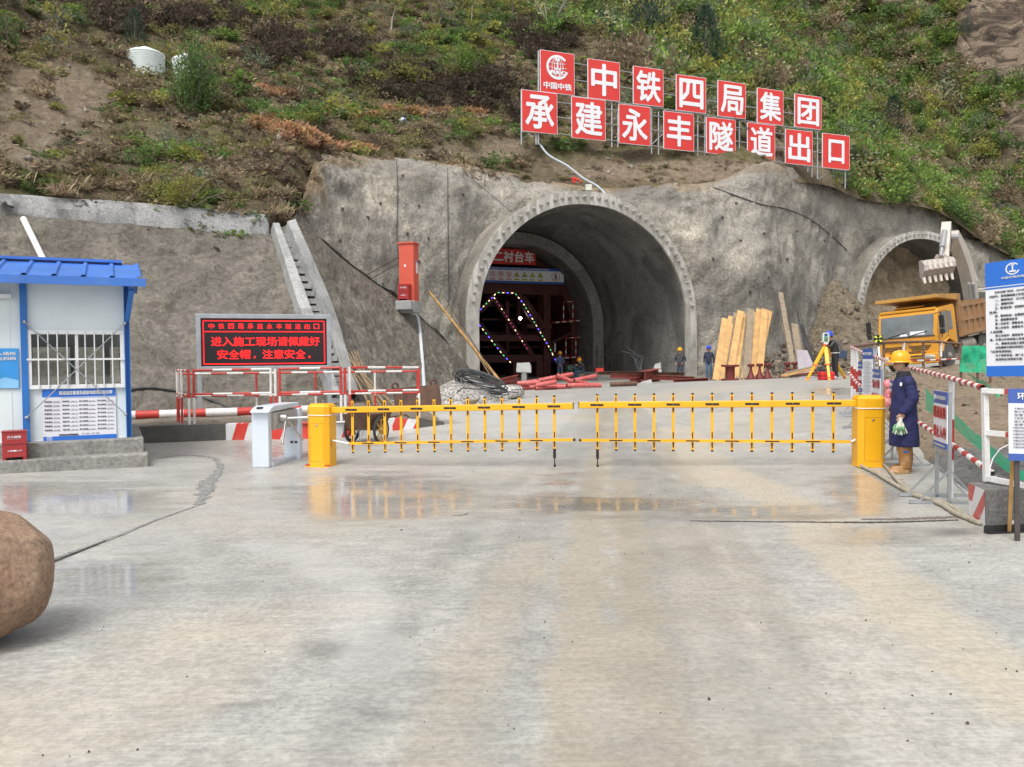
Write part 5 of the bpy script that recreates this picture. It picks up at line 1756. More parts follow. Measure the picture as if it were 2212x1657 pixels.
# fire boxes
m_fire = M("fire_box_red", (.36, .028, .03), .45, 0, .12, 3, dirt=.15)
def firebox(loc, rz, w_, h_, label, d_=.3):
    t = thing("fire_extinguisher_box", label, "fire box", loc, rz, group="red fire extinguisher boxes")
    MB().box((0, 0, h_ * .53), (w_, d_, h_ * .88)).build("box_body", m_fire, t, bevel=.008)
    MB().box((0, 0, h_ * .985), (w_ * 1.06, d_ * 1.1, h_ * .035)).build("lid", m_fire, t, bevel=.004)
    MB().box((0, -d_ / 2 - .004, h_ * .55), (w_ * .94, .006, .006)).build("door_seam", m_pk, t)
    mb = MB()
    for s_ in (-1, 1):
        mb = MB().box((s_ * w_ * .42, 0, h_ * .045), (w_ * .14, d_, h_ * .09))
        mb.build("foot", m_fire, t)
    mb = MB()
    y = -d_ / 2 - .006
    mb.text("灭火器箱", (0, y, h_ * .80), X, Z, w_ * .58, h_ * .075, .025)
    mb.text("FIRE EXTINGUISHER BOX", (0, y, h_ * .725), X, Z, w_ * .56, h_ * .014)
    mb.text("火警", (-w_ * .17, y, h_ * .32), X, Z, w_ * .22, h_ * .055, .025)
    mb.text("119", (w_ * .2, y, h_ * .32), X, Z, w_ * .2, h_ * .05, .03)
    mb.box((w_ * .015, y, h_ * .32), (w_ * .12, .004, h_ * .05))
    mb.build("lettering", m_sgn_w, t)
    return t
fb = wp(33, 980, -.44)
p = c0 + ex * fb.x - ey * .44
firebox((p.x, p.y, z_low), math.atan2(ex.y, ex.x), .34, .47, "red fire extinguisher box standing on the cabin's lower step", .24)

# ================================================================== KERB AND RAILS
m_kw, m_kr, m_kd = M("kerb_white", (.70, .70, .72), .55, 0, .08, 2, dirt=.3, dcol=(.45, .43, .4)), M("kerb_red", (.62, .05, .035), .5, 0, .12, 2, dirt=.2, dcol=(.6, .3, .25)), M("fresh_mortar", (.10, .098, .088), .6, 0, .2, 3, bump=.3)
kt = thing("kerb", "raised kerb painted white with slanting red stripes below the red-white rails", "kerb", tuple(kerb_p[2]))
def kerb_pt(px, f=0.0):
    """(base point, height) of the kerb face in picture column px"""
    for i in range(len(kerb_p) - 1):
        a, b = kerb_p[i], kerb_p[i + 1]
        xa, xb = project(np.array(a))[0], project(np.array(b))[0]
        if xa <= px <= xb or i == len(kerb_p) - 2:
            t = (px - xa) / (xb - xa)
            return a.lerp(b, t), kh[i] + (kh[i + 1] - kh[i]) * t
def kerb_part(name, px0, px1, mat, proud=0.0, slant=0.0, n=24):
    sec = []
    for px in np.linspace(px0, px1, n):
        p, h = kerb_pt(float(px))
        q, h2 = kerb_pt(float(px + slant))
        f = Vector((.2, -.98, 0))
        bk = Vector((-.07, .34, 0))
        wv = .012 * (float(fbm(np.array([px * .2, 3, 0]), 2)) - .5) * 2
        sec.append([tuple(p + f * proud - Z * .25), tuple(p + f * proud + Z * 0), tuple(q + f * proud + Z * (h2 + proud + wv)), tuple(q + bk + Z * (h2 + proud + wv)), tuple(q + bk - Z * .2)])
    return MB().grid(np.array(sec)).build(name, mat, kt, world_space=True)
kerb_part("kerb_stone", 488, 905, m_kw)
kerb_part("mortar_end", 250, 488, m_kd, .006)
kerb_part("mortar_end", 903, 960, m_kd, .006)
for a, b in ((501, 527), (580, 606), (642, 668), (737, 763), (843, 870), (892, 903)):
    kerb_part("red_stripe", a, b, m_kr, .005, 11, 6)
def pad_z(x, y):
    r = None
    best = None
    for row in Pq:
        for q in row[::3]:
            d = (q[0] - x) ** 2 + (q[1] - y) ** 2
            if best is None or d < best[0]:
                best = (d, q[2])
    return best[1]
def rails(name, label, pts_, hts, rad=.026, step=.42, posts=None, cat="guard rail", mid=.55, group="red and white guard rails behind the kerb"):
    """pts: foot points; first and last carry full posts"""
    t = thing(name, label, cat, tuple(pts_[0]), group=group)
    a, b = pts_[0], pts_[-1]
    h = hts
    for hz_, nm in ((h, "top_rail"), (h * mid, "middle_rail")):
        MB().stripes(a + Z * hz_, b + Z * hz_, rad, step, random.choice((0, 1)), 1, first=0).build(nm, [m_rw_r, m_rw_w], t, smooth=40, world_space=True) if False else MB().stripes(a + Z * hz_, b + Z * hz_, rad, step).build(nm, [m_rw_r, m_rw_w], t, smooth=40, world_space=True)
    for p in pts_:
        MB().stripes(p - Z * .05, p + Z * (h + .02), rad * 1.1, h * .5, random.choice((0, 1)), 0).build("post", [m_rw_r, m_rw_w], t, smooth=40, world_space=True) if False else MB().stripes(p - Z * .05, p + Z * (h + .02), rad * 1.1, h * .5, first=random.choice((0, 1))).build("post", [m_rw_r, m_rw_w], t, smooth=40, world_space=True)
    return t
def foot(px, back):
    p, h = kerb_pt(px)
    q = p + Vector((-.2, .98, 0)) * back
    s_ = (px - project(np.array(q))[0]) * q.y / F
    q = q + Vector((s_, 0, 0))
    return Vector((q.x, q.y, p.z + h))
FB = [foot(px, .45) for px in (421, 587, 606, 738, 757, 906)]
rails("guard_rail", "red-white tube guard rail panel in front of the left half of the display board", [FB[0], FB[1]], 1.2)
rails("guard_rail", "red-white tube guard rail panel below the right end of the display board", [FB[2], FB[3]], 1.2)
rails("guard_rail", "red-white tube guard rail panel nearest the rusty steel plate", [FB[4], FB[5]], 1.2)
e = foot(410, .2)
rails("guard_rail", "short red-white guard rail panel standing endwise at the left end of the row", [Vector((e.x - .62, e.y + .9, e.z)), Vector((e.x - .36, e.y + .5, e.z)), e], 1.2, step=.16)
bk_ = [p + Vector((-.15, .75, -.02)) for p in FB]
rails("guard_rail", "lower red-white guard rail running behind the other rail panels", [bk_[0] + Vector((-.5, 0, 0)), bk_[0].lerp(bk_[5], .25), bk_[0].lerp(bk_[5], .52), bk_[0].lerp(bk_[5], .8), bk_[5] + Vector((.1, -.6, 0))], 1.13, .024, .36, mid=.54)
for px, lb in ((597, "single red gate post between the two left rail panels"), (747, "single white gate post between the two right rail panels")):
    p = foot(px, .45)
    tag(MB().stripes(p - Z * .02, p + Z * 1.2, .032, .62, first=0 if px < 700 else 1).build("gate_post", [m_rw_r, m_rw_w], smooth=40), lb, "post")
# thick striped pipe on the ground behind
a, b = at(268, 898, 20.3), at(690, 884, 21.9)
mb = MB()
n = 9
cuts = [0, .055, .17, .29, .40, .56, .66, .80, .90, 1]
for i in range(n):
    mb.mat(i % 2)
    mb.tube(a.lerp(b, cuts[i]), a.lerp(b, cuts[i + 1]), .112, n=18, cap=i in (0, n - 1))
tag(mb.build("striped_pipe", [m_rw_w, m_rw_r], smooth=40), "thick red and white banded pipe lying behind the guard rails", "pipe")
q_ = lay(SLOPE, [(262, 846), (330, 838), (430, 856), (520, 893)], .06, 22)
tag(MB().path(q_, .035, 8).build("black_hose", m_cab, smooth=60), "black hose lying along the foot of the brown slope left of the display board", "hose")

# ================================================================== DISPLAY BOARD
ds = thing("display_board", "electronic display board with red glowing characters in a grey steel frame", "display board", tuple(at(428, 905, 21.0)))
DL, DR = at(424, 740, 21.0), at(716, 740, 22.0)
du = Vector((DR.x - DL.x, DR.y - DL.y, 0)).normalized()
dn = Vector((du.y, -du.x, 0))
def dp(px, py):
    d = ray(px, py)
    return CAM + d * ((DL - CAM).dot(dn) / d.dot(dn))
z1, z0 = (dp(421, 678).z + dp(712, 680).z) / 2, (dp(426, 802).z + dp(719, 798).z) / 2
x0, x1 = 0.0, (dp(715, 740) - dp(424, 740)).length
o0 = dp(424, 740)
o0 = Vector((o0.x, o0.y, 0))
ds.location = (o0.x, o0.y, z0 - 1.2)
rzd = math.atan2(du.y, du.x)
ds.rotation_euler = (0, 0, rzd)
H_ = z1 - z0
zb = 1.2
m_fr = M("frame_steel", (.40, .43, .46), .45, .5, .15, 4)
fw = .115
mb = MB()
frame(mb, 0, x1, zb, zb + H_, fw, 0, .16)
mb.build("frame", m_fr, ds, bevel=.008)
MB().box((x1 / 2, .02, zb + H_ / 2), (x1 - 2 * fw + .01, .1, H_ - 2 * fw + .01)).build("screen", M("screen_black", (.018, .012, .015), .35, 0, .1, 3), ds)
for x in (.06, x1 - .06):
    MB().box((x, 0, (zb - .35) / 2), (.11, .11, zb + .35 - .002)).build("post", m_fr, ds)
m_led = M("led_red", (1.0, .010, .012), .5, emit=1.3)
mb = MB()
sx0, sx1, sz0, sz1 = fw + .06, x1 - fw - .06, zb + fw + .06, zb + H_ - fw - .06
y = -.034
zl = sz1 - (sz1 - sz0) * .25
for a, b in (((sx0, sz0), (sx1, sz0)), ((sx1, sz0), (sx1, sz1)), ((sx1, sz1), (sx0, sz1)), ((sx0, sz1), (sx0, sz0)), ((sx0, zl), (sx1, zl))):
    mb.bar((a[0], y, a[1]), (b[0], y, b[1]), .022, .006, up=(0, 1, 0))
SW, SH = sx1 - sx0, sz1 - sz0
for i, ch in enumerate("中铁四局承建永丰隧道出口"):
    mb.text(ch, (sx0 + SW * (.065 + .079 * i), y, sz1 - SH * .125), X, Z, SW * .046, SH * .125, .0)
mb.text("进入施工现场请佩戴好", (sx0 + SW * .51, y, sz0 + SH * .52), X, Z, SW * .90, SH * .22, .009)
for k, ch in enumerate("安全帽，注意安全。"):
    x = sx0 + SW * (.15 + .092 * k)
    if ch in "，。":
        mb.text(ch, (x - SW * .015, y, sz0 + SH * .15), X, Z, SW * .020, SH * .06, .0)
    else:
        mb.text(ch, (x, y, sz0 + SH * .22), X, Z, SW * .084, SH * .215, .009)
mb.build("lettering", m_led, ds)

# ================================================================== TURNSTILE
m_tw, m_ts = M("turnstile_white", (.62, .68, .76), .35, .1, .05, 2), M("brushed_steel", (.45, .43, .41), .3, .8, .12, 8)
tf = G(563, 1010)
tt = thing("turnstile", "white tripod turnstile with steel arms left of the yellow barrier cabinet", "turnstile", tuple(tf), RAD(-6))
hT = 1.0
MB().prism([(-.15, 0), (.15, 0), (.15, .16), (-.15, .16)], (0, 0, 0), X, Vector((0, 1, 0)), hT - .04).build("pedestal", m_tw, tt, bevel=.015)
MB().prism([(-.15, 0), (.15, 0), (.15, .16), (-.15, .16)], (.12, 1.15, 0), X, Vector((0, 1, 0)), hT - .05).build("pedestal", m_tw, tt, bevel=.015)
MB().prism([(-.10, 0), (1.32, .03), (1.32, .10), (.15, .10), (.0, .06)], (-.14, 0, hT - .05), Vector((.0, 1, 0)), Z, .34).build("top_housing", m_tw, tt, bevel=.01)
MB().prism([(.16, -.32), (1.14, -.32), (1.14, -.01), (.16, -.01)], (-.02, 0, hT - .05), Vector((.05, 1, 0)), Z, .2).build("steel_casing", m_ts, tt, bevel=.01)
MB().box((.06, .62, .04), (.24, 1.0, .08)).build("base_plate", m_tw, tt, bevel=.008)
MB().prism([(-.055, 0), (.055, 0), (.055, .08), (-.055, .08)], (0, -.03, hT + .012), X, Vector((0, .9, .3)), .004).build("card_reader", m_blk, tt)
hub = Vector((.2, .5, hT - .19))
MB().lathe([(.0, -.02), (.09, 0), (.07, .09), (0, .11)], hub, 14, Matrix.Rotation(math.pi / 2, 3, 'Y')).build("hub", m_ts, tt, smooth=50)
for e in (Vector((.5, -.02, .02)), Vector((.06, -.34, -.42)), Vector((.26, .12, -.40))):
    MB().tube(hub + Vector((.07, 0, 0)), hub + Vector((.07, 0, 0)) + e, .019, n=10).build("arm", m_ts if e.x != .5 else m_wht, tt, smooth=50)
MB().box((-.0 + .12, 1.145, .32), (.05, .008, .04)).box((.2, 1.145, .32), (.05, .008, .04)).build("vent", m_pk, tt)

# ================================================================== HANDCART
m_rust = M("rusty_steel", (.13, .075, .055), .75, .3, .35, 4, dirt=.6, dcol=(.22, .10, .05), bump=.2)
m_tyre, m_wood = M("tyre_rubber", (.035, .034, .033), .8, 0, .2, 6), M("cart_wheel_yellow", (.50, .30, .09), .6, 0, .15, 6, dirt=.3)
hcp = G(792, 957)
hc = thing("handcart", "rusty two-wheeled handcart with one dark and one yellow spoked wheel", "handcart", tuple(hcp), RAD(-24))
R_ = .285
for sx, mt in ((-.36, m_blk), (.36, m_wood)):
    c = Vector((sx, 0, R_))
    w_ = MB()
    ring = [c + Vector((0, math.cos(q_) * (R_ - .03), math.sin(q_) * (R_ - .03))) for q_ in np.linspace(0, 2 * math.pi, 29)[:-1]]
    w_.path(ring, .03, 8, closed=True)
    wo_ = w_.build("wheel", m_tyre if sx < 0 else m_tyre, hc, smooth=60)
    w_ = MB()
    ring = [c + Vector((.0, math.cos(q_) * (R_ - .055), math.sin(q_) * (R_ - .055))) for q_ in np.linspace(0, 2 * math.pi, 29)[:-1]]
    w_.path(ring, .018, 6, closed=True)
    for k in range(8):
        q_ = 2 * math.pi * k / 8
        w_.bar(c, c + Vector((0, math.cos(q_), math.sin(q_))) * (R_ - .06), .032, .02, up=(1, 0, 0))
    w_.tube(c - Vector((.05, 0, 0)), c + Vector((.05, 0, 0)), .045, n=10)
    w_.build("spokes", mt, wo_)
tub = MB()
tub.add([(-.26, -.28, .30), (.26, -.28, .30), (.26, .3, .30), (-.26, .3, .30), (-.31, -.42, .62), (.31, -.42, .62), (.31, .5, .62), (-.31, .5, .62)], [(0, 3, 2, 1), (0, 1, 5, 4), (1, 2, 6, 5), (2, 3, 7, 6), (3, 0, 4, 7)])
o = tub.build("tub", m_rust, hc)
o.modifiers.new("Solidify", 'SOLIDIFY').thickness = .012
MB().tube((-.38, 0, R_), (.38, 0, R_), .02, n=8).build("axle", m_rust, hc)
for s_ in (-1, 1):
    MB().path([(s_ * .2, -.3, .4), (s_ * .22, .5, .5), (s_ * .24, 1.15, .52), (s_ * .24, 1.3, .46)], .018, 7).build("handle", m_rust, hc)
    MB().path([(s_ * .14, -.3, .3), (s_ * .08, -.36, .02), (s_ * .02, -.3, .3)], .01, 5).build("prop", m_steel, hc)

# ================================================================== TALL RED CABINET ON THE LEDGE
m_or = M("cabinet_red", (.62, .10, .06), .5, 0, .06, 1.5, dirt=.1)
cbp = at(884, 651, 35.4)
rc = thing("electrical_cabinet", "tall orange-red electrical cabinet standing on the ledge left of the portal", "cabinet", tuple(cbp), RAD(-14))
w_, h_, d_ = .66, 2.42, .62
MB().box((0, 0, h_ / 2), (w_, d_, h_)).build("cabinet_body", m_or, rc, bevel=.01)
MB().box((0, 0, h_ + .03), (w_ * 1.16, d_ * 1.16, .06)).build("cap", m_or, rc)
MB().box((w_ / 2 + .006, 0, h_ * .52), (.012, d_ * .86, h_ * .92)).build("door", m_or, rc)
MB().box((w_ / 2 + .014, .05, h_ * .60), (.006, .2, .52)).build("data_plate", m_sgn_w, rc)
MB().box((w_ / 2 + .016, .05, h_ * .69), (.006, .2, .07)).build("plate_header", m_pb, rc)
MB().box((-.05, -d_ / 2 - .004, h_ * .615), (.09, .006, .09), Matrix.Rotation(RAD(45), 3, 'Y')).build("warning_sticker", m_pap, rc)
MB().box((0, 0, -.25), (w_ * 1.15, d_ * 1.3, .5)).build("concrete_foot", m_stair, rc, bevel=.03)
pf = world_matrix(rc) @ Vector((-.02, -d_ / 2 - .19, 0))
firebox((pf.x, pf.y, pf.z), RAD(-14), .48, .68, "red fire extinguisher box at the foot of the tall orange-red cabinet", .3)
MB().box((-.02, -.42, -.2), (w_ * 1.1, .5, .39)).build("concrete_foot", m_stair, rc, bevel=.04)
for dx in (-.22, .0):
    a = world_matrix(rc) @ Vector((-w_ / 2, -.1, h_ * (.80 + dx * .5)))
    b = a + Vector((-2.5, .6, -1.25))
    tag(MB().tube(a, b, .02, n=6).build("stay_rod", m_rebar), "thin steel stay from the tall red cabinet to the ledge, " + ("upper" if dx == 0 else "lower") + " of two", "rod")
q_ = lay(SLOPE, [(886, 674), (903, 690), (911, 760), (917, 850)], .09, 34)
tag(MB().path(q_, .075, 8).build("white_conduit", M("dull_white_plastic", (.52, .54, .56), .5, 0, .08, 4), smooth=60), "pale plastic conduit running down the slope from the tall red cabinet", "pipe")
cable("black_cable", SLOPE, [(900, 664), (935, 682), (975, 705), (1010, 775), (1040, 822)], .03, m_cab, "black cable from the tall red cabinet along the edge of the slope", lift=.25, d=37)

# ================================================================== BARRIER GATE
m_by, m_bk, m_red2 = M("barrier_yellow", (.84, .42, .010), .38, 0, .07, 1.6, dirt=.22, dcol=(.52, .30, .06)), M("reflector_black", (.018, .014, .012), .4), M("chipped_primer", (.45, .07, .03), .7)
gL, gR = G(695, 1006), G(1877, 1006)
gu = Vector((gR.x - gL.x, gR.y - gL.y, 0)).normalized()
gnv = Vector((gu.y, -gu.x, 0))
gang = math.atan2(gu.y, gu.x)
def gp_(px, py, off=0.0):
    d = ray(px, py)
    o = gL + gnv * off
    return CAM + d * ((o - CAM).dot(gnv) / d.dot(gnv))
bh = 1.08
def barrier(base, label, boom_label, x_end, y_root, y_end, sgn, lower, picks, yl):
    t = thing("barrier_cabinet", label, "barrier gate", tuple(base), gang + RAD(-4 if sgn > 0 else 8), group="yellow barrier cabinets")
    hw, hd, c = .205, .16, .07
    poly = [(-hw, -hd + c), (-hw + c, -hd), (hw - c, -hd), (hw, -hd + c), (hw, hd), (-hw, hd)]
    MB().prism(poly, (0, 0, 0), X, Vector((0, 1, 0)), bh - .2).build("housing", m_by, t, bevel=.006)
    mb = MB()
    P0 = [(x, y, bh - .198) for x, y in poly]
    P1 = [(x, y, bh - .05) for x, y in poly]
    P2 = [(x * .82, y * .78 + .01, bh) for x, y in poly]
    n = 6
    mb.add(P0 + P1 + P2, [(i, (i + 1) % n, n + (i + 1) % n, n + i) for i in range(n)] + [(n + i, n + (i + 1) % n, 2 * n + (i + 1) % n, 2 * n + i) for i in range(n)] + [tuple(range(2 * n, 3 * n))])
    mb.build("top_cover", m_by, t, bevel=.004)
    mb = MB()
    ring = [(x * 1.015, y * 1.03, bh - .195) for x, y in poly]
    mb.path(ring, .008, 6, closed=True)
    mb.build("tie_cord", m_wht, t)
    mb = MB()
    dx, dz0, dz1 = hw - c - .012, .09, bh - .33
    for a, b in (((-dx, dz0), (dx, dz0)), ((dx, dz0), (dx, dz1)), ((dx, dz1), (-dx, dz1)), ((-dx, dz1), (-dx, dz0))):
        mb.bar((a[0], -hd - .0005, a[1]), (b[0], -hd - .0005, b[1]), .004, .003, up=(0, 1, 0))
    mb.build("door_seam", M("seam_brown", (.35, .15, .01), .6), t)
    MB().lathe([(.019, 0), (.019, .006), (.010, .008), (.010, .012), (0, .013)], (0.0, -hd, dz1 - .04), 14, Matrix.Rotation(math.pi / 2, 3, 'X')).build("lock", m_ts, t, smooth=40)
    MB().box((0, -.02, .004), (.43, .36, .012)).build("base_flange", m_by, t)
    if sgn > 0:
        mb = MB()
        for k in range(6):
            mb.box((hw + .002, -.03, .35 + .025 * k), (.004, .06, .008))
        mb.build("vent", M("seam_brown", (.35, .15, .01), .6), t)
        mb = MB()
        mb.box((-hw + .02, -hd - .003, .02), (.07, .01, .05)).box((hw - .03, -hd + .03, .02), (.09, .012, .03), rotz(RAD(45)))
        mb.build("chipped_paint", m_red2, t)
    # boom with hanging pickets
    bm = thing("barrier_boom", boom_label, "barrier boom", tuple(base), gang, group="yellow fence booms of the gate")
    off = -.16 if False else .0
    e = gp_(x_end, y_end) - base
    r0 = gp_(project(np.array(base))[0] + sgn * 24, y_root) - base
    e, r0 = e + gnv * 0, r0
    E, R0 = Vector((e.dot(gu), 0, e.z)), Vector((r0.dot(gu), 0, r0.z))
    R0.x = sgn * .14
    MB().bar(R0, E, .05, .105).build("main_arm", m_by, bm, bevel=.012)
    dirn = (E - R0).normalized()
    pk0, pk1 = gp_(picks[0], yl) - base, gp_(picks[1], yl) - base
    xs = np.linspace(pk0.dot(gu), pk1.dot(gu), 13)
    le0, le1 = gp_(picks[0], lower[0]) - base, gp_(lower[2], lower[1]) - base
    A, B = Vector((le0.dot(gu), -.0, le0.z)), Vector((le1.dot(gu), -.0, le1.z))
    if sgn < 0:
        A = A + (A - B).normalized() * .25
    else:
        A = A + (A - B).normalized() * .04
    lo = MB()
    lo.mat(0).bar(A, B, .03, .042)
    lo.mat(1)
    for p, q in ((A, (A - B).normalized()), (B, (B - A).normalized())):
        lo.ell(p + q * .015, (.028, .022, .026), 10, 6)
    for i in range(1, 13, 2):
        x = xs[i]
        lo.box((x, -.0165, A.z + (B.z - A.z) * (x - A.x) / (B.x - A.x)), (.21, .003, .018))
    lo.build("lower_rail", [m_by, m_bk], bm)
    MB().tube(Vector((sgn * .15, 0, A.z + .06)), A + Vector((0, -.03, 0)), .013, .02, n=8).build("link_rod", m_wht, bm, smooth=50)
    for i, x in enumerate(xs):
        zt_ = R0.z + (E.z - R0.z) * (x - R0.x) / (E.x - R0.x)
        zl_ = A.z + (B.z - A.z) * (x - A.x) / (B.x - A.x)
        end = i == 12
        top, bot = zt_ + .16, zl_ - .155
        y = -.0
        mb = MB()
        mb.mat(0).box((x, .036, (top + bot) / 2), (.044, .022, top - bot))
        mb.mat(1)
        for zc_, hh_ in ((zt_ + .082, .085), (zt_ - .085, .085), (zl_ + .085, .10), (zl_ - .07, .10)):
            mb.box((x, .0245, zc_), (.020, .003, hh_))
        mb.ell((x, .036, top), (.026, .016, .022), 10, 5)
        if end:
            mb.box((x, .036, bot - .07), (.046, .03, .16)).tube((x, .036, bot - .15), (x, .036, bot - .25), .010, n=6).tube((x, .036, bot - .25), (x, .036, bot - .29), .018, n=8)
        else:
            mb.ell((x, .036, bot), (.026, .016, .022), 10, 5)
        mb.build("picket", [m_by, m_bk], bm, bevel=.003)
    for i in range(0, 13, 2):
        x = xs[i]
        MB().box((x, -.0265, R0.z + (E.z - R0.z) * (x - R0.x) / (E.x - R0.x)), (.21, .003, .034)).build("reflector", m_bk, bm)
    mb = MB()
    for i in range(13):
        x = xs[i]
        mb.lathe([(.008, 0), (.006, .006), (0, .007)], (x, -.025, R0.z + (E.z - R0.z) * (x - R0.x) / (E.x - R0.x)), 8, Matrix.Rotation(math.pi / 2, 3, 'X'))
    mb.build("rivets", m_ts, bm)
    MB().box(E + Vector((sgn * .004, 0, 0)), (.008, .052, .107)).build("end_cap", m_bk, bm)
barrier(gL, "yellow barrier cabinet at the left end of the gate", "yellow boom with hanging pickets reaching right from the left cabinet", 1238, 886, 877, 1, (958, 950, 1238), (760, 1197), 920)
barrier(gR, "yellow barrier cabinet beside the worker in the long coat", "yellow boom with hanging pickets reaching left from the right cabinet", 1251, 871, 875, -1, (954, 951, 1256), (1801, 1290), 915)

# ================================================================== LOOSE THINGS NEAR THE PORTAL, LEFT
m_bam, m_bam2 = M("bamboo", (.50, .29, .10), .5, 0, .2, 5), M("old_bamboo", (.24, .17, .10), .7, 0, .3, 5)
a, b = at(926, 629, 36.0), G(1091, 838)
def pole(name, a, b, r, mat, label, cat, nodes=0, group=None):
    mb = MB()
    n = max(2, nodes)
    pts_, rr = [], []
    for i in range(n + 1):
        f = i / n
        for df, k in (((-.004, 1), (0, 1.16), (.004, 1)) if nodes else ((0, 1),)):
            if 0 <= f + df <= 1:
                pts_.append(a.lerp(b, f + df)), rr.append(r * k * (.8 + .4 * f))
    mb.path(pts_, rr, 8)
    return tag(mb.build(name, mat, smooth=60), label, cat, group)
pole("bamboo_pole", a, b, .062, m_bam, "thick yellow bamboo pole leaning against the edge of the slope beside the portal", "pole", 16)
for k, (p, q, lb) in enumerate((((952, 641), (1076, 838), "thin grey rod leaning just right of the yellow bamboo pole"), ((959, 640), (1086, 842), "thin dark rod leaning farthest right behind the yellow bamboo pole"))):
    pole("thin_rod", at(*p, 37.2), G(*q), .022, m_bam2 if k == 0 else m_rebar, lb, "rod")
rods = [((750, 766), (832, 884)), ((757, 764), (822, 884)), ((746, 770), (845, 882)), ((763, 762), (815, 880)), ((752, 780), (862, 880)), ((748, 790), (838, 888)), ((770, 764), (818, 872)), ((744, 776), (805, 876))]
for i, (p, q) in enumerate(rods):
    a = on(SLOPE, *p) + Vector((.1, -.35, .05))
    b = Gd(q[0], 23.2 + .12 * i)
    pole("leaning_rod", a, b, .035, m_bam2, "old brown pole in the bundle leaning on the right stair wall", "rod", 0, "bundle of old poles leaning at the stair")
# rusty plate with lifting lugs
rp0, rp1 = at(853, 880, 22.3), at(953, 874, 23.0)
rp = thing("rusty_plate", "rusty brown steel plate with two lifting lugs standing on edge", "steel plate", tuple(rp0), math.atan2(rp1.y - rp0.y, rp1.x - rp0.x))
Lp = (rp1 - rp0).length
MB().prism([(0, 0), (Lp, .02), (Lp, .58), (0, .50)], (0, 0, 0), X, Vector((0, .25, 1)), .05).build("plate", m_rust, rp, bevel=.006)
for x, z in ((.03, .50), (Lp - .2, .57)):
    mb = MB()
    ring = [(x + .08 + .085 * math.cos(q_), .11 + z * .25, z + .07 + .075 * math.sin(q_)) for q_ in np.linspace(0, 6.283, 13)[:-1]]
    mb.path(ring, .028, 6, closed=True)
    mb.build("lug", m_rust, rp)
# gravel pile with a coil of cable
gpc = G(1003, 868)
m_grav = M("white_gravel", (.42, .40, .375), .8, 0, .35, 18, bump=.4, bscale=40)
mb = MB()
R_, Hh = 1.35, .85
for i in range(1500):
    a_, r_ = random.uniform(0, 6.283), math.sqrt(random.random()) * R_
    x, y = r_ * math.cos(a_) * 1.15, r_ * math.sin(a_) * .9
    z = Hh * max(0, 1 - r_ / R_) ** .9
    s_ = random.uniform(.02, .05)
    q_ = Euler((random.uniform(0, 3), random.uniform(0, 3), random.uniform(0, 3))).to_matrix()
    mb.add([q_ @ Vector(v) * s_ + Vector((x, y, z)) for v in ((1, 0, 0), (0, 1, .2), (-1, .1, 0), (0, -1, 0), (0, .1, .8), (0, 0, -.8))], [(0, 1, 4), (1, 2, 4), (2, 3, 4), (3, 0, 4), (1, 0, 5), (2, 1, 5), (3, 2, 5), (0, 3, 5)])
gq = [(R_ * 1.15 * math.cos(a_) * f, R_ * .9 * math.sin(a_) * f, Hh * (1 - f) ** .9 - .02) for f in (1, .8, .6, .4, .2) for a_ in np.linspace(0, 6.283, 25)[:-1]] + [(0, 0, Hh)]
mb.add(gq, [(i * 24 + j, i * 24 + (j + 1) % 24, (i + 1) * 24 + (j + 1) % 24, (i + 1) * 24 + j) for i in range(4) for j in range(24)] + [(96 + j, 96 + (j + 1) % 24, 120) for j in range(24)])
o = mb.build("gravel_pile", m_grav)
o.location = gpc
tag(o, "heap of pale gravel below the bamboo pole, left of the portal", "gravel heap")
mb = MB()
ca, cb = at(992, 818, gpc.y - .35), at(1112, 852, gpc.y - 1.0)
for k in range(9):
    f = random.uniform(-.06, .06)
    c = ca.lerp(cb, .40 + f)
    L_ = (cb - ca).length * random.uniform(.36, .52)
    dirv = (cb - ca).normalized()
    side = Vector((.15, -.75, .45)).normalized()
    w__ = random.uniform(.26, .42)
    mb.path([c + dirv * (L_ * math.cos(q_)) + side * (w__ * math.sin(q_) * (1 - .25 * math.cos(q_))) + Vector((.02 * math.sin(2 * q_ + k), -.03 * k, .035 * k - .05)) for q_ in np.linspace(0, 6.283, 33)[:-1]], .021, 6, closed=True)
mb.path([cb + Vector((.1, .1, .05)), at(1000, 838, gpc.y - 1.3), G(960, 868), G(930, 880) + Z * .03], .022, 6)
tag(mb.build("cable_coil", M("coil_cable", (.075, .08, .085), .45, 0, .3, 6), smooth=60), "loose coil of dark grey cable lying on the pale gravel heap", "cable coil")
wb = G(1104, 862)
wt_ = thing("wrapped_roll", "white wrapped roll tied with dark cord lying beside the cable coil", "roll", tuple(wb), RAD(60))
mb = MB()
rot_ = Matrix.Rotation(math.pi / 2, 3, 'Y')
mb.lathe([(.19, -.5), (.225, -.42), (.23, -.1), (.215, .2), (.205, .45), (.15, .52), (0, .53)], (0, 0, .23), 18, rot_, 1.0, 1.1)
mb.build("cloth", M("dirty_white_cloth", (.62, .60, .56), .8, 0, .12, 5, bump=.5, bscale=14, dirt=.4, dcol=(.3, .26, .2)), wt_, smooth=60)
mb = MB()
for x in (-.3, -.12, .06, .24, .4):
    mb.path([(x + .03 * math.sin(2 * q_), .25 * math.cos(q_), .23 + .236 * math.sin(q_)) for q_ in np.linspace(0, 6.283, 21)[:-1]], .007, 4, closed=True)
for q0 in np.linspace(.3, 2.8, 5):
    mb.path([(x, .25 * math.cos(q0), .23 + .24 * math.sin(q0)) for x in (-.42, -.1, .2, .45)], .007, 4)
mb.build("cord", m_rebar, wt_)
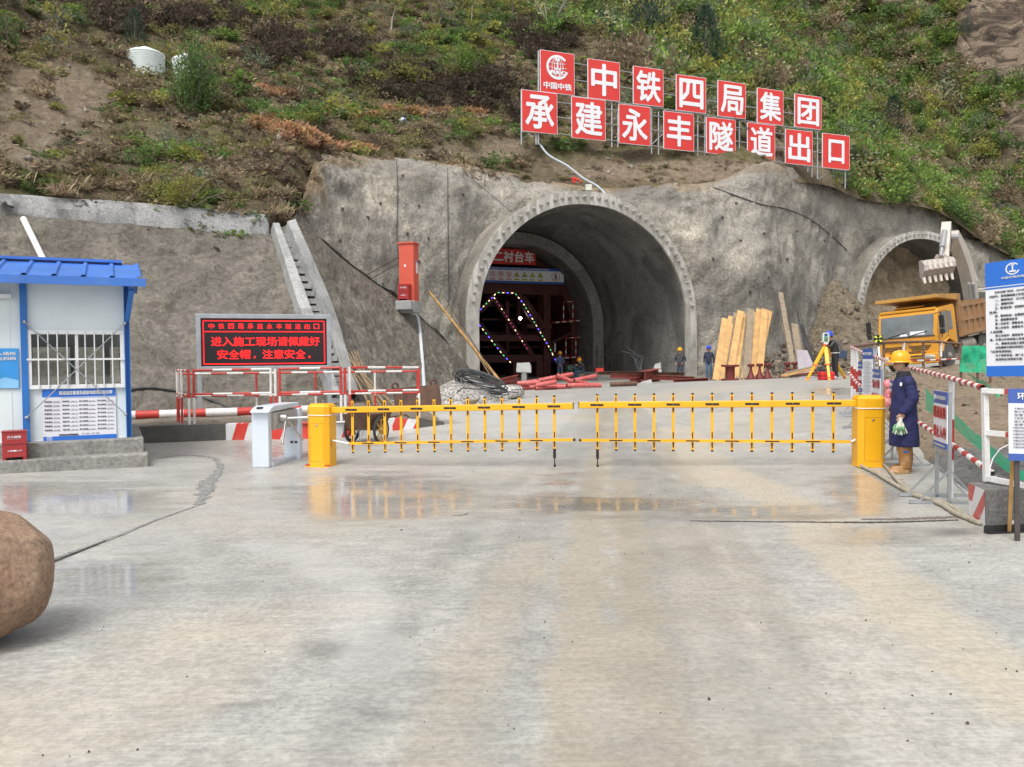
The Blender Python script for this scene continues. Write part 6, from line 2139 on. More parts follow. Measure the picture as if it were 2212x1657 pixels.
m_tim, m_timg = M("new_timber", (.55, .33, .13), .65, 0, .2, 3, dirt=.35, dcol=(.25, .15, .07)), M("grey_timber", (.26, .205, .14), .8, 0, .25, 4, dirt=.5, dcol=(.12, .1, .08))
for (p, q, lb) in (((1075, 866), (1128, 852), "short offcut of timber in front of the white wrapped roll"), ((1006, 876), (1062, 866), "timber offcut at the foot of the gravel heap")):
    a, b = G(*p) + Z * .07, G(*q) + Z * .07
    tag(MB().bar(a, b, .16, .12).build("timber_offcut", m_timg, bevel=.01), lb, "timber")
for px0, px1, py, ms, lb in ((1010, 1103, 853, None, "thin painted red and white rod lying on the ground before the gravel heap"),):
    a, b = G(975, 885) + Z * .03, G(1085, 878) + Z * .03
    tag(MB().stripes(a, b, .02, .5).build("painted_rod", [m_rw_r, m_rw_w]), lb, "rod")
# pink pipes
m_pink, m_pinkin = M("pink_pipe", (.47, .085, .08), .5, 0, .2, 3, dirt=.45, dcol=(.62, .34, .30)), M("pipe_inside", (.03, .015, .012), .9)
pp = [((1088, 836), (1128, 834), 0), ((1107, 838), (1150, 836), 0), ((1127, 838), (1176, 836), 0), ((1150, 840), (1200, 838), 0), ((1196, 840), (1262, 834), 0), ((1228, 840), (1292, 836), 0), ((1140, 828), (1210, 826), 1), ((1168, 826), (1248, 820), 1),
      ((1200, 832), (1262, 824), 1), ((1262, 810), (1310, 824), 2), ((1205, 822), (1312, 808), 2), ((1300, 824), (1385, 812), 1), ((1295, 832), (1402, 834), 1), ((1318, 822), (1360, 830), 1), ((1250, 834), (1310, 838), 1), ((1170, 844), (1214, 843), 0)]
pp = [((x0 * .5 + 540 if False else x0, y0), (x1, y1), k) for (x0, y0), (x1, y1), k in pp]
sc_ = lambda x: 1082 + (x - 1088) * .69
for i, ((x0, y0), (x1, y1), k) in enumerate(pp):
    b0 = G(1180, 842)
    d = b0.y + .35 * (i % 4) - .2
    a, b = at(sc_(x0), y0 - 3, d), at(sc_(x1), y1 - 3, d + random.uniform(-.3, .5))
    for p in (a, b):
        p.z = max(p.z - .06, gz(p.x, p.y) + .09)
    t = thing("pink_pipe", "pink plastic pipe in the untidy heap on the ground before the portal", "pipe", tuple(a), group="pink pipes heaped before the portal")
    MB().tube(a, b, .088, n=16).build("pipe_wall", m_pink, t, smooth=40, world_space=True)
    u_ = (a - b).normalized()
    MB().tube(a + u_ * .004, a + u_ * .006, .075, n=16).build("pipe_mouth", m_pinkin, t, world_space=True)
tag(MB().tube(G(1318, 836) + Z * .1, G(1376, 834) + Z * .1, .09, n=12).build("brown_pipe", m_rust, smooth=40), "brown rusty pipe lying in front of the pink pipe heap", "pipe")
# scrap and formwork in the mouth of the tunnel
m_scrap = M("scrap_red", (.24, .05, .04), .65, .1, .25, 3, dirt=.5, dcol=(.3, .2, .17))
def beam_i(mb, a, b, h, w_):
    up = Vector((0, 0, 1))
    mb.bar(a + up * h / 2, b + up * h / 2, w_, .02).bar(a - up * h / 2, b - up * h / 2, w_, .02).bar(a, b, .02, h)
for (p, q, h, w_, mt, lb) in (((1060, 828), (1118, 814), .18, .2, m_scrap, "red steel beam lying in the left of the tunnel mouth"), ((1068, 834), (1122, 826), .16, .25, m_scrap, "flat dark red beam nearest the bamboo pole's foot"),
                              ((1318, 812), (1500, 822), .22, .2, m_scrap, "long dark red beam across the right half of the tunnel mouth"), ((1360, 822), (1425, 818), .25, .25, m_scrap, "short red box section in the middle of the scrap"),
                              ((1290, 806), (1478, 808), .15, .2, m_rust, "brown beam behind the scrap along the lining foot"), ((1455, 828), (1530, 822), .14, .35, m_scrap, "red channel at the feet of the worker in the yellow helmet"), ((1392, 812), (1422, 806), .45, .5, m_scrap, "upright red bracket among the scrap")):
    d = 39.5
    a, b = Gd(p[0], 40.0), Gd(q[0], 41.5)
    a, b = at(p[0], p[1], a.y), at(q[0], q[1], b.y)
    a.z, b.z = max(a.z, gz(a.x, a.y) + h / 2), max(b.z, gz(b.x, b.y) + h / 2)
    mb = MB()
    beam_i(mb, a, b, h, w_)
    tag(mb.build("scrap_beam", mt), lb, "steel beam")
m_sheet = M("grey_sheet", (.36, .36, .35), .7, 0, .15, 3)
for (x0, y0, x1, y1, d, mt, nm, lb, cat) in ((1406, 783, 1430, 812, 46.0, m_sheet, "leaning_sheet", "pale grey sheet leaning against the lining behind the yellow-helmeted worker", "sheet"), (1376, 820, 1410, 832, 39.0, m_sheet, "lying_sheet", "pale sheet lying flat in front of the scrap", "sheet"),
                                             (1290, 796, 1300, 806, 45, m_sgn_r, "red_crate", "small red crate standing among the starter bars", "crate")):
    a, b = at(x0, y1, d), at(x1, y0, d)
    mb = MB()
    if nm == "red_crate":
        mb.box((a + b) / 2, (abs(b.x - a.x) * 1.6, .4, abs(b.z - a.z))).box((a + b) / 2 + Z * abs(b.z - a.z) * .5, (abs(b.x - a.x) * 1.7, .45, .04))
    else:
        mb.add([(a.x, a.y, a.z), (b.x, a.y - .05, a.z), (b.x - .02, a.y + .35, b.z), (a.x + .3, a.y + .4, b.z - .1), (a.x, a.y + .04, a.z), (b.x, a.y - .01, a.z), (b.x - .02, a.y + .39, b.z), (a.x + .3, a.y + .44, b.z - .1)], [(0, 1, 2, 3), (7, 6, 5, 4), (0, 4, 5, 1), (1, 5, 6, 2), (2, 6, 7, 3), (3, 7, 4, 0)])
    tag(mb.build(nm, mt), lb, cat)
mb = MB()
for k in range(7):
    a = at(1382 + random.uniform(-8, 8), 812, 45.5) + Vector((0, 0, .0))
    mb.path([a, a + Vector((random.uniform(-.5, .3), .1, random.uniform(.5, 1.1))), a + Vector((random.uniform(-1, .2), .2, random.uniform(.6, 1.7)))], [.09, .07, .02], 6)
tag(mb.build("torn_membrane", M("black_membrane", (.03, .03, .032), .45, 0, .2, 4), smooth=70), "torn black waterproof membrane standing up beside the pale grey sheet", "membrane")
cv = at(1132, 836, 43.5)
cv.z = gz(cv.x, cv.y)
ct = thing("covered_lamp", "lamp stand covered with a white cloth in the left of the tunnel mouth", "lamp", tuple(cv))
MB().tube((0, 0, 0), (0, 0, .75), .16, n=12).build("stand", m_sheet, ct, smooth=40)
mb = MB()
mb.add([(-.42, -.2, .62), (.40, -.2, .58), (.40, .25, .58), (-.42, .25, .62), (-.38, -.16, 1.1), (.3, -.18, 1.16), (.42, .2, .98), (-.36, .2, 1.14)], [(0, 3, 2, 1), (4, 5, 6, 7), (0, 1, 5, 4), (1, 2, 6, 5), (2, 3, 7, 6), (3, 0, 4, 7)])
mb.build("cloth_cover", M("lamp_cloth", (.56, .56, .54), .8, 0, .1, 4, bump=.4), ct, bevel=.05)
mp = world_matrix(T1) @ Vector((GP(1228, 795).x, GD - .8, .3))
for px, c_, lb in ((1233, (.10, .16, .11), "green electric motor on the gantry foot between the two tunnel workers"), (1246, (.05, .10, .14), "blue-grey motor beside the seated worker")):
    q_ = at(px, 796, 51.0)
    t = thing("motor", lb, "motor", tuple(q_), RAD(20))
    rt__ = Matrix.Rotation(math.pi / 2, 3, 'Y')
    MB().lathe([(.0, -.3), (.2, -.28), (.24, -.2), (.24, .2), (.18, .28), (0, .3)], (0, 0, 0), 14, rt__).build("motor_body", M("motor_%d" % px, c_, .5), t, smooth=50)
    MB().box((0, 0, -.28), (.4, .4, .1)).box((0, 0, -.6), (.3, .3, .6)).build("mount", m_red, t)

# ================================================================== RIGHT OF THE PORTAL: TIMBER, JACKS, BOARDS
pl_px = [((1546, 822), (1566, 688), 0, 14), ((1556, 818), (1580, 684), 0, 14), ((1566, 818), (1590, 676), 1, 12), ((1575, 822), (1600, 672), 0, 15), ((1588, 816), (1606, 680), 0, 13), ((1600, 820), (1612, 674), 1, 14), ((1612, 816), (1622, 668), 1, 16),
         ((1620, 818), (1634, 676), 0, 13), ((1630, 816), (1640, 668), 0, 14), ((1606, 812), (1628, 700), 0, 12), ((1640, 812), (1652, 668), 0, 15), ((1632, 816), (1662, 672), 0, 14), ((1583, 820), (1592, 700), 0, 12), ((1594, 822), (1618, 720), 1, 11)]
for i, (p, q, g_, wpx) in enumerate(pl_px):
    dlo = 41.2 + .12 * (i % 3)
    a = at(p[0], p[1], dlo)
    a.z = gz(a.x, a.y) + .02
    b = at(q[0], q[1], 44.6 + .25 * (i % 3))
    w_ = wpx * 1.0 * 42 / F
    mb = MB().bar(a, b, w_, .05, up=(0, -1, .4))
    tag(mb.build("plank", m_timg if g_ else m_tim, bevel=.004), ("weathered grey plank" if g_ else "yellow new plank") + " leaning in the row against the face right of the portal", "plank", "grey planks leaning on the face" if g_ else "yellow planks leaning on the face")
m_jack = M("jack_red", (.17, .028, .025), .55, .2, .15, 4, dirt=.3)
def jack(px, py, d, label, s_=1.0):
    q_ = at(px, py, d)
    q_.z = gz(q_.x, q_.y)
    t = thing("screw_jack", label, "jack", tuple(q_), group="red screw jacks standing by the planks")
    MB().box((0, 0, .03), (.5 * s_, .5 * s_, .06)).build("base", m_jack, t)
    MB().lathe([(.2 * s_, .06), (.09 * s_, .35 * s_), (.06, .5 * s_), (.06, .62 * s_)], n=10).build("jack_stem", m_jack, t, smooth=40)
    MB().lathe([(.13 * s_, .60 * s_), (.17 * s_, .64 * s_), (.17 * s_, .72 * s_), (.1 * s_, .75 * s_), (0, .75 * s_)], n=10).build("jack_head", m_jack, t, smooth=40)
for px, lb in ((1622, "red screw jack, leftmost of the three before the planks"), (1641, "red screw jack, middle of the three before the planks"), (1658, "red screw jack at the right end of the planks"), (1700, "red screw jack, left one of the pair on the rubble"), (1716, "red screw jack, right one of the pair on the rubble")):
    jack(px, 820, 39.5, lb)
q_ = at(1577, 823, 39.0)
q_.z = gz(q_.x, q_.y)
t = thing("steel_spool", "squat dark red steel spool standing at the left foot of the planks", "spool", tuple(q_))
MB().lathe([(.42, 0), (.42, .07), (.22, .1), (.22, .62), (.42, .66), (.42, .74), (0, .74)], n=16).build("spool_body", m_jack, t, smooth=40)
for (p, q, w_, mt, lb) in (((1716, 806), (1686, 632), .26, m_timg, "tall grey board leaning against the dark sprayed face"), ((1718, 806), (1692, 700), .2, m_timg, "shorter brown board against the tall grey board"), ((1732, 806), (1716, 700), .35, m_timg, "grey board with rough edge between the tall board and the pale sheet")):
    a, b = at(p[0], p[1], 39.6), at(q[0], q[1], 45.0 if q[1] < 660 else 43.2)
    tag(MB().bar(a, b, w_, .06, up=(0, -1, .4)).build("leaning_board", mt, bevel=.01), lb, "board")
a = at(1740, 812, 39)
mb = MB()
mb.prism([(-.35, -.3), (.45, -.3), (.40, .6), (.2, 1.25), (-.28, 1.3)], a, X, Vector((0, .3, 1)).normalized(), .03)
tag(mb.build("pale_sheet", M("lilac_sheet", (.40, .36, .40), .6, 0, .12, 3)), "pale lilac sheet standing at the right of the leaning boards", "sheet")
for i in range(14):
    a, b = at(1752 + i * 3.4 + random.uniform(-3, 3), 812, 39.5), at(1716 + i * 3 + random.uniform(-6, 6), 660 + i * 9 + random.uniform(-10, 10), 45.5)
    tag(MB().tube(a, b, .028, n=5).build("steel_bar", M("dark_bar", (.07, .07, .075), .6, .4, .3, 5)), "dark steel bar in the bundle leaning right of the pale sheet", "bar", "steel bars leaning against the face")
for i, (p, q, mt) in enumerate((((1692, 812), (1758, 795), m_tim), ((1700, 806), (1770, 790), m_timg), ((1704, 815), (1790, 808), m_timg), ((1686, 818), (1764, 805), m_scrap), ((1735, 818), (1800, 812), m_timg))):
    a, b = at(p[0], p[1], 36 + .3 * i), at(q[0], q[1], 37 + .3 * i)
    for v in (a, b):
        v.z = max(v.z, gz(v.x, v.y) + .1)
    tag(MB().bar(a, b, .3, .08).build("lying_timber", mt, bevel=.01), ("fresh yellow board on top of the timber stack", "grey board under the fresh yellow one in the stack", "lowest grey beam of the timber stack behind the tripod", "red steel strip at the left of the timber stack", "grey beam at the right end of the timber stack")[i], "timber")
# rubble at the foot of the face
m_rub = soil_mat("rubble_rock", [(.3, (.14, .115, .085)), (.5, (.24, .20, .15)), (.7, (.33, .28, .215))], 2.5, .8, .1, 9)
mb = MB()
def rock(mb, c, s_):
    q_ = Euler((random.uniform(0, 3), random.uniform(0, 3), random.uniform(0, 3))).to_matrix()
    pts_ = [Vector((random.uniform(.6, 1.2) * v[0], random.uniform(.5, 1.1) * v[1], random.uniform(.4, .9) * v[2])) for v in ((1, 0, .2), (.3, 1, 0), (-1, .2, 0), (0, -1, .1), (.1, .1, 1), (-.1, 0, -1))]
    mb.add([q_ @ p * s_ + c for p in pts_], [(0, 1, 4), (1, 2, 4), (2, 3, 4), (3, 0, 4), (1, 0, 5), (2, 1, 5), (3, 2, 5), (0, 3, 5)])
for i in range(420):
    x, y = random.uniform(12.2, 18.5), random.uniform(39, 44.8)
    h_ = max(0, 1 - abs(y - 44.5) / 4.5)
    rock(mb, Vector((x, y, gz(x, y) + random.uniform(0, 1.9) * h_ * h_)), random.uniform(.08, .3))
tag(mb.build("rubble", m_rub), kind='stuff')
mb = MB()
for i in range(1500):
    x, y = random.uniform(15, 40), random.uniform(38, 66)
    r = sp_r = None
    t_ = np.clip(((x - ga[0]) * (gb_ - ga)[0] + (y - ga[1]) * (gb_ - ga)[1]) / ((gb_ - ga) ** 2).sum(), 0, 1)
    ds_ = math.hypot(x - ga[0] - t_ * (gb_ - ga)[0], y - ga[1] - t_ * (gb_ - ga)[1])
    hh_ = max(2.7 - .6 * t_ - .36 * ds_, 6.2 - .8 * math.hypot((x - 22.6) * (1.7 if x > 22.6 else 1), y - 57.6))
    if hh_ < .05:
        continue
    rock(mb, Vector((x, y, gz(x, y) - .3 + hh_)), random.uniform(.08, .34))
tag(mb.build("spoil_stones", m_spoil), kind='stuff')

# ================================================================== RIGHT SIDE
def zp(x, y, ox=3300, oy=1350, k=2.761):
    return (ox + x / k) / 1.8517, (oy + y / k) / 1.8517
m_pr, m_pw = M("rail_red", (.42, .04, .035), .5, 0, .15, 8, dirt=.3, dcol=(.25, .12, .08)), M("rail_white", (.70, .69, .68), .5, 0, .08, 8, dirt=.4, dcol=(.35, .3, .25))
m_rr = M("rail_rust", (.17, .085, .06), .7, .2, .3, 6, dirt=.5, dcol=(.55, .52, .5))
def rail_pts(pairs):
    return [at(px, py, d) for px, py, d in pairs]
yr = thing("roadside_railing", "red-white striped railing running from the far corner towards the concrete block", "railing", tuple(Gd(1840, 18.5)))
def stripe_path(pts_, r, step, name, par):
    mb = MB()
    k = 0
    for a, b in zip(pts_[:-1], pts_[1:]):
        n = max(1, round((b - a).length / step))
        for i in range(n):
            mb.mat(k % 2)
            k += 1
            mb.tube(a.lerp(b, i / n), a.lerp(b, (i + 1) / n), r, n=10, cap=False)
    return mb.build(name, [m_pw, m_pr], par, smooth=50, world_space=True)
top = rail_pts([(1839, 750, 18.5), (1864, 762, 16.9), (1903, 775, 14.9), (1944, 791, 12.85), (2000, 803, 11.1), (2053, 817, 9.75), (2123, 838, 8.45)])
mid = rail_pts([(1834, 806, 18.4), (1851, 827, 17.2), (1908, 868, 14.6), (1987, 914, 11.6), (2056, 960, 9.75), (2147, 1024, 8.3)])
stripe_path(top, .032, .125, "top_rail", yr)
stripe_path(mid, .032, .16, "middle_rail", yr)
for px, d, t in ((1840, 18.5, 750), (1846, 18.0, 754), (1852, 17.5, 757), (1903, 14.9, 776), (1938, 13.1, 789), (2053, 9.75, 818)):
    a, b = at(px, t, d), Gd(px + (2 if px > 1900 else 0), d)
    a = Vector((b.x, b.y, a.z))
    MB().stripes(b - Z * .03, a, .034, .5).build("post", [m_pw, m_pr], yr, smooth=50, world_space=True)
mb = MB()
ring = [at(1834, 806, 18.4) + Vector((.1 * math.cos(q_), 0, .33 * math.sin(q_))) for q_ in np.linspace(-1.5, 1.5, 9)]
# railing in front of the truck
br = thing("truck_side_railing", "rusty railing with posts in front of the yellow truck", "railing", tuple(Gd(1952, 28)))
bt = [(1839, 749, 18.6), (1909, 740, 26.5), (1952, 738.5, 27.6), (1995, 738, 28.6), (2033, 739, 29.6), (2076, 743, 30.5)]
bp = rail_pts(bt)
MB().path(bp, .045, 8).build("top_rail", m_rr, br, smooth=60, world_space=True)
bm_ = rail_pts([(1884, 786, 25.5), (1949, 780, 27.6), (1995, 779, 28.6), (2076, 775, 30.5)])
stripe_path(bm_, .035, .45, "middle_rail", br)
for (px, py, d), p in zip(bt[1:], bp[1:]):
    b = Vector((p.x, p.y, max(gz(p.x, p.y), rz_at(p.x, p.y)) - .05))
    MB().stripes(b, p, .045, .55).build("post", [m_rr, m_pw] if px in (1952, 2033) else [m_rr, m_rr], br, smooth=50, world_space=True)

# ------------------------------------------------------------------ sign stands
m_hd, m_bd, m_ink = M("stand_blue", (.045, .10, .36), .5, 0, .06, 2), M("stand_white", (.72, .73, .78), .5, 0, .04, 2), M("stand_red", (.68, .05, .05), .5)
def sign_stand(label, xl, xr, yt, yb, dl, dr, lines, header, foot_bar=.42, small=None, legs=True):
    A, B = at(xl, (yt + yb) / 2, dl), at(xr, (yt + yb) / 2, dr)
    u = Vector((B.x - A.x, B.y - A.y, 0))
    W = u.length
    u.normalize()
    g0 = gz((A.x + B.x) / 2, (A.y + B.y) / 2)
    zt_, zb_ = at(xl, yt, dl).z, at(xl, yb, dl).z
    t = thing("sign_stand", label, "sign", (A.x, A.y, g0), math.atan2(u.y, u.x))
    z0_, z1_ = zb_ - g0, zt_ - g0
    H = z1_ - z0_
    bd = MB()
    bd.mat(0).box((W / 2, 0, z0_ + H / 2), (W, .012, H))
    bd.mat(1).box((W / 2, -.002, z1_ - H * .11), (W + .002, .012, H * .22))
    if not small:
        bd.box((W / 2, -.002, z0_ + H * .055), (W + .002, .012, H * .11))
    bo = bd.build("board", [m_bd, m_hd], t)
    mb = MB()
    mb.mat(0).text(header, (W * .58, -.012, z1_ - H * .11), X, Z, W * .72, H * .07, .008)
    mb.lathe([(W * .06, 0), (W * .06, .002)], (W * .11, -.010, z1_ - H * .11), 14, Matrix.Rotation(math.pi / 2, 3, 'X'))
    if small:
        mb.mat(2)
        for i in range(small):
            z = z1_ - H * (.28 + .68 * i / small)
            mb.text("严格遵守施工现场安全管理规定和操作规程" if i % 3 else "一、进入现场必须佩戴安全帽", (W * (.5 if i % 3 else .42), -.012, z), X, Z, W * (.86 if i % 3 else .66), H * .45 / small)
    else:
        mb.mat(1)
        for i, tx in enumerate(lines):
            z = z1_ - H * (.37 + .34 * i)
            for k, ch in enumerate(tx):
                mb.text(ch, (W * (.15 + .233 * k), -.012, z), X, Z, W * .20, H * .22, .035)
        mb.mat(0).text("中铁四局集团有限公司", (W / 2, -.013, z0_ + H * .055), X, Z, W * .8, H * .04, .02)
    mb.build("lettering", [m_sgn_w, m_ink, m_pk], bo)
    if legs:
        for x in (.02, W - .02):
            MB().box((x, .03, z1_ / 2), (.035, .035, z1_ - .001)).build("leg", m_steel, t)
            MB().bar((x, .03 - foot_bar, .02), (x, .03 + foot_bar, .02), .035).build("foot_bar", m_steel, t)
            for s_ in (-1, 1):
                MB().bar((x, .03 + s_ * foot_bar * .75, .03), (x, .03 + s_ * .01, .38), .022).build("brace", m_steel, t)
        MB().bar((0, .03, z0_ - .05), (W, .03, z0_ - .05), .025).build("cross_bar", m_steel, t)
    return t
sign_stand("white danger board with red characters on a stand, right of the long-coated worker", 2018, 2047, 843, 962, 9.85, 9.3, ("隧道危险", "禁止入内"), "中国中铁四局集团有限公司")
sign_stand("white warning board with red characters half hidden behind the worker in the long coat", 1923, 1941, 821, 905, 12.95, 12.35, ("水深危险", "请勿靠近"), "中国中铁四局集团有限公司")
sign_stand("narrow white board with red characters between the long notice and the yellow cabinet", 1885, 1902, 797, 880, 15.0, 14.3, ("当心车辆", "注意安全"), "中国中铁四局集团有限公司")
sign_stand("tall pale notice board of small print near the far corner of the striped railing", 1864, 1885, 753, 855, 15.9, 15.5, (), "安全生产管理制度牌", small=22)
sign_stand("small pale board farthest along the striped railing, left of the tall notice", 1854, 1863, 782, 845, 17.3, 16.9, ("注意安全", "禁止通行"), "中国中铁四局集团有限公司")
# big blasting notice
nb = thing("notice_board", "large white blasting notice with blue head and foot, cut by the right edge", "notice board", tuple(at(2134, 818, 9.9)))
nu = Vector((.42, -.91, 0)).normalized()
A = at(2134, 700, 9.9)
nz1, nz0 = at(2134, 569, 9.9).z + .0, at(2146, 813, 9.9).z
NW, NH = 1.15, nz1 - nz0
nb.location = (A.x, A.y, nz0)
nb.rotation_euler = (0, RAD(-1.5), math.atan2(nu.y, nu.x))
mb = MB()
mb.mat(0).box((NW / 2, 0, NH / 2), (NW, .02, NH))
mb.mat(1).box((NW / 2, -.003, NH * .895), (NW + .002, .02, NH * .212)).box((NW / 2, -.003, NH * .045), (NW + .002, .02, NH * .092)).box((NW / 2, -.003, NH * .772), (NW + .002, .02, NH * .014))
bo = mb.build("board", [m_sgn_w, m_pb], nb)
mb = MB()
lc = Vector((.34, -.016, NH * .925))
ru, rz_ = NW * .075, NH * .052
for a0 in range(30):
    q0, q1 = RAD(40 + 10 * a0), RAD(50 + 10 * a0)
    mb.add([lc + Vector((math.cos(q) * ru * k, 0, math.sin(q) * rz_ * k)) for q, k in ((q0, 1), (q1, 1), (q1, .8), (q0, .8))], [(0, 1, 2, 3)])
mb.box(lc + Vector((0, 0, rz_ * .15)), (ru * .18, .003, rz_ * 1.0)).box(lc + Vector((0, 0, rz_ * .6)), (ru * .5, .003, rz_ * .2)).box(lc - Vector((0, 0, rz_ * .42)), (ru * .9, .003, rz_ * .26))
mb.text("中国中铁四局", lc - Vector((0, 0, NH * .072)), X, Z, NW * .24, NH * .022, .02)
mb.build("emblem", m_sgn_w, bo)
mb = MB()
rowsT = [(2, "经有关部门批准，G544线双九段公路改建工程LJ-2标爆破作业将按计划"), (0, "利进行，现将爆破施工安全事项公告如下："), (2, "一、爆破地点：G544线双九段公路改建工程永丰隧道"), (2, "二、爆破时间："), (2, "三、警戒区域：将按照设计方案确定的警戒范围设置警戒"),
         (0, "区域。"), (2, "四、警戒标志：在爆破警戒区边界设置明显标志"), (2, "五、爆破警戒信号"), (2, "第一次信号：预警信号，该信号发出后警戒范围内"), (2, "第二次信号：起爆信号，起爆信号应在确认"), (0, "人员起爆。"), (2, "第三次信号：解除信号，安全等待时间过后检查"),
         (0, "戒，不得允许非检查人员进入爆破警戒范围。"), (2, "六、爆破安全施工措施："), (2, "本段爆破方案采用潜孔爆破技术，采取措施控制"), (0, "飞石等有害效应。"), (2, "为了您的安全，请广大人员、车辆听从指挥"), (2, "给您的生活带来不便，敬请谅解。")]
for i, (ind, tx) in enumerate(rowsT):
    z = NH * (.735 - .0345 * i)
    cwid = .034
    x0_ = .05 + ind * cwid
    wd = min(cwid * len(tx), NW - x0_ - .03)
    mb.text(tx, (x0_ + wd / 2, -.014, z), X, Z, wd, NH * .021, .022)
mb.build("lettering", m_pk, bo)
for x in (.62, NW - .08):
    MB().box((x, .04, -.1), (.06, .05, NH * 2 - .1)).box((x, .04, (-nz0 + .1) / 2), (.058, .048, nz0 - .2)).build("post", m_timg, nb)
# white and red frame on the concrete block
A, B = at(2126, 840, 8.3), at(2270, 846, 7.75)
fr = thing("site_barrier", "white and red square-tube barrier frame standing on the striped concrete block", "barrier", tuple(at(2126, 1035, 8.3)))
def fbar(p, q, w_=.05, stripes=True, nm="rail"):
    mb = MB()
    n = max(1, round((q - p).length / .24)) if stripes else 1
    for i in range(n):
        mb.mat(1 if (stripes and i % 2 == 1) else 0)
        mb.bar(p.lerp(q, i / n), p.lerp(q, (i + 1) / n), w_)
    mb.build(nm, [m_pw, m_pr], fr, world_space=True)
fbar(at(2124, 844, 8.3), at(2275, 849, 7.75), nm="top_rail")
fbar(at(2128, 934, 8.3), at(2275, 948, 7.75), nm="middle_rail")
fbar(at(2129, 1032, 8.3), at(2275, 1062, 7.75), stripes=False, nm="bottom_rail")
for (px, d) in ((2127, 8.3), (2262, 7.8)):
    mb = MB()
    mb.bar(at(px, 838, d), at(px + 4, 1040, d), .052)
    mb.build("post", m_pw, fr, world_space=True)
a, b, c = at(2199, 946, 8.1), at(2141, 1000, 8.35), G(2124, 1045)
tag(MB().path([a + Vector((-.0, -.04, 0)), at(2160, 970, 8.15), at(2145, 990, 8.2), at(2138, 1012, 8.2), at(2137, 1030, 8.2)], .006, 5).build("white_wire", m_pvc), "thin white wire hanging from the barrier frame", "wire")
# concrete block with stripes
blk = thing("concrete_block", "concrete block with red and white slanting stripes on its left face", "concrete block", (4.585, 7.95, gz(4.6, 8)))
bx, by_ = Vector((.999, -.02, 0)), Vector((.19, .98, 0)).normalized()
Lx, Ly, Hb = .8, .46, .375
o_ = Vector((0, 0, -.02))
pts_ = [o_, o_ + bx * Lx, o_ + bx * Lx + by_ * Ly, o_ + by_ * Ly]
tp_ = [p + Z * (Hb + .02) + Vector((-.012, 0, 0)) for p in pts_]
mb = MB().add(pts_ + tp_, [(3, 2, 1, 0), (4, 5, 6, 7), (0, 1, 5, 4), (1, 2, 6, 5), (2, 3, 7, 6), (3, 0, 4, 7)])
mb.build("block", soil_mat("block_concrete", [(.3, (.13, .125, .12)), (.7, (.24, .235, .22))], 3, .7, .02, 30), blk, bevel=.012)
mb = MB()
fo = o_ + by_ * Ly - Vector((.004, 0, 0))
fu, fv = -by_ * Ly, (tp_[0] - pts_[0])
def fq_(a, b, c, d, m_):
    mb.mat(m_)
    mb.add([fo + Vector((-.0015 * m_, 0, 0)) + fu * p[0] + fv * p[1] for p in (a, b, c, d)], [(0, 1, 2, 3)])
fq_((.01, .03), (.99, .03), (.99, .985), (.01, .985), 0)
fq_((.01, .55), (.01, .98), (.45, .98), (.24, .55), 1)
fq_((.12, .03), (.55, .03), (.99, .60), (.99, .97), 1)
mb.build("stripes", [m_kw, M("faded_red", (.55, .12, .11), .6, 0, .15, 4, dirt=.3, dcol=(.7, .6, .5))], blk)
# environment notice at the right edge
en = thing("leaning_notice", "blue-headed notice on a dark frame, cut by the right edge above the concrete block", "notice board", (0, 0, 0))
A = at(2184, 840, 7.35)
eu = Vector((.93, -.3, 0)).normalized()
eg = gz(A.x, A.y)
en.location = (A.x, A.y, eg)
en.rotation_euler = (RAD(-4), 0, math.atan2(eu.y, eu.x))
EW, z1_, z0_ = .42, A.z - eg, at(2190, 996, 7.35).z - eg
EH = z1_ - z0_
mb = MB()
mb.mat(0).box((EW / 2, 0, z0_ + EH / 2), (EW, .012, EH))
mb.mat(1).box((EW / 2, -.002, z1_ - EH * .1), (EW + .002, .012, EH * .2)).box((EW / 2, -.002, z0_ + EH * .05), (EW + .002, .012, EH * .1))
bo = mb.build("board", [m_bd, m_hd], en)
mb = MB()
mb.mat(0).text("环境保护牌", (EW * .55, -.013, z1_ - EH * .1), X, Z, EW * .78, EH * .1, .02)
mb.mat(1)
for i in range(13):
    mb.text(("工程名称 永丰隧道工程", "施工单位 中铁四局", "监督电话 12369")[i % 3] if i < 6 else "严格执行环境保护有关规定减少施工扬尘噪声", (EW * (.4 if i < 6 else .5), -.013, z1_ - EH * (.27 + .045 * i)), X, Z, EW * (.6 if i < 6 else .85), EH * .02, .015)
mb.build("lettering", [m_sgn_w, m_pk], bo)
for x in (.07, EW - .04):
    MB().box((x, .03, z0_ / 2 + .1), (.04, .03, z0_ + .2)).build("leg", M("frame_dark", (.07, .06, .055), .6, .2, .3, 6), en)
a = Vector((4.70, 7.45, gz(4.7, 7.45)))
a, b = G(2180, 1150), at(2187, 990, 7.5)
tag(MB().bar(a, b, .03).build("wooden_stake", m_bam), "thin orange wooden stake standing in front of the concrete block", "stake")
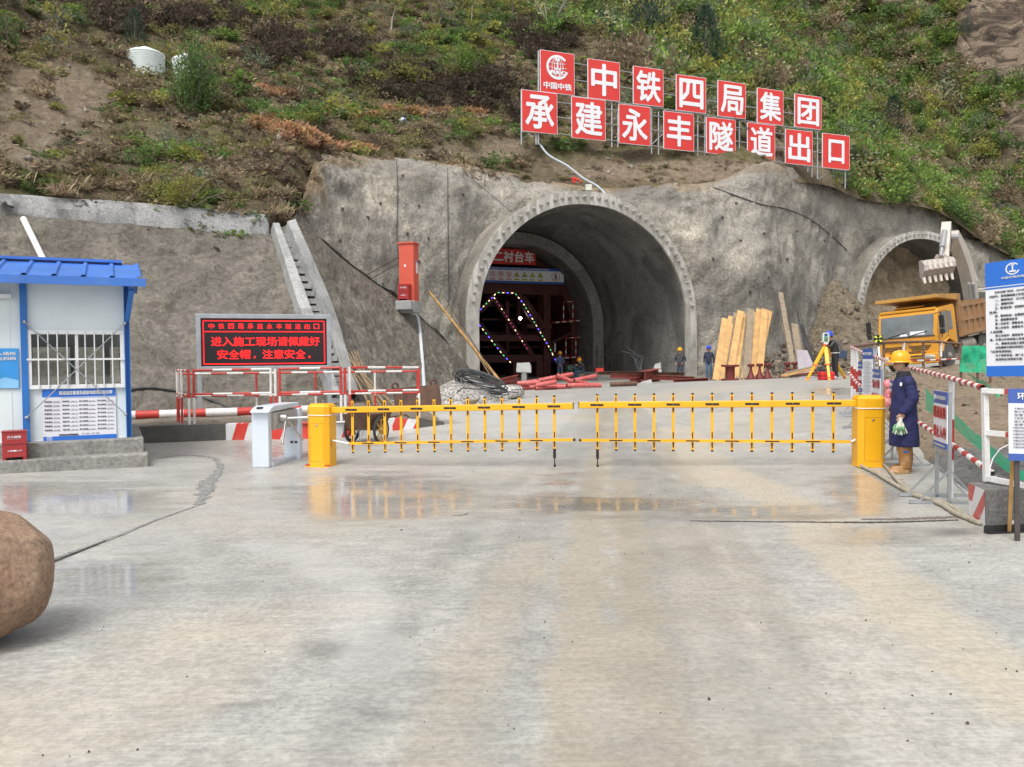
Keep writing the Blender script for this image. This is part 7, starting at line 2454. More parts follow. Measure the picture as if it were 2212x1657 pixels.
# hoses
m_hose = M("canvas_hose", (.42, .38, .29), .8, 0, .2, 9, dirt=.5, dcol=(.2, .17, .12), bump=.5, bscale=60)
h1 = [(300, 530), (345, 572), (420, 620), (560, 690), (700, 775), (850, 862), (980, 930), (1150, 985), (1300, 1050), (1450, 1145), (1600, 1200), (1800, 1220), (2000, 1222), (2300, 1212)]
h2 = [(620, 560), (660, 605), (700, 645), (780, 745), (850, 825), (950, 895), (1100, 965), (1300, 1022), (1450, 1100), (1550, 1175), (1700, 1245), (1900, 1255), (2030, 1235), (2100, 1225)]
for hh_, lb in ((h1, "pale canvas hose curving from the front of the right yellow cabinet to the right edge"), (h2, "second pale hose passing under the boots of the worker in the long coat")):
    q_ = [G(*zp(x, y, 3300, 1650)) + Z * .026 for x, y in hh_]
    q_ = [Vector(v) for v in interp_rows(np.array([tuple(v) for v in q_]), np.linspace(0, len(q_) - 1, 90))]
    tag(MB().path(q_, .026, 8).build("canvas_hose", m_hose, smooth=60), lb, "hose")
e_ = G(*zp(2100, 1225, 3300, 1650))
tag(MB().tube(e_ + Z * .03, e_ + Vector((.09, -.02, .03)), .034, n=10).build("hose_coupling", M("brass", (.45, .28, .08), .35, .8), smooth=40), "brass coupling at the end of the second hose", "coupling")
a, b = G(2130, 1153), G(2300, 1146)
mb = MB().bar(a + Z * .008, b + Z * .008, .07, .01).bar(a + Vector((0, .035, .035)), b + Vector((0, .035, .035)), .008, .07)
tag(mb.build("angle_iron", M("wet_iron", (.05, .05, .052), .35, .5, .3, 5)), "black angle iron lying on the concrete at the right edge", "angle iron")
rk_ = G(2190, 1140)
mb = MB()
rock(mb, rk_ + Z * .03, .07)
tag(mb.build("stone", m_grav), "pale lump of mortar beside the black angle iron", "stone")
# joint and cracks in the yard
m_crk = soil_mat("crack_dark", [(.3, (.045, .044, .042)), (.7, (.12, .117, .11))], 6, .6, .02, 40)
m_crk2 = soil_mat("crack_pale", [(.3, (.20, .20, .195)), (.7, (.32, .315, .305))], 6, .8, .03, 30)
def ground_strip(name, pts_, wid, mat, lift=.006, n=120, jag=.5):
    q_ = interp_rows(np.array([tuple(G(*p)) for p in pts_]), np.linspace(0, len(pts_) - 1, n))
    w_ = interp_rows(np.array([[w__] for w__ in wid], float), np.linspace(0, len(wid) - 1, n))[:, 0]
    t_ = np.gradient(q_, axis=0)
    s_ = np.stack([-t_[:, 1], t_[:, 0], 0 * t_[:, 0]], 1)
    s_ /= np.linalg.norm(s_, axis=1)[:, None]
    ja, jb = rng.uniform(1 - jag, 1 + jag, n), rng.uniform(1 - jag, 1 + jag, n)
    L_, R_ = q_ + s_ * (w_ * ja)[:, None], q_ - s_ * (w_ * jb)[:, None]
    for arr in (L_, R_):
        arr[:, 2] = ground(arr[:, 0], arr[:, 1]) + lift
    return tag(MB().grid(np.stack([L_, R_], 1)).build(name, mat), kind='structure')
ground_strip("ground_joint", [(1490, 1126), (1700, 1128), (1900, 1129), (2070, 1124)], [.012, .02, .03, .02], m_crk)
ground_strip("ground_joint_mud", [(1860, 1122), (1960, 1121), (2080, 1116), (2120, 1108)], [.02, .05, .045, .02], soil_mat("joint_mud", [(.3, (.13, .11, .10)), (.7, (.25, .2, .18))], 3, .4, .01, 20), .0045)
ground_strip("ground_crack", [(60, 1232), (110, 1213), (170, 1190), (250, 1160), (330, 1127), (400, 1102), (435, 1090)], [.06, .05, .04, .03, .022, .015, .008], m_crk2)
ground_strip("ground_crack_shade", [(60, 1235), (110, 1216), (170, 1193), (230, 1169)], [.022, .02, .014, .006], m_crk, .011)
ground_strip("ground_patch_seam", [(430, 1090), (440, 1066), (448, 1042), (472, 1020), (474, 1000), (455, 988), (400, 984), (340, 990)], [.05, .09, .10, .06, .05, .05, .04, .02], m_crk2, .005, 90, .7)
ground_strip("ground_joint_scrap", [(975, 1114), (1000, 1113), (1012, 1108)], [.006, .01, .004], m_crk)
# green netting
nm_, nnt, nbs = node_mat("green_net")
N, L = nnt.nodes, nnt.links
nbs.inputs["Base Color"].default_value = (.01, .50, .26, 1)
nbs.inputs["Roughness"].default_value = .5
tr = N.new("ShaderNodeBsdfTransparent")
oc = N.new("ShaderNodeTexCoord").outputs["Object"]
ms = N.new("ShaderNodeMixShader")
L.new(ramp(N, L, noise(N, L, oc, 9, 5, .6), [(.3, .55), (.65, .92)]), ms.inputs[0])
L.new(tr.outputs[0], ms.inputs[1])
L.new(nbs.outputs[0], ms.inputs[2])
L.new(ms.outputs[0], N["Material Output"].inputs["Surface"])
def net(up, lo, label, tree=None, amp=.05, dl=None):
    a = [(hit(ROUGH, *p)[0] or G(*p)) if dl is None else at(p[0], p[1], dl[i]) for i, p in enumerate(lo)]
    b = []
    for i, p in enumerate(up):
        d = a[i].y + .12 if dl is None else dl[i] + .05
        b.append(at(p[0], p[1], d))
    ts_ = np.linspace(0, len(a) - 1, 60)
    A_, B_ = interp_rows(np.array([tuple(v) for v in a]), ts_), interp_rows(np.array([tuple(v) for v in b]), ts_)
    g_ = A_[:, None] + (B_ - A_)[:, None] * np.linspace(0, 1, 10)[None, :, None]
    g_ = g_ + (fbm(g_, 3, 2.2)[..., None] - .5) * np.array([amp, 2.5 * amp, amp])
    return tag(MB().grid(g_).build("green_net", nm_, smooth=80), label, "net")
net([zp(1110, 560), zp(1250, 690), zp(1400, 815), zp(1550, 950), zp(1700, 1085), zp(1900, 1255), zp(2110, 1415), zp(2350, 1590)],
    [zp(1112, 795), zp(1250, 885), zp(1400, 980), zp(1550, 1105), zp(1700, 1235), zp(1900, 1400), zp(2110, 1560), zp(2350, 1740)], "long green net strip running down the rough ground beside the railing", dl=[13.5, 12.8, 12.1, 11.5, 10.9, 10.3, 9.7, 9.2])
net([zp(1510, 80), zp(1600, 90), zp(1700, 95), zp(1835, 100)], [zp(1490, 395), zp(1600, 400), zp(1720, 395), zp(1850, 400)], "green net hanging on the railing to the right of the yellow truck's front wheel", amp=.12, dl=[19.0, 18.8, 18.6, 18.4])
net([zp(1560, 380), zp(1660, 440), zp(1760, 490), zp(1860, 560), zp(1935, 640)], [zp(1600, 420), zp(1680, 500), zp(1780, 560), zp(1860, 620), zp(1915, 675)], "crumpled tail of green net trailing down below the hanging net", amp=.12, dl=[17.5, 16.6, 15.8, 15.2, 14.8])
for px, d in ((2076, 19.2), (2112, 18.9), (2140, 18.6)):
    b_ = at(px, 800, d)
    zg_ = rz_at(b_.x, b_.y)
    tag(MB().tube(Vector((b_.x, b_.y, zg_ - .1)), at(px, 744, d), .03, n=7).build("net_post", m_rr), "thin post carrying the hanging green net, " + {2076: "left", 2112: "middle", 2140: "right"}[px] + " one", "post")
q_ = hit(ROUGH, 1898, 880)[0] or G(1898, 880)
mb = MB()
for k in range(7):
    c = at(1921 + random.uniform(-5, 6), 830 + 12 * k * .5, 13.6)
    mb.ell(c, (random.uniform(.05, .09), .05, random.uniform(.08, .16)), 7, 5, Euler((random.uniform(-.5, .5), random.uniform(-.5, .5), 0)).to_matrix())
tag(mb.build("plastic_bag", M("pink_plastic", (.70, .22, .24), .35, 0, .3, 7), smooth=80), "crumpled pink and white plastic bag hanging on the striped railing", "bag")
# stones scattered over the rough ground
mb = MB()
for i in range(700):
    y = random.uniform(7.5, 30)
    x = np.interp(y, [5.5, 8, 9.7, 12.6, 18.5, 21, 30], [5.2, 5.15, 5.45, 6.3, 8.0, 9.2, 13.6]) + abs(random.gauss(0, 3.2)) + .15
    s_ = random.uniform(.012, .05) * (2.2 if random.random() < .12 and y > 12 else 1) * (1 + (y - 8) * .03)
    rock(mb, Vector((x, y, rz_at(x, y) + s_ * .2)), s_)
tag(mb.build("scattered_stones", m_rub), kind='stuff')
mb = MB()
for i in range(170):
    px, py = (random.gauss(1250, 220), random.gauss(1060, 45)) if i < 70 else ((random.gauss(2000, 170), random.gauss(1400, 150)) if i < 95 else (random.uniform(80, 2200), random.uniform(1000, 1650)))
    if py < 930 or px > 2210:
        continue
    g_ = G(px, py)
    rock(mb, g_ + Z * .004, random.uniform(.003, .009) * (1.8 if random.random() < .1 else 1))
tag(mb.build("grit", soil_mat("grit_rock", [(.3, (.06, .05, .045)), (.7, (.14, .11, .09))], 5, .3, .01, 20)), kind='stuff')
mb = MB()
for i in range(420):
    px, py = random.gauss(1500, 160), random.gauss(1075, 16)
    if not 1180 < px < 1900:
        continue
    g_ = G(px, py)
    rock(mb, g_ + Z * .002, random.uniform(.004, .011))
tag(mb.build("concrete_crumbs", m_crk2), kind='stuff')
# surveying gear
m_ty = M("tripod_yellow", (.82, .42, .02), .4, 0, .05, 4)
def tripod(name, label, head, feet, mat, wdt=.05, shoe=None):
    t = thing(name, label, "tripod", (head.x, head.y, gz(head.x, head.y)))
    for f in feet:
        mb = MB()
        mb.mat(0).bar(head, head.lerp(f, .55), wdt * 1.5, wdt * .7).bar(head.lerp(f, .45), f, wdt, wdt * .6)
        mb.mat(1).box(head.lerp(f, .55), (wdt * 1.9, wdt * 1.3, .05)).tube(head.lerp(f, .93), f, wdt * .7, .01, 6)
        mb.build("leg", [mat, shoe or mat], t, world_space=True)
    MB().lathe([(.1, 0), (.1, .04), (0, .04)], head, 12).build("head", shoe or mat, t, world_space=True)
    return t
m_or2 = M("shoe_orange", (.80, .16, .05), .5)
hd_ = at(1783, 746, 29.6)
ft = [Gd(1742, 29.2), Gd(1791, 28.9), Gd(1826, 30.4)]
tripod("survey_tripod", "yellow survey tripod with orange shoes behind the gate", hd_, ft, m_ty, .085, m_or2)
ts_ = thing("total_station", "white and green total station on the yellow tripod", "instrument", tuple(hd_ + Z * .04))
mb = MB()
mb.mat(0).box((0, 0, .04), (.16, .16, .08)).box((-.09, 0, .22), (.05, .14, .28)).box((.09, 0, .22), (.05, .14, .28)).box((0, 0, .385), (.2, .06, .04))
mb.mat(1).tube((-.02, -.13, .24), (.03, .16, .24), .06, n=12).box((0, 0, .12), (.17, .12, .06))
mb.build("instrument_body", [M("instrument_white", (.6, .66, .6), .4), M("instrument_green", (.12, .3, .2), .4)], ts_, bevel=.01)
rcs = Gd(1784, 29.4)
t = thing("instrument_case", "bright red plastic instrument case on the ground beside the tripod", "case", tuple(rcs), RAD(5))
m_case = M("case_red", (.62, .03, .035), .35, 0, .05, 3)
MB().box((0, 0, .15), (.5, .36, .29)).build("case_body", m_case, t, bevel=.04)
MB().box((0, 0, .155), (.515, .375, .02)).build("seam", M("case_dark", (.3, .015, .02), .4), t)
MB().path([(-.1, 0, .3), (-.1, 0, .36), (.1, 0, .36), (.1, 0, .3)], .018, 6).build("handle", m_blk, t)
hp_ = at(1897, 744, 24.0)
ft = [Gd(1878, 23.6), Gd(1906, 23.3), Gd(1914, 24.6)]
for f in ft:
    f.z = max(f.z, rz_at(f.x, f.y))
tripod("target_tripod", "slim grey tripod with a yellow and black target plate before the truck", hp_, ft, m_steel, .03, m_blk)
t = thing("survey_target", "yellow and black survey target plate on the slim grey tripod", "target", tuple(hp_ + Z * .16))
s_ = .125
MB().box((0, 0, 0), (2 * s_, .015, 2 * s_ * .9)).build("plate", m_blk, t)
mb = MB()
for k in range(4):
    a0 = k * math.pi / 2 + .1
    pts_ = [Vector((.03 * math.cos(a0 + .78), -.009, .03 * math.sin(a0 + .78)))] + [Vector((s_ * 1.05 * math.cos(a0 + q_), -.009, s_ * .95 * math.sin(a0 + q_))) for q_ in (.45, .78, 1.1)]
    mb.add(pts_, [(0, 1, 2, 3)])
mb.build("yellow_sectors", M("target_yellow", (.75, .85, .05), .5), t)

# ================================================================== DUMP TRUCK
m_tk, m_tk2 = M("truck_yellow", (.70, .33, .03), .42, 0, .08, 1.2, dirt=.28, dcol=(.36, .24, .12)), M("bed_ochre", (.33, .185, .085), .6, 0, .14, 1.5, dirt=.6, dcol=(.26, .20, .15))
m_gl = M("cab_glass", (.15, .17, .18), .08, 0, .25, 1.5, spec=.6)
m_tyr, m_hub, m_dk = M("truck_tyre", (.10, .098, .095), .85, 0, .25, 6), M("wheel_hub", (.30, .27, .235), .6, .3, .25, 6), M("chassis_dark", (.05, .045, .04), .7, .1, .3, 4, dirt=.5, dcol=(.2, .16, .12))
tp0 = at(1966, 806, 34.2)
tk = thing("dump_truck", "yellow dump truck with an ochre tipping body parked before the second tunnel", "truck", tuple(tp0), rot=(RAD(6.5), RAD(-3.5), RAD(-52)))
Yv = Vector((0, 1, 0))
# cab profile in (y, z), extruded across
cabp = [(0, .78), (.02, 1.45), (.26, 2.42), (.36, 2.55), (1.75, 2.62), (1.85, 2.5), (1.85, .95), (1.45, .95), (1.42, 1.1), (1.2, 1.3), (.85, 1.3), (.62, 1.1), (.58, .78)]
cb_ = MB()
cb_.prism([(p[0], p[1]) for p in cabp], (-1.22, 0, 0), Yv, Z, 2.44)
cabo = cb_.build("cab", m_tk, tk, bevel=.03)
a = Vector((0, .02, 1.45))
sl = Vector((0, .24, .97)).normalized()
nrm_ = Vector((0, -.97, .24)).normalized()
def wq(x0, x1, s0, s1, off, mat, name, par, t=.012):
    o = a + sl * 0 + nrm_ * off
    return MB().prism([(x0, s0), (x1, s0), (x1, s1), (x0, s1)], o, X, sl, -t if False else t).build(name, mat, par)
ws = wq(-1.1, 1.1, .06, .93, .006, m_gl, "windscreen", cabo)
wq(-1.16, 1.16, .0, .05, .008, m_dk, "windscreen_seal", cabo)
for s_ in (-1, 1):
    mb = MB()
    mb.prism([(s_ * 1.1, .06), (s_ * 1.16, .03), (s_ * 1.14, .96), (s_ * 1.08, .93)], a + nrm_ * .004, X, sl, .008)
    mb.build("pillar_trim", m_tk, cabo)
mb = MB()
for x0, x1 in ((-.75, -.05), (.1, .85)):
    mb.bar(a + X * x0 + sl * .07 + nrm_ * .03, a + X * x1 + sl * .22 + nrm_ * .03, .025)
mb.build("wiper", m_blk, cabo)
MB().prism([(.15, .10), (.75, .10), (.75, .25), (.15, .25)], a + nrm_ * .02, X, sl, .003).build("paper", m_pap, ws)
MB().prism([(-.3, .08), (.05, .08), (.0, .18), (-.25, .17)], a + nrm_ * .02, X, sl, .003).build("paper", m_pap, ws)
MB().box((0, .32, 2.56), (2.3, .12, .10)).build("sun_visor", m_tk, cabo, bevel=.02)
mb = MB().box((-.1, .75, 2.68), (1.1, .35, .06))
mb.build("roof_hatch", m_tk, cabo, bevel=.02)
# front panel
MB().box((0, -.015, 1.33), (2.3, .03, .06)).build("front_ledge", m_tk, cabo, bevel=.01)
mb = MB()
for r_ in range(3):
    mb.box((-.55 if r_ != 3 else 0, -.012, 1.10 - .075 * r_), (.9, .03, .028))
    mb.box((.52, -.012, 1.10 - .075 * r_), (.9 - .12 * r_, .03, .028))
for r_ in range(2):
    mb.box((-.1 + .2 * r_, -.012, .87 - .06 * r_), (1.3, .03, .022))
mb.build("grille_slots", m_dk, cabo)
mb = MB()
mb.path([(.16 * math.cos(q_), -.03, 1.24 + .09 * math.sin(q_)) for q_ in np.linspace(0, 6.283, 21)[:-1]], .012, 5, closed=True)
mb.build("round_badge", m_steel, cabo)
MB().box((0, -.05, .58), (2.5, .26, .42)).build("bumper", m_tk, tk, bevel=.05)
mb = MB()
for x in (-.42, .42):
    mb.box((x, -.185, .70), (.62, .02, .05)).box((x, -.185, .58), (.62, .02, .05))
mb.build("bumper_slots", m_dk, tk)
MB().box((0, -.19, .46), (.5, .02, .14)).build("number_plate", M("plate_yellow", (.6, .42, .03), .5), tk)
for s_ in (-1, 1):
    hl = MB().ell((s_ * .95, -.17, .64), (.24, .05, .10), 14, 7).build("headlight", M("headlight_glass", (.50, .50, .47), .15, .2), tk, smooth=70)
    MB().path([(s_ * 1.2, .1, 2.35), (s_ * 1.5, -.05, 2.38), (s_ * 1.52, -.05, 1.6)], .02, 6).build("mirror_arm", m_blk, cabo)
    MB().box((s_ * 1.52, -.08, 2.02), (.2, .07, .5)).build("mirror", m_blk, cabo, bevel=.02)
    MB().box((s_ * 1.52, -.08, 1.62), (.18, .07, .2)).build("mirror", m_blk, cabo, bevel=.02)
    # side door and windows
    sx = s_ * 1.222
    MB().prism([(.34, 1.52), (1.0, 1.52), (1.02, 2.36), (.52, 2.36)], (sx if s_ < 0 else sx, 0, 0), Yv, Z, .01 * 1).build("side_window", m_gl, cabo)
    MB().prism([(1.14, 1.6), (1.5, 1.6), (1.46, 2.36), (1.14, 2.36)], (sx, 0, 0), Yv, Z, .01).build("side_window", m_gl, cabo)
    mb = MB()
    for p, q in (((.22, 1.0), (.30, 1.5)), ((.30, 1.5), (.5, 2.4)), ((1.08, 1.0), (1.08, 2.4)), ((.5, 2.4), (1.08, 2.4)), ((.9, 1.36), (1.0, 1.36))):
        mb.bar((sx + s_ * .004, p[0], p[1]), (sx + s_ * .004, q[0], q[1]), .012, .012)
    mb.build("door_seam", m_dk, cabo)
    MB().path([(sx, .42, 1.62), (sx + s_ * .06, .44, 1.5), (sx, .5, 1.36)], .014, 5).build("grab_handle", m_dk, cabo)
    MB().box((s_ * 1.15, .72, .42), (.3, .4, .06)).box((s_ * 1.15, .2, .45), (.25, .3, .05)).build("step", m_dk, tk)
def wheel(x, y, r=.53, w_=.3):
    c = Vector((x, y, r))
    wo_ = MB()
    k = 1 if x > 0 else -1
    wo_.lathe([(r * .58, -w_ / 2), (r * .93, -w_ / 2), (r, -w_ * .36), (r, w_ * .36), (r * .93, w_ / 2), (r * .58, w_ / 2)], c, 26, Matrix.Rotation(math.pi / 2, 3, 'Y'))
    for q_ in range(26):
        an = q_ * 6.283 / 26
        wo_.box(c + Vector((0, math.cos(an), math.sin(an))) * r, (w_ * .8, .05, .035), Matrix.Rotation(an - math.pi / 2, 3, 'X'))
    t_ = wo_.build("wheel", m_tyr, tk, smooth=40)
    MB().lathe([(r * .6, 0), (r * .56, -.06), (r * .36, -.09), (r * .30, .02), (r * .16, .03), (r * .15, .08), (0, .09)], c + X * k * w_ * .46, 20, Matrix.Rotation(k * math.pi / 2, 3, 'Y')).build("rim", m_hub, t_, smooth=40)
for s_ in (-1, 1):
    for y in (1.03, 4.35, 5.7):
        wheel(s_ * 1.06, y)
    MB().path([(s_ * 1.2, .42, .78), (s_ * 1.22, .58, 1.12), (s_ * 1.22, 1.03, 1.28), (s_ * 1.22, 1.48, 1.1), (s_ * 1.2, 1.62, .85)], .05, 6).build("wheel_arch", m_tk, tk, smooth=50)
    MB().box((s_ * .45, 3.4, .85), (.16, 6.4, .26)).build("chassis_rail", m_dk, tk)
MB().tube((1.0, 2.2, .8), (1.0, 3.4, .8), .3, n=16).build("fuel_tank", m_hub, tk, smooth=40)
MB().box((1.0, 1.98, 1.35), (.4, .22, .9)).build("air_filter", m_dk, tk, bevel=.03)
for y in (4.35, 5.7):
    MB().path([(1.25, y - .62, .8), (1.25, y - .45, 1.12), (1.25, y, 1.24), (1.25, y + .45, 1.12), (1.25, y + .62, .8)], .04, 6).build("mudguard", m_dk, tk, smooth=50)
# tipping body
bz0, bz1, by0, by1, bw_ = 1.25, 2.55, 2.15, 7.2, 1.26
bd = MB()
for s_ in (-1, 1):
    bd.box((s_ * bw_, (by0 + by1) / 2, (bz0 + bz1) / 2), (.06, by1 - by0, bz1 - bz0))
bd.box((0, by0, (bz0 + bz1 + .35) / 2), (2 * bw_, .08, bz1 - bz0 + .35)).box((0, by1, (bz0 + bz1) / 2), (2 * bw_, .06, bz1 - bz0)).box((0, (by0 + by1) / 2, bz0), (2 * bw_ + .06, by1 - by0, .12))
bdo = bd.build("tipping_body", m_tk2, tk)
for s_ in (-1, 1):
    mb = MB()
    for z in (bz0 + .06, (bz0 + bz1) / 2, bz1 - .06):
        mb.box((s_ * (bw_ + .06), (by0 + by1) / 2, z), (.07, by1 - by0, .13))
    for k in range(10):
        mb.box((s_ * (bw_ + .058), by0 + .1 + k * (by1 - by0 - .2) / 9, (bz0 + bz1) / 2), (.065, .13, bz1 - bz0 - .01))
    mb.build("side_ribs", m_tk2, bdo)
cn = MB()
cn.prism([(by0 + .05, bz1 + .30), (by0 + .05, bz1 + .45), (.25, 3.12), (.22, 2.98), (1.2, 2.85), (by0, 2.72)], (-1.3, 0, 0), Yv, Z, 2.6)
cn.build("cab_guard", M("guard_ochre", (.45, .24, .05), .5, 0, .12, 1.5, dirt=.4, dcol=(.25, .16, .08)), bdo, bevel=.02)
for s_ in (-1, 1):
    MB().box((s_ * 1.24, by0 + .02, (bz0 + bz1) / 2 + .2), (.14, .22, bz1 - bz0 + .5)).build("corner_post", m_tk2, bdo)

# ================================================================== EXCAVATOR
m_ex, m_exb, m_cy = M("excavator_paint", (.55, .50, .44), .55, 0, .12, 1.8, dirt=.45, dcol=(.34, .27, .19)), M("bucket_steel", (.45, .41, .39), .55, .3, .15, 3, dirt=.6, dcol=(.30, .17, .09)), M("cylinder_steel", (.45, .45, .47), .35, .6, .1, 5)
eb = at(2135, 760, 44.0)
eb.z = gz(eb.x, eb.y)
exv = thing("excavator", "pale excavator behind the truck with its bucket raised over the tipping body", "excavator", tuple(eb), RAD(-25))
bA, bB, bC = at(2108, 712, 42.8), at(2088, 585, 41.0), at(2057, 506, 39.0)
def beam(name, pts_, wh, wd, mat):
    """box beam of varying depth through pts"""
    mb = MB()
    sec = []
    for i, p in enumerate(pts_):
        t = (pts_[min(i + 1, len(pts_) - 1)] - pts_[max(i - 1, 0)]).normalized()
        s_ = t.cross(Z).normalized()
        u = s_.cross(t)
        h = wh[i]
        sec.append([p - s_ * wd / 2 - u * h / 2, p + s_ * wd / 2 - u * h / 2, p + s_ * wd / 2 + u * h / 2, p - s_ * wd / 2 + u * h / 2])
    v = [q for r_ in sec for q in r_]
    fs = [(0, 3, 2, 1), tuple(4 * (len(sec) - 1) + k for k in range(4))]
    for i in range(len(sec) - 1):
        for k in range(4):
            fs.append((4 * i + k, 4 * i + (k + 1) % 4, 4 * i + 4 + (k + 1) % 4, 4 * i + 4 + k))
    mb.add(v, fs)
    return mb.build(name, mat, exv, world_space=True, bevel=.02)
bpts = [Vector(v) for v in interp_rows(np.array([tuple(bA), tuple(bB), tuple(bC)]), np.linspace(0, 2, 11))]
beam("boom", bpts, [.55, .68, .78, .84, .86, .82, .74, .66, .56, .48, .40], .52, m_ex)
sT, sB = at(2045, 484, 38.7), at(2039, 560, 37.6)
j = at(2050, 512, 38.9)
beam("stick", [sT, sT.lerp(sB, .3), sB], [.34, .56, .34], .40, m_ex)
MB().tube(j - Vector((.4, 0, 0)), j + Vector((.4, 0, 0)), .14, n=12).build("pivot", m_cy, exv, world_space=True)
MB().tube(at(2041, 500, 38.2), at(2035, 535, 37.5), .13, n=12).tube(at(2035, 535, 37.5), at(2032, 553, 37.2), .075, n=10).build("bucket_cylinder", m_cy, exv, smooth=40, world_space=True)
for px in (2094, 2103):
    a_, b_ = at(px + 12, 715, 42.0), at(px - 1, 612, 40.3)
    MB().tube(a_, a_.lerp(b_, .6), .12, n=12).tube(a_.lerp(b_, .6), b_, .07, n=10).build("boom_cylinder", m_cy, exv, smooth=40, world_space=True)
mb = MB()
mb.path([at(2052, 515, 38.3), at(2049, 535, 38.1), at(2050, 548, 37.9)], .035, 6).path([at(2050, 505, 38.4), at(2056, 520, 38.4), at(2053, 538, 38.2)], .03, 6)
mb.build("hydraulic_hose", m_cab, exv, smooth=60, world_space=True)
# bucket: curved shell open towards the viewer and down
kc = at(2023, 577, 37.3)
bw2 = 1.42
pr_ = [(.0, -.42), (-.30, -.36), (-.50, -.16), (-.52, .10), (-.36, .34), (-.10, .44)]
mb = MB()
vs_, fs = [], []
tiltv = Vector((-.99, 0, -.14)).normalized()
for s_ in (-.5, .5):
    for (y, z) in pr_:
        vs_.append(kc - tiltv * bw2 * s_ + Vector((0, y + .2, -z * .95)) + Vector((0, 0, 0)))
n = len(pr_)
for i in range(n - 1):
    fs.append((i, i + 1, n + i + 1, n + i))
fs += [tuple(range(n - 1, -1, -1)), tuple(range(n, 2 * n))]
mb.add(vs_, fs)
bo = mb.build("bucket", m_exb, exv, world_space=True)
bo.modifiers.new("Solidify", 'SOLIDIFY').thickness = .05
for k in range(6):
    c = kc - tiltv * bw2 * (-.5 + .06 + .88 * k / 5)
    tb = MB()
    tb.add([c + Vector((x_, y_, z_)) for x_, y_, z_ in ((-.075, -.10, -.30), (.075, -.10, -.30), (.075, .06, -.34), (-.075, .06, -.34), (-.045, -.24, -.66), (.045, -.24, -.66), (.045, -.2, -.67), (-.045, -.2, -.67))], [(3, 2, 1, 0), (4, 5, 6, 7), (0, 1, 5, 4), (1, 2, 6, 5), (2, 3, 7, 6), (3, 0, 4, 7)])
    tb.build("tooth", m_ex, bo, world_space=True)
mb = MB()
for k in range(5):
    c = kc - tiltv * bw2 * (-.5 + .18 + .66 * k / 4)
    mb.bar(c + Vector((0, -.20, .33)), c + Vector((0, -.37, -.08)), .11, .05)
mb.build("wear_strips", m_ex, bo, world_space=True)
for dx in (-.22, .22):
    MB().bar(kc + Vector((dx + .25, .1, .36)), at(2033, 551, 37.4) + Vector((dx * .6, .0, 0)), .10, .16).build("link", m_exb, exv, world_space=True)
# house, cab and tracks (mostly hidden by truck and notice)
MB().box((.3, .6, 1.75), (2.6, 3.2, 1.3)).build("engine_house", m_ex, exv, bevel=.08)
MB().box((.3, 2.3, 1.7), (2.6, .5, 1.4)).build("counterweight", m_ex, exv, bevel=.15)
for s_ in (-1, 1):
    MB().prism([(-2.0, .35), (-1.7, .0), (1.7, 0), (2.0, .35), (1.7, .85), (-1.7, .85)], (s_ * 1.05 - .28 + .3, .3, 0), Yv, Z, .55).build("track", m_dk, exv, bevel=.05)
MB().lathe([(.7, .8), (.7, 1.1)], (.3, .4, 0), 20).build("turntable", m_dk, exv)
cc_ = at(2117, 662, 42.6)
cabx = world_matrix(exv).inverted() @ cc_
cx0, cy0, cz0 = cabx.x, cabx.y, cabx.z
mb = MB()
for sx in (-.5, .5):
    for sy in (-.7, .7):
        mb.box((cx0 + sx, cy0 + sy, cz0), (.09, .09, 1.5))
mb.box((cx0, cy0, cz0 - .62), (1.1, 1.5, .5)).box((cx0, cy0, cz0 + .74), (1.12, 1.52, .10)).box((cx0, cy0 + .7, cz0), (1.0, .05, 1.4))
mb.build("cab", m_ex, exv, bevel=.02)
MB().box((cx0, cy0, cz0 + .83), (1.25, 1.6, .05)).build("cab_roof", m_wht, exv, bevel=.02)
gq_ = MB().box((cx0, cy0 - .71, cz0 + .2), (.92, .01, 1.0)).box((cx0 - .51, cy0, cz0 + .2), (.01, 1.3, 1.0)).box((cx0 + .51, cy0, cz0 + .2), (.01, 1.3, 1.0))
gq_.build("cab_glass", gm_, exv)
MB().box((cx0 + .1, cy0 + .25, cz0 - .2), (.5, .5, .12)).box((cx0 + .1, cy0 + .5, cz0 + .1), (.5, .1, .6)).build("seat", m_blk, exv)
MB().tube((cx0 - .72, cy0 - .8, cz0 + .2), (cx0 - .72, cy0 - .8, cz0 + .75), .03, n=6).box((cx0 - .72, cy0 - .85, cz0 + .8), (.22, .1, .3)).build("mirror", m_wht, exv)

# ================================================================== BOULDER AT THE LEFT EDGE
m_bld = soil_mat("boulder_rock", [(.25, (.23, .145, .098)), (.5, (.32, .21, .145)), (.75, (.40, .29, .21))], 2.2, .6, .012, 30, dark=(5.0, .60, .6, (.12, .075, .055)))
rx_ = at(101, 1228, 5.35)
bm0 = bmesh.new()
bmesh.ops.create_icosphere(bm0, subdivisions=6, radius=1.0)
nn = np.array([tuple(v.co) for v in bm0.verts])
nn /= np.linalg.norm(nn, axis=1)[:, None]
p_ = np.sign(nn) * np.abs(nn) ** .9
p_ = p_ / (np.sum(np.abs(p_) ** 2.9, axis=1) ** (1 / 2.9))[:, None]
cutd = np.array([(.8, -.35, -.5), (.95, -.3, .1), (.62, -.1, .76), (.3, -.75, -.6), (.7, -.65, .2), (.55, -.1, -.82), (.9, .2, -.35), (.85, .1, .5)])
for c_ in cutd:                                  # worn facets
    c_ = c_ / np.linalg.norm(c_)
    d_ = p_ @ c_
    p_ -= np.maximum(0, d_ - 1.06)[:, None] * c_ * .9
p_ = p_ * (1 + .05 * (fbm(nn * 1.4 + 4, 4) - .5)[:, None] + .012 * (fbm(nn * 6 + 9, 4) - .5)[:, None])
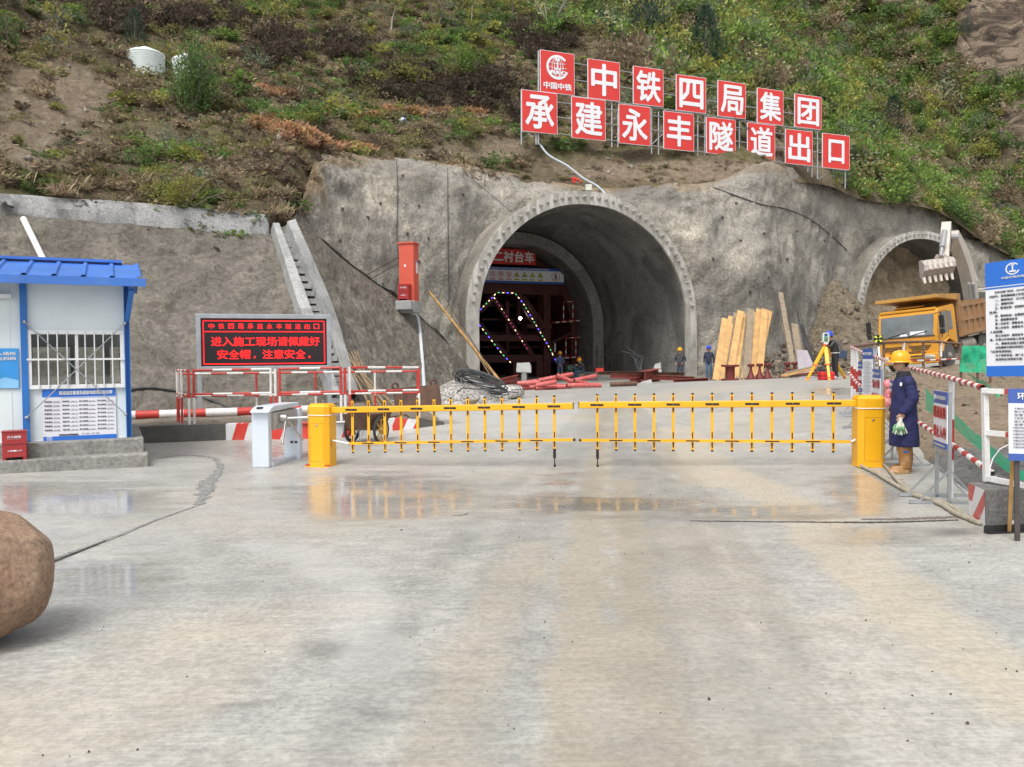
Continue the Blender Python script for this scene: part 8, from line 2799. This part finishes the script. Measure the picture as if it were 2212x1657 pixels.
for v, q in zip(bm0.verts, p_):
    v.co = Vector((q[0] * .80, q[1] * .47, q[2] * .44))
me = bpy.data.meshes.new("boulder")
bm0.to_mesh(me)
bm0.free()
me.materials.append(m_bld)
me.polygons.foreach_set("use_smooth", [True] * len(me.polygons))
bo = bpy.data.objects.new("boulder", me)
COL.objects.link(bo)
bc = rx_ - Vector((math.cos(RAD(24)), math.sin(RAD(24)), 0)) * .76
bo.rotation_euler = (0, RAD(2), RAD(24))
bo.location = (bc.x, bc.y, gz(bc.x, bc.y) + .43)
tag(bo, "smooth rounded brown boulder in the near foreground, cut by the left edge", "boulder")

# ================================================================== PEOPLE
m_skin, m_hair = M("skin", (.42, .235, .155), .55, 0, .08, 9), M("hair_black", (.012, .010, .010), .6)
m_jean, m_jean2, m_blktr = M("jeans_blue", (.075, .13, .20), .85, 0, .3, 7, bump=.3), M("jeans_dark", (.045, .065, .095), .85, 0, .3, 7), M("trousers_black", (.022, .022, .024), .8, 0, .25, 6)
m_hy, m_hb = M("helmet_yellow", (.85, .37, .01), .3, 0, .05, 3), M("helmet_blue", (.025, .07, .50), .3, 0, .05, 3)
m_boot = M("boot_tan", (.33, .155, .045), .5, 0, .2, 5, dirt=.5, dcol=(.52, .42, .32))
m_eye = M("eye_dark", (.02, .015, .012), .3)
BASE = {"pel": (0, 0, .93), "bel": (0, -.005, 1.07), "che": (0, .01, 1.27), "nkb": (0, .015, 1.43), "nek": (0, .0, 1.50), "hed": (0, -.012, 1.59), "top": (0, .0, 1.665)}
for s_, k in ((1, "L"), (-1, "R")):
    BASE.update({"sh" + k: (.175 * s_, .015, 1.39), "el" + k: (.225 * s_, .04, 1.12), "wr" + k: (.225 * s_, -.05, .885), "hp" + k: (.09 * s_, 0, .89), "kn" + k: (.10 * s_, -.02, .49), "an" + k: (.10 * s_, .02, .09), "to" + k: (.115 * s_, -.17, .045), "he" + k: (.10 * s_, .06, .045)})
RADI = {"pel": .135, "bel": .128, "che": .148, "nkb": .075, "nek": .055, "hed": .088, "top": .066, "sh": .075, "el": .052, "wr": .036, "hp": .092, "kn": .064, "an": .046, "to": .036, "he": .036}
def person(label, loc, rz, cols, pose=None, H=1.70, helmet=None, fingers=True, look=(0, 0), scale_body=1.0, hair=True, parts=()):
    """one continuous skinned body; local -y is forward; cols: top, legs, shoe materials"""
    J = {k: Vector(v) for k, v in BASE.items()}
    for k, v in (pose or {}).items():
        J[k] = Vector(v)
    hd = J["hed"]
    fw = Vector((math.sin(look[0]), -math.cos(look[0]), math.sin(look[1])))
    rt = Vector((math.cos(look[0]), math.sin(look[0]), 0))
    vs_, rad, ed, tg = [], [], [], []
    idx = {}
    def vert(k, p, r):
        idx[k] = len(vs_)
        vs_.append(Vector(p))
        rad.append(r)
    for k, p in J.items():
        b = k[:2] if k[-1] in "LR" and k[:2] in RADI else k
        vert(k, p, RADI[b] * (scale_body if b in ("pel", "bel", "che", "sh", "el") else 1))
    def edge(a, b, t):
        ed.append((idx[a], idx[b]))
        tg.append(t)
    for a, b, t in (("pel", "bel", 0), ("bel", "che", 0), ("che", "nkb", 0), ("nkb", "nek", 3), ("nek", "hed", 3), ("hed", "top", 3)):
        edge(a, b, t)
    vert("chin", hd + fw * .055 - Z * .055, .045)
    edge("hed", "chin", 3)
    vert("nose", hd + fw * .105 - Z * .01, .014)
    edge("hed", "nose", 3)
    for s_, n in ((1, "eaL"), (-1, "eaR")):
        vert(n, hd + rt * .098 * s_ + Z * -.005, .016)
        edge("hed", n, 3)
    for k in "LR":
        edge("che", "sh" + k, 0), edge("sh" + k, "el" + k, 0), edge("el" + k, "wr" + k, 0)
        edge("pel", "hp" + k, 1), edge("hp" + k, "kn" + k, 1), edge("kn" + k, "an" + k, 1 if len(cols) < 4 else 2), edge("an" + k, "to" + k, 2), edge("an" + k, "he" + k, 2)
        w_, e_ = J["wr" + k], J["el" + k]
        d = (w_ - e_).normalized()
        hdv = Vector((pose or {}).get("hand" + k, d)).normalized() if pose and ("hand" + k) in pose else d
        side = Vector((0, -1, 0)) if abs(hdv.y) < .8 else Vector((1, 0, 0))
        acr = (side - hdv * side.dot(hdv)).normalized()
        pn = hdv.cross(acr)
        vert("pm" + k, w_ + hdv * .065, .034)
        edge("wr" + k, "pm" + k, 3)
        if fingers:
            for f in range(4):
                o_ = acr * (.027 - .018 * f)
                L_ = (.042, .048, .045, .034)[f]
                a_, b_ = "f%s%d" % (k, f), "g%s%d" % (k, f)
                vert(a_, w_ + hdv * (.095) + o_, .0105)
                vert(b_, w_ + hdv * (.095 + L_) + o_ + pn * .018 * (1 if k == "R" else -1), .0085)
                edge("pm" + k, a_, 3), edge(a_, b_, 3)
            vert("th" + k, w_ + hdv * .055 + acr * .045, .012)
            vert("tt" + k, w_ + hdv * .090 + acr * .055, .009)
            edge("pm" + k, "th" + k, 3), edge("th" + k, "tt" + k, 3)
    if "handL" in J:
        pass
    me = bpy.data.meshes.new("body")
    me.from_pydata([tuple(v) for v in vs_], ed, [])
    o = bpy.data.objects.new("tmp_body", me)
    COL.objects.link(o)
    sk = o.modifiers.new("Skin", 'SKIN')
    sk.use_smooth_shade = True
    for i, r in enumerate(rad):
        sv = me.skin_vertices[0].data[i]
        sv.radius = (r * 1.12, r * 1.12)
        sv.use_root = (i == idx["pel"])
    ss = o.modifiers.new("Sub", 'SUBSURF')
    ss.levels = ss.render_levels = 2
    dg = bpy.context.evaluated_depsgraph_get()
    dg.update()
    bm_ = bpy.data.meshes.new_from_object(o.evaluated_get(dg))
    bpy.data.objects.remove(o)
    co = np.empty(len(bm_.vertices) * 3, np.float32)
    bm_.vertices.foreach_get("co", co)
    co = co.reshape(-1, 3)
    cen = np.array([tuple(p.center) for p in bm_.polygons])
    best, bi = np.full(len(cen), 1e9), np.zeros(len(cen), int)
    for (a, b), t in zip(ed, tg):
        A, B = np.array(vs_[a]), np.array(vs_[b])
        tt = np.clip(((cen - A) @ (B - A)) / max(1e-9, (B - A) @ (B - A)), 0, 1)
        rr = rad[a] + (rad[b] - rad[a]) * tt
        d = np.linalg.norm(cen - A - tt[:, None] * (B - A), axis=1) / rr
        m_ = d < best
        best[m_], bi[m_] = d[m_], t
    if len(cols) > 3:                      # a long garment hides thighs; boots reach the knee
        bi[(cen[:, 2] < .44)] = 2
    bm_.materials.clear()
    for m_ in (cols[0], cols[1], cols[2], m_skin):
        bm_.materials.append(m_)
    bm_.polygons.foreach_set("material_index", bi.astype(np.int32))
    bm_.polygons.foreach_set("use_smooth", np.ones(len(bm_.polygons), bool))
    k = H / 1.76
    t = thing("person", label, "person", tuple(loc), rz)
    t.scale = (k, k, k)
    bm_.name = "body"
    ob = bpy.data.objects.new("body", bm_)
    COL.objects.link(ob)
    ob.parent = t
    # face, hair and helmet
    mb = MB()
    for s_ in (-1, 1):
        mb.ell(hd + fw * .088 + rt * .033 * s_ + Z * .012, (.012, .008, .007), 8, 5)
        mb.bar(hd + fw * .091 + rt * .018 * s_ + Z * .030, hd + fw * .086 + rt * .05 * s_ + Z * .028, .008, .006)
    mb.bar(hd + fw * .094 + rt * -.022 - Z * .048, hd + fw * .094 + rt * .022 - Z * .048, .007, .006)
    mb.build("face", m_eye, t)
    hm_ = Matrix.Rotation(look[0], 3, 'Z') @ Matrix.Rotation(-look[1], 3, 'X')
    if hair:
        mb = MB()
        mb.ell(hd + Vector((0, 0, .038)) - fw * .040, (.096, .078, .088), 14, 8, hm_)
        mb.build("hair", m_hair, t, smooth=80)
    if helmet:
        c = hd + Z * .066
        mb = MB()
        mb.lathe([(.123, 0), (.126, .02), (.120, .07), (.100, .118), (.062, .148), (0, .158)], c, 20, hm_, .98, 1.16)
        bq = []
        for a_ in np.linspace(0, 6.283, 33)[:-1]:
            ex_ = .030 + .045 * max(0, -math.sin(a_)) ** 2
            bq.append((math.cos(a_), math.sin(a_), ex_))
        P0 = [c + hm_ @ Vector((.122 * x, .142 * y, .006)) for x, y, e in bq]
        P1 = [c + hm_ @ Vector(((.122 + e * .6) * x, (.142 + e) * y, -.012)) for x, y, e in bq]
        P2 = [p - Z * .008 for p in P1]
        n = len(bq)
        mb.add(P0 + P1 + P2, [(i, (i + 1) % n, n + (i + 1) % n, n + i) for i in range(n)] + [(n + i, n + (i + 1) % n, 2 * n + (i + 1) % n, 2 * n + i) for i in range(n)] + [(2 * n + i, 2 * n + (i + 1) % n, (i + 1) % n, i) for i in range(n)])
        for x in (-.03, 0, .03):
            mb.path([c + hm_ @ Vector((x, -.135 + .0, .06)), c + hm_ @ Vector((x, -.085, .135)), c + hm_ @ Vector((x, 0, .161)), c + hm_ @ Vector((x, .085, .135)), c + hm_ @ Vector((x, .135, .06))], .007, 5)
        mb.build("helmet", helmet, t, smooth=60)
        mb = MB()
        for s_ in (-1, 1):
            mb.path([c + rt * .118 * s_ + fw * .01, hd + rt * .092 * s_ + fw * .03 - Z * .04, hd + fw * .06 - Z * .105 + rt * .02 * s_], .006, 4)
        mb.build("chin_strap", m_sheet, t)
    return t
def lofted(rows, n=28):
    """rows: (centre, rx, ry, wobble) rings stacked along z"""
    vs_, fs = [], []
    for i, (c, rx, ry, wb) in enumerate(rows):
        for j in range(n):
            a = 6.2832 * j / n
            w_ = 1 + wb * (math.sin(a * 5 + i * .5) * .6 + math.sin(a * 9 - i * .8) * .4)
            vs_.append(Vector(c) + Vector((rx * math.cos(a) * w_, ry * math.sin(a) * w_, 0)))
    for i in range(len(rows) - 1):
        for j in range(n):
            fs.append((i * n + j, i * n + (j + 1) % n, (i + 1) * n + (j + 1) % n, (i + 1) * n + j))
    return vs_, fs
# --- gatekeeper in the long coat
m_coat = M("coat_navy", (.016, .018, .085), .8, 0, .3, 7, bump=.5, bscale=10)
gk = Gd(1951, 11.85)
arms = {"elL": (.25, .05, 1.13), "wrL": (.245, -.085, .90), "elR": (-.25, .05, 1.13), "wrR": (-.24, -.07, .90), "anL": (.10, .0, .09), "toL": (.10, -.14, .04), "heL": (.10, .04, .05),
        "anR": (-.11, .09, .09), "toR": (-.11, -.05, .04), "heR": (-.11, .13, .05), "knL": (.10, -.03, .49), "knR": (-.10, .05, .49), "hed": (0, -.045, 1.61), "nek": (0, -.015, 1.51), "top": (0, -.04, 1.685)}
t = person("worker in long dark blue coat, yellow helmet and tan boots holding gloves by the gate", gk, RAD(-97), (m_coat, m_coat, m_boot, 1), arms, 1.69, m_hy)
mb = MB()
rows = []
for z, rx, ry, cy_ in ((1.47, .085, .085, .012), (1.43, .15, .12, .012), (1.36, .205, .155, .012), (1.25, .215, .172, .012), (1.1, .205, .172, .005), (.98, .205, .175, .005), (.85, .222, .190, .005), (.7, .235, .195, .012), (.55, .245, .20, .018), (.42, .25, .205, .022), (.40, .245, .20, .022), (.42, .22, .18, .022)):
    rows.append(((0, cy_, z), rx, ry, .026 + .05 * max(0, 1.0 - z)))
v, f = lofted(rows, 40)
mb.add(v, f)
for s_ in (1, -1):
    k = "L" if s_ > 0 else "R"
    sh, el, wr = Vector(BASE["sh" + k]), Vector(arms["el" + k]), Vector(arms["wr" + k])
    pts_ = [sh + Vector((-.03 * s_, 0, .03)), sh + Vector((.02 * s_, 0, -.03)), sh.lerp(el, .35), sh.lerp(el, .7), el, el.lerp(wr, .3), el.lerp(wr, .6), wr + Vector((0, .005, .04)), wr + Vector((0, -.005, .0))]
    pts_ = [Vector(q) for q in interp_rows(np.array([tuple(p) for p in pts_]), np.linspace(0, 8, 25))]
    rr_l = np.interp(np.linspace(0, 8, 25), range(9), [.07, .092, .092, .088, .088, .084, .078, .066, .06])
    rr_l = [r * (1 + .05 * math.sin(i * 2.1)) for i, r in enumerate(rr_l)]
    mb.path(pts_, rr_l, 14)
ob = mb.build("coat", m_coat, t, smooth=70)
sb_ = ob.modifiers.new("Sub", 'SUBSURF')
sb_.levels = sb_.render_levels = 1
mb = MB()
v, f = lofted([((0, .01, 1.42), .125, .115, 0), ((0, .0, 1.50), .098, .098, .02), ((0, .0, 1.525), .088, .09, .03), ((0, .0, 1.50), .075, .078, .0)], 24)
mb.add(v, f)
mb.build("collar", M("collar_dark", (.02, .02, .028), .9, 0, .3, 8), t, smooth=70)
mb = MB()
for s_ in (1, -1):
    y0 = arms["an" + ("L" if s_ > 0 else "R")][1]
    kn = arms["kn" + ("L" if s_ > 0 else "R")]
    x0 = .10 * s_
    v, f = lofted([((x0, kn[1] + .01, .47), .09, .105, .02), ((x0, kn[1] + .015, .36), .09, .105, .02), ((x0, y0 + .0, .24), .075, .09, .04), ((x0, y0 + .0, .14), .066, .08, .05), ((x0, y0 - .01, .09), .062, .09, .02)], 20)
    mb.add(v, f)
    v, f = lofted([((x0, y0 - .06, .115), .045, .10, 0), ((x0, y0 - .075, .085), .053, .145, 0), ((x0, y0 - .08, .03), .055, .155, 0), ((x0, y0 - .08, .028), .062, .163, 0), ((x0, y0 - .08, .0), .06, .16, 0)], 20)
    mb.add(v, f)
    MB().prism([(.064 * math.cos(q) , (.165 if math.sin(q) < 0 else .16) * math.sin(q)) for q in np.linspace(0, 6.283, 21)[:-1]], (x0, y0 - .08, -.004), X, Vector((0, 1, 0)), .026).build("boot_sole", M("sole_tan", (.30, .20, .10), .7), t)
mb.build("boots", m_boot, t, smooth=70)
MB().box((.188, -.02, .335), (.006, .07, .026)).build("boot_badge", m_sgn_b, t)
MB().box((.2, -.10, 1.335), (.012, .03, .05), Euler((0, 0, RAD(-50))).to_matrix()).build("coat_badge", m_sgn_w, t)
mb = MB()
Yb = Vector((-1, 0, 0))
for i, ln in enumerate(("中国中铁", "四局集团")):
    mb.text(ln, (0.0, .195, 1.22 - .06 * i), Yb, Z, .20, .04, .03)
mb.build("back_lettering", M("coat_print", (.35, .38, .45), .7), t)
gl_ = thing("work_gloves", "pair of white and green work gloves hanging from the coated worker's hand", "gloves", tuple(gk), RAD(-97))
gl_.scale = t.scale
m_gw, m_gg = M("glove_white", (.60, .60, .52), .9, 0, .12, 9, bump=.4), M("glove_green", (.16, .38, .17), .8, 0, .2, 9)
hnd = Vector(arms["wrL"]) + Vector((.01, -.045, -.115))
for k, (dx, tilt) in enumerate(((.012, .18), (.03, -.30))):
    mb = MB()
    o_ = hnd + Vector((dx, .0, .02))
    dn_ = Vector((.08, math.sin(tilt), -math.cos(tilt))).normalized()
    sd_ = dn_.cross(Vector((1, 0, 0))).normalized()
    mb.mat(0).path([o_ + Z * .05, o_, o_ + dn_ * .06, o_ + dn_ * .13], [.026, .024, .040, .044], 10)
    for f in range(4):
        b_ = o_ + dn_ * .12 + sd_ * (.036 - .024 * f)
        mb.mat(0 if f % 2 else 1).path([b_, b_ + dn_ * .05 + sd_ * (.014 - .009 * f), b_ + dn_ * (.095 - .008 * abs(f - 1)) + sd_ * (.022 - .014 * f)], [.016, .014, .011], 8)
    mb.mat(1).path([o_ + dn_ * .07 + sd_ * .03, o_ + dn_ * .10 + sd_ * .06, o_ + dn_ * .15 + sd_ * .065], [.017, .015, .011], 8)
    mb.mat(1).ell(o_ + dn_ * .115 + Vector((.028, 0, 0)), (.022, .036, .034), 8, 5)
    mb.build("glove", [m_gw, m_gg], gl_, smooth=70)
# --- surveyor
sv = Gd(1804, 29.7)
p_ = {"bel": (0, -.03, 1.06), "che": (0, -.09, 1.25), "nkb": (0, -.15, 1.40), "nek": (0, -.19, 1.46), "hed": (0, -.235, 1.54), "top": (0, -.235, 1.615), "shL": (.17, -.12, 1.36), "shR": (-.17, -.12, 1.36),
      "elL": (.21, -.30, 1.16), "elR": (-.21, -.30, 1.16), "wrL": (.07, -.46, 1.33), "wrR": (-.07, -.46, 1.33)}
m_jk = M("jacket_black", (.025, .025, .028), .55, 0, .3, 6)
m_shoe = M("sneaker_white", (.55, .5, .5), .6, 0, .25, 8)
t = person("surveyor in black clothes and blue helmet bending to the instrument on the yellow tripod", sv, RAD(-88), (m_jk, m_blktr, m_shoe), p_, 1.74, m_hb)
mb = MB()
v, f = lofted([((0, -.02, .97), .175, .155, .02), ((0, -.03, 1.02), .182, .162, .02), ((0, -.05, 1.14), .185, .165, .02), ((0, -.10, 1.30), .195, .16, .01)], 24)
mb.add(v, f)
mb.build("jacket", m_jk, t, smooth=70)
MB().path([(.18 * math.cos(q_), -.02 + .158 * math.sin(q_), .965) for q_ in np.linspace(0, 6.283, 25)[:-1]], .012, 5, closed=True).build("shirt_hem", m_sgn_w, t)
bg_ = thing("shoulder_bag", "navy blue shoulder bag hanging at the surveyor's hip", "bag", tuple(sv), RAD(-88))
bg_.scale = t.scale
MB().prism([(-.17, 0), (.13, 0), (.15, .28), (-.08, .30)], (.17, .19, .76), Vector((0, 1, 0)), Z, .09).build("bag_body", M("bag_navy", (.035, .06, .11), .8, 0, .2, 6), bg_, bevel=.03)
MB().path([(.2, .2, 1.03), (.17, .08, 1.25), (.02, -.0, 1.42), (-.12, -.12, 1.40)], .013, 6).build("bag_strap", M("bag_navy", (.035, .06, .11)), bg_)
# --- men at the portal
jk1, jk2, jk3 = M("jacket_charcoal", (.05, .052, .058), .8, 0, .25, 6), M("jacket_navy", (.02, .025, .06), .75, 0, .25, 6), M("jacket_blue", (.06, .085, .17), .8, 0, .25, 6)
w1 = Gd(1469, 42.0)
person("worker in dark jacket, jeans and yellow helmet standing inside the right foot of the portal", w1, RAD(-28), (jk1, m_jean2, m_blktr), {"elL": (.28, .10, 1.13), "wrL": (.17, -.09, .97), "elR": (-.28, .10, 1.13), "wrR": (-.17, -.09, .97), "anL": (.12, .05, .09), "toL": (.14, -.12, .045), "heL": (.12, .1, .045)}, 1.70, m_hy)
w2 = Gd(1531, 42.6)
person("worker in navy jacket and blue helmet standing left of the leaning planks", w2, RAD(-20), (jk2, m_jean, m_blktr), {"elL": (.25, .05, 1.12), "wrL": (.24, -.02, .88)}, 1.76, m_hb)
dq = 48.8
w3 = at(1210, 817, dq)
w3.z = gz(w3.x, w3.y)
t = person("worker in blue jacket seen from behind in the tunnel, hands clasped behind his back", w3, RAD(176), (jk3, m_jean, m_boot, 1), {"elL": (.26, .10, 1.14), "wrL": (.05, .20, .96), "elR": (-.26, .10, 1.14), "wrR": (-.05, .20, .97)}, 1.68, m_hy)
w4 = at(1256, 817, dq)
w4.z = gz(w4.x, w4.y)
sit = {"pel": (0, .1, .50), "bel": (0, .06, .64), "che": (0, .0, .82), "nkb": (0, -.05, .98), "nek": (0, -.09, 1.04), "hed": (0, -.14, 1.12), "top": (0, -.14, 1.19), "shL": (.17, -.02, .94), "shR": (-.17, -.02, .94), "elL": (.2, -.18, .74), "elR": (-.2, -.18, .74),
       "wrL": (.08, -.33, .88), "wrR": (-.08, -.33, .88), "hpL": (.09, .06, .47), "hpR": (-.09, .06, .47), "knL": (.13, -.36, .52), "knR": (-.13, -.34, .52), "anL": (.13, -.42, .1), "anR": (-.13, -.46, .1), "toL": (.14, -.6, .05), "toR": (-.14, -.64, .05), "heL": (.13, -.36, .05), "heR": (-.13, -.4, .05)}
person("seated worker in dark jacket, jeans and yellow helmet at the right of the gantry", w4, RAD(-62), (jk1, m_jean, m_blktr), sit, 1.72, m_hy)
MB_ = MB().box((0, 0, .19), (.5, .45, .38)).box((0, 0, .39), (.56, .5, .04))
o = MB_.build("low_seat_block", m_timg)
o.location = w4 + Vector((.08, .08, 0))
tag(o, "low timber block the seated worker in the tunnel sits on", "block")
# --- excavator driver
q_ = world_matrix(exv) @ Vector((cx0 + .1, cy0 + .22, cz0 - .60))
person("excavator driver in yellow sitting behind the cab glass", q_, RAD(-25), (M("vest_yellow", (.62, .42, .04), .7), m_blktr, m_blktr), {**sit, "wrL": (.2, -.42, .72), "wrR": (-.2, -.42, .72)}, 1.66)
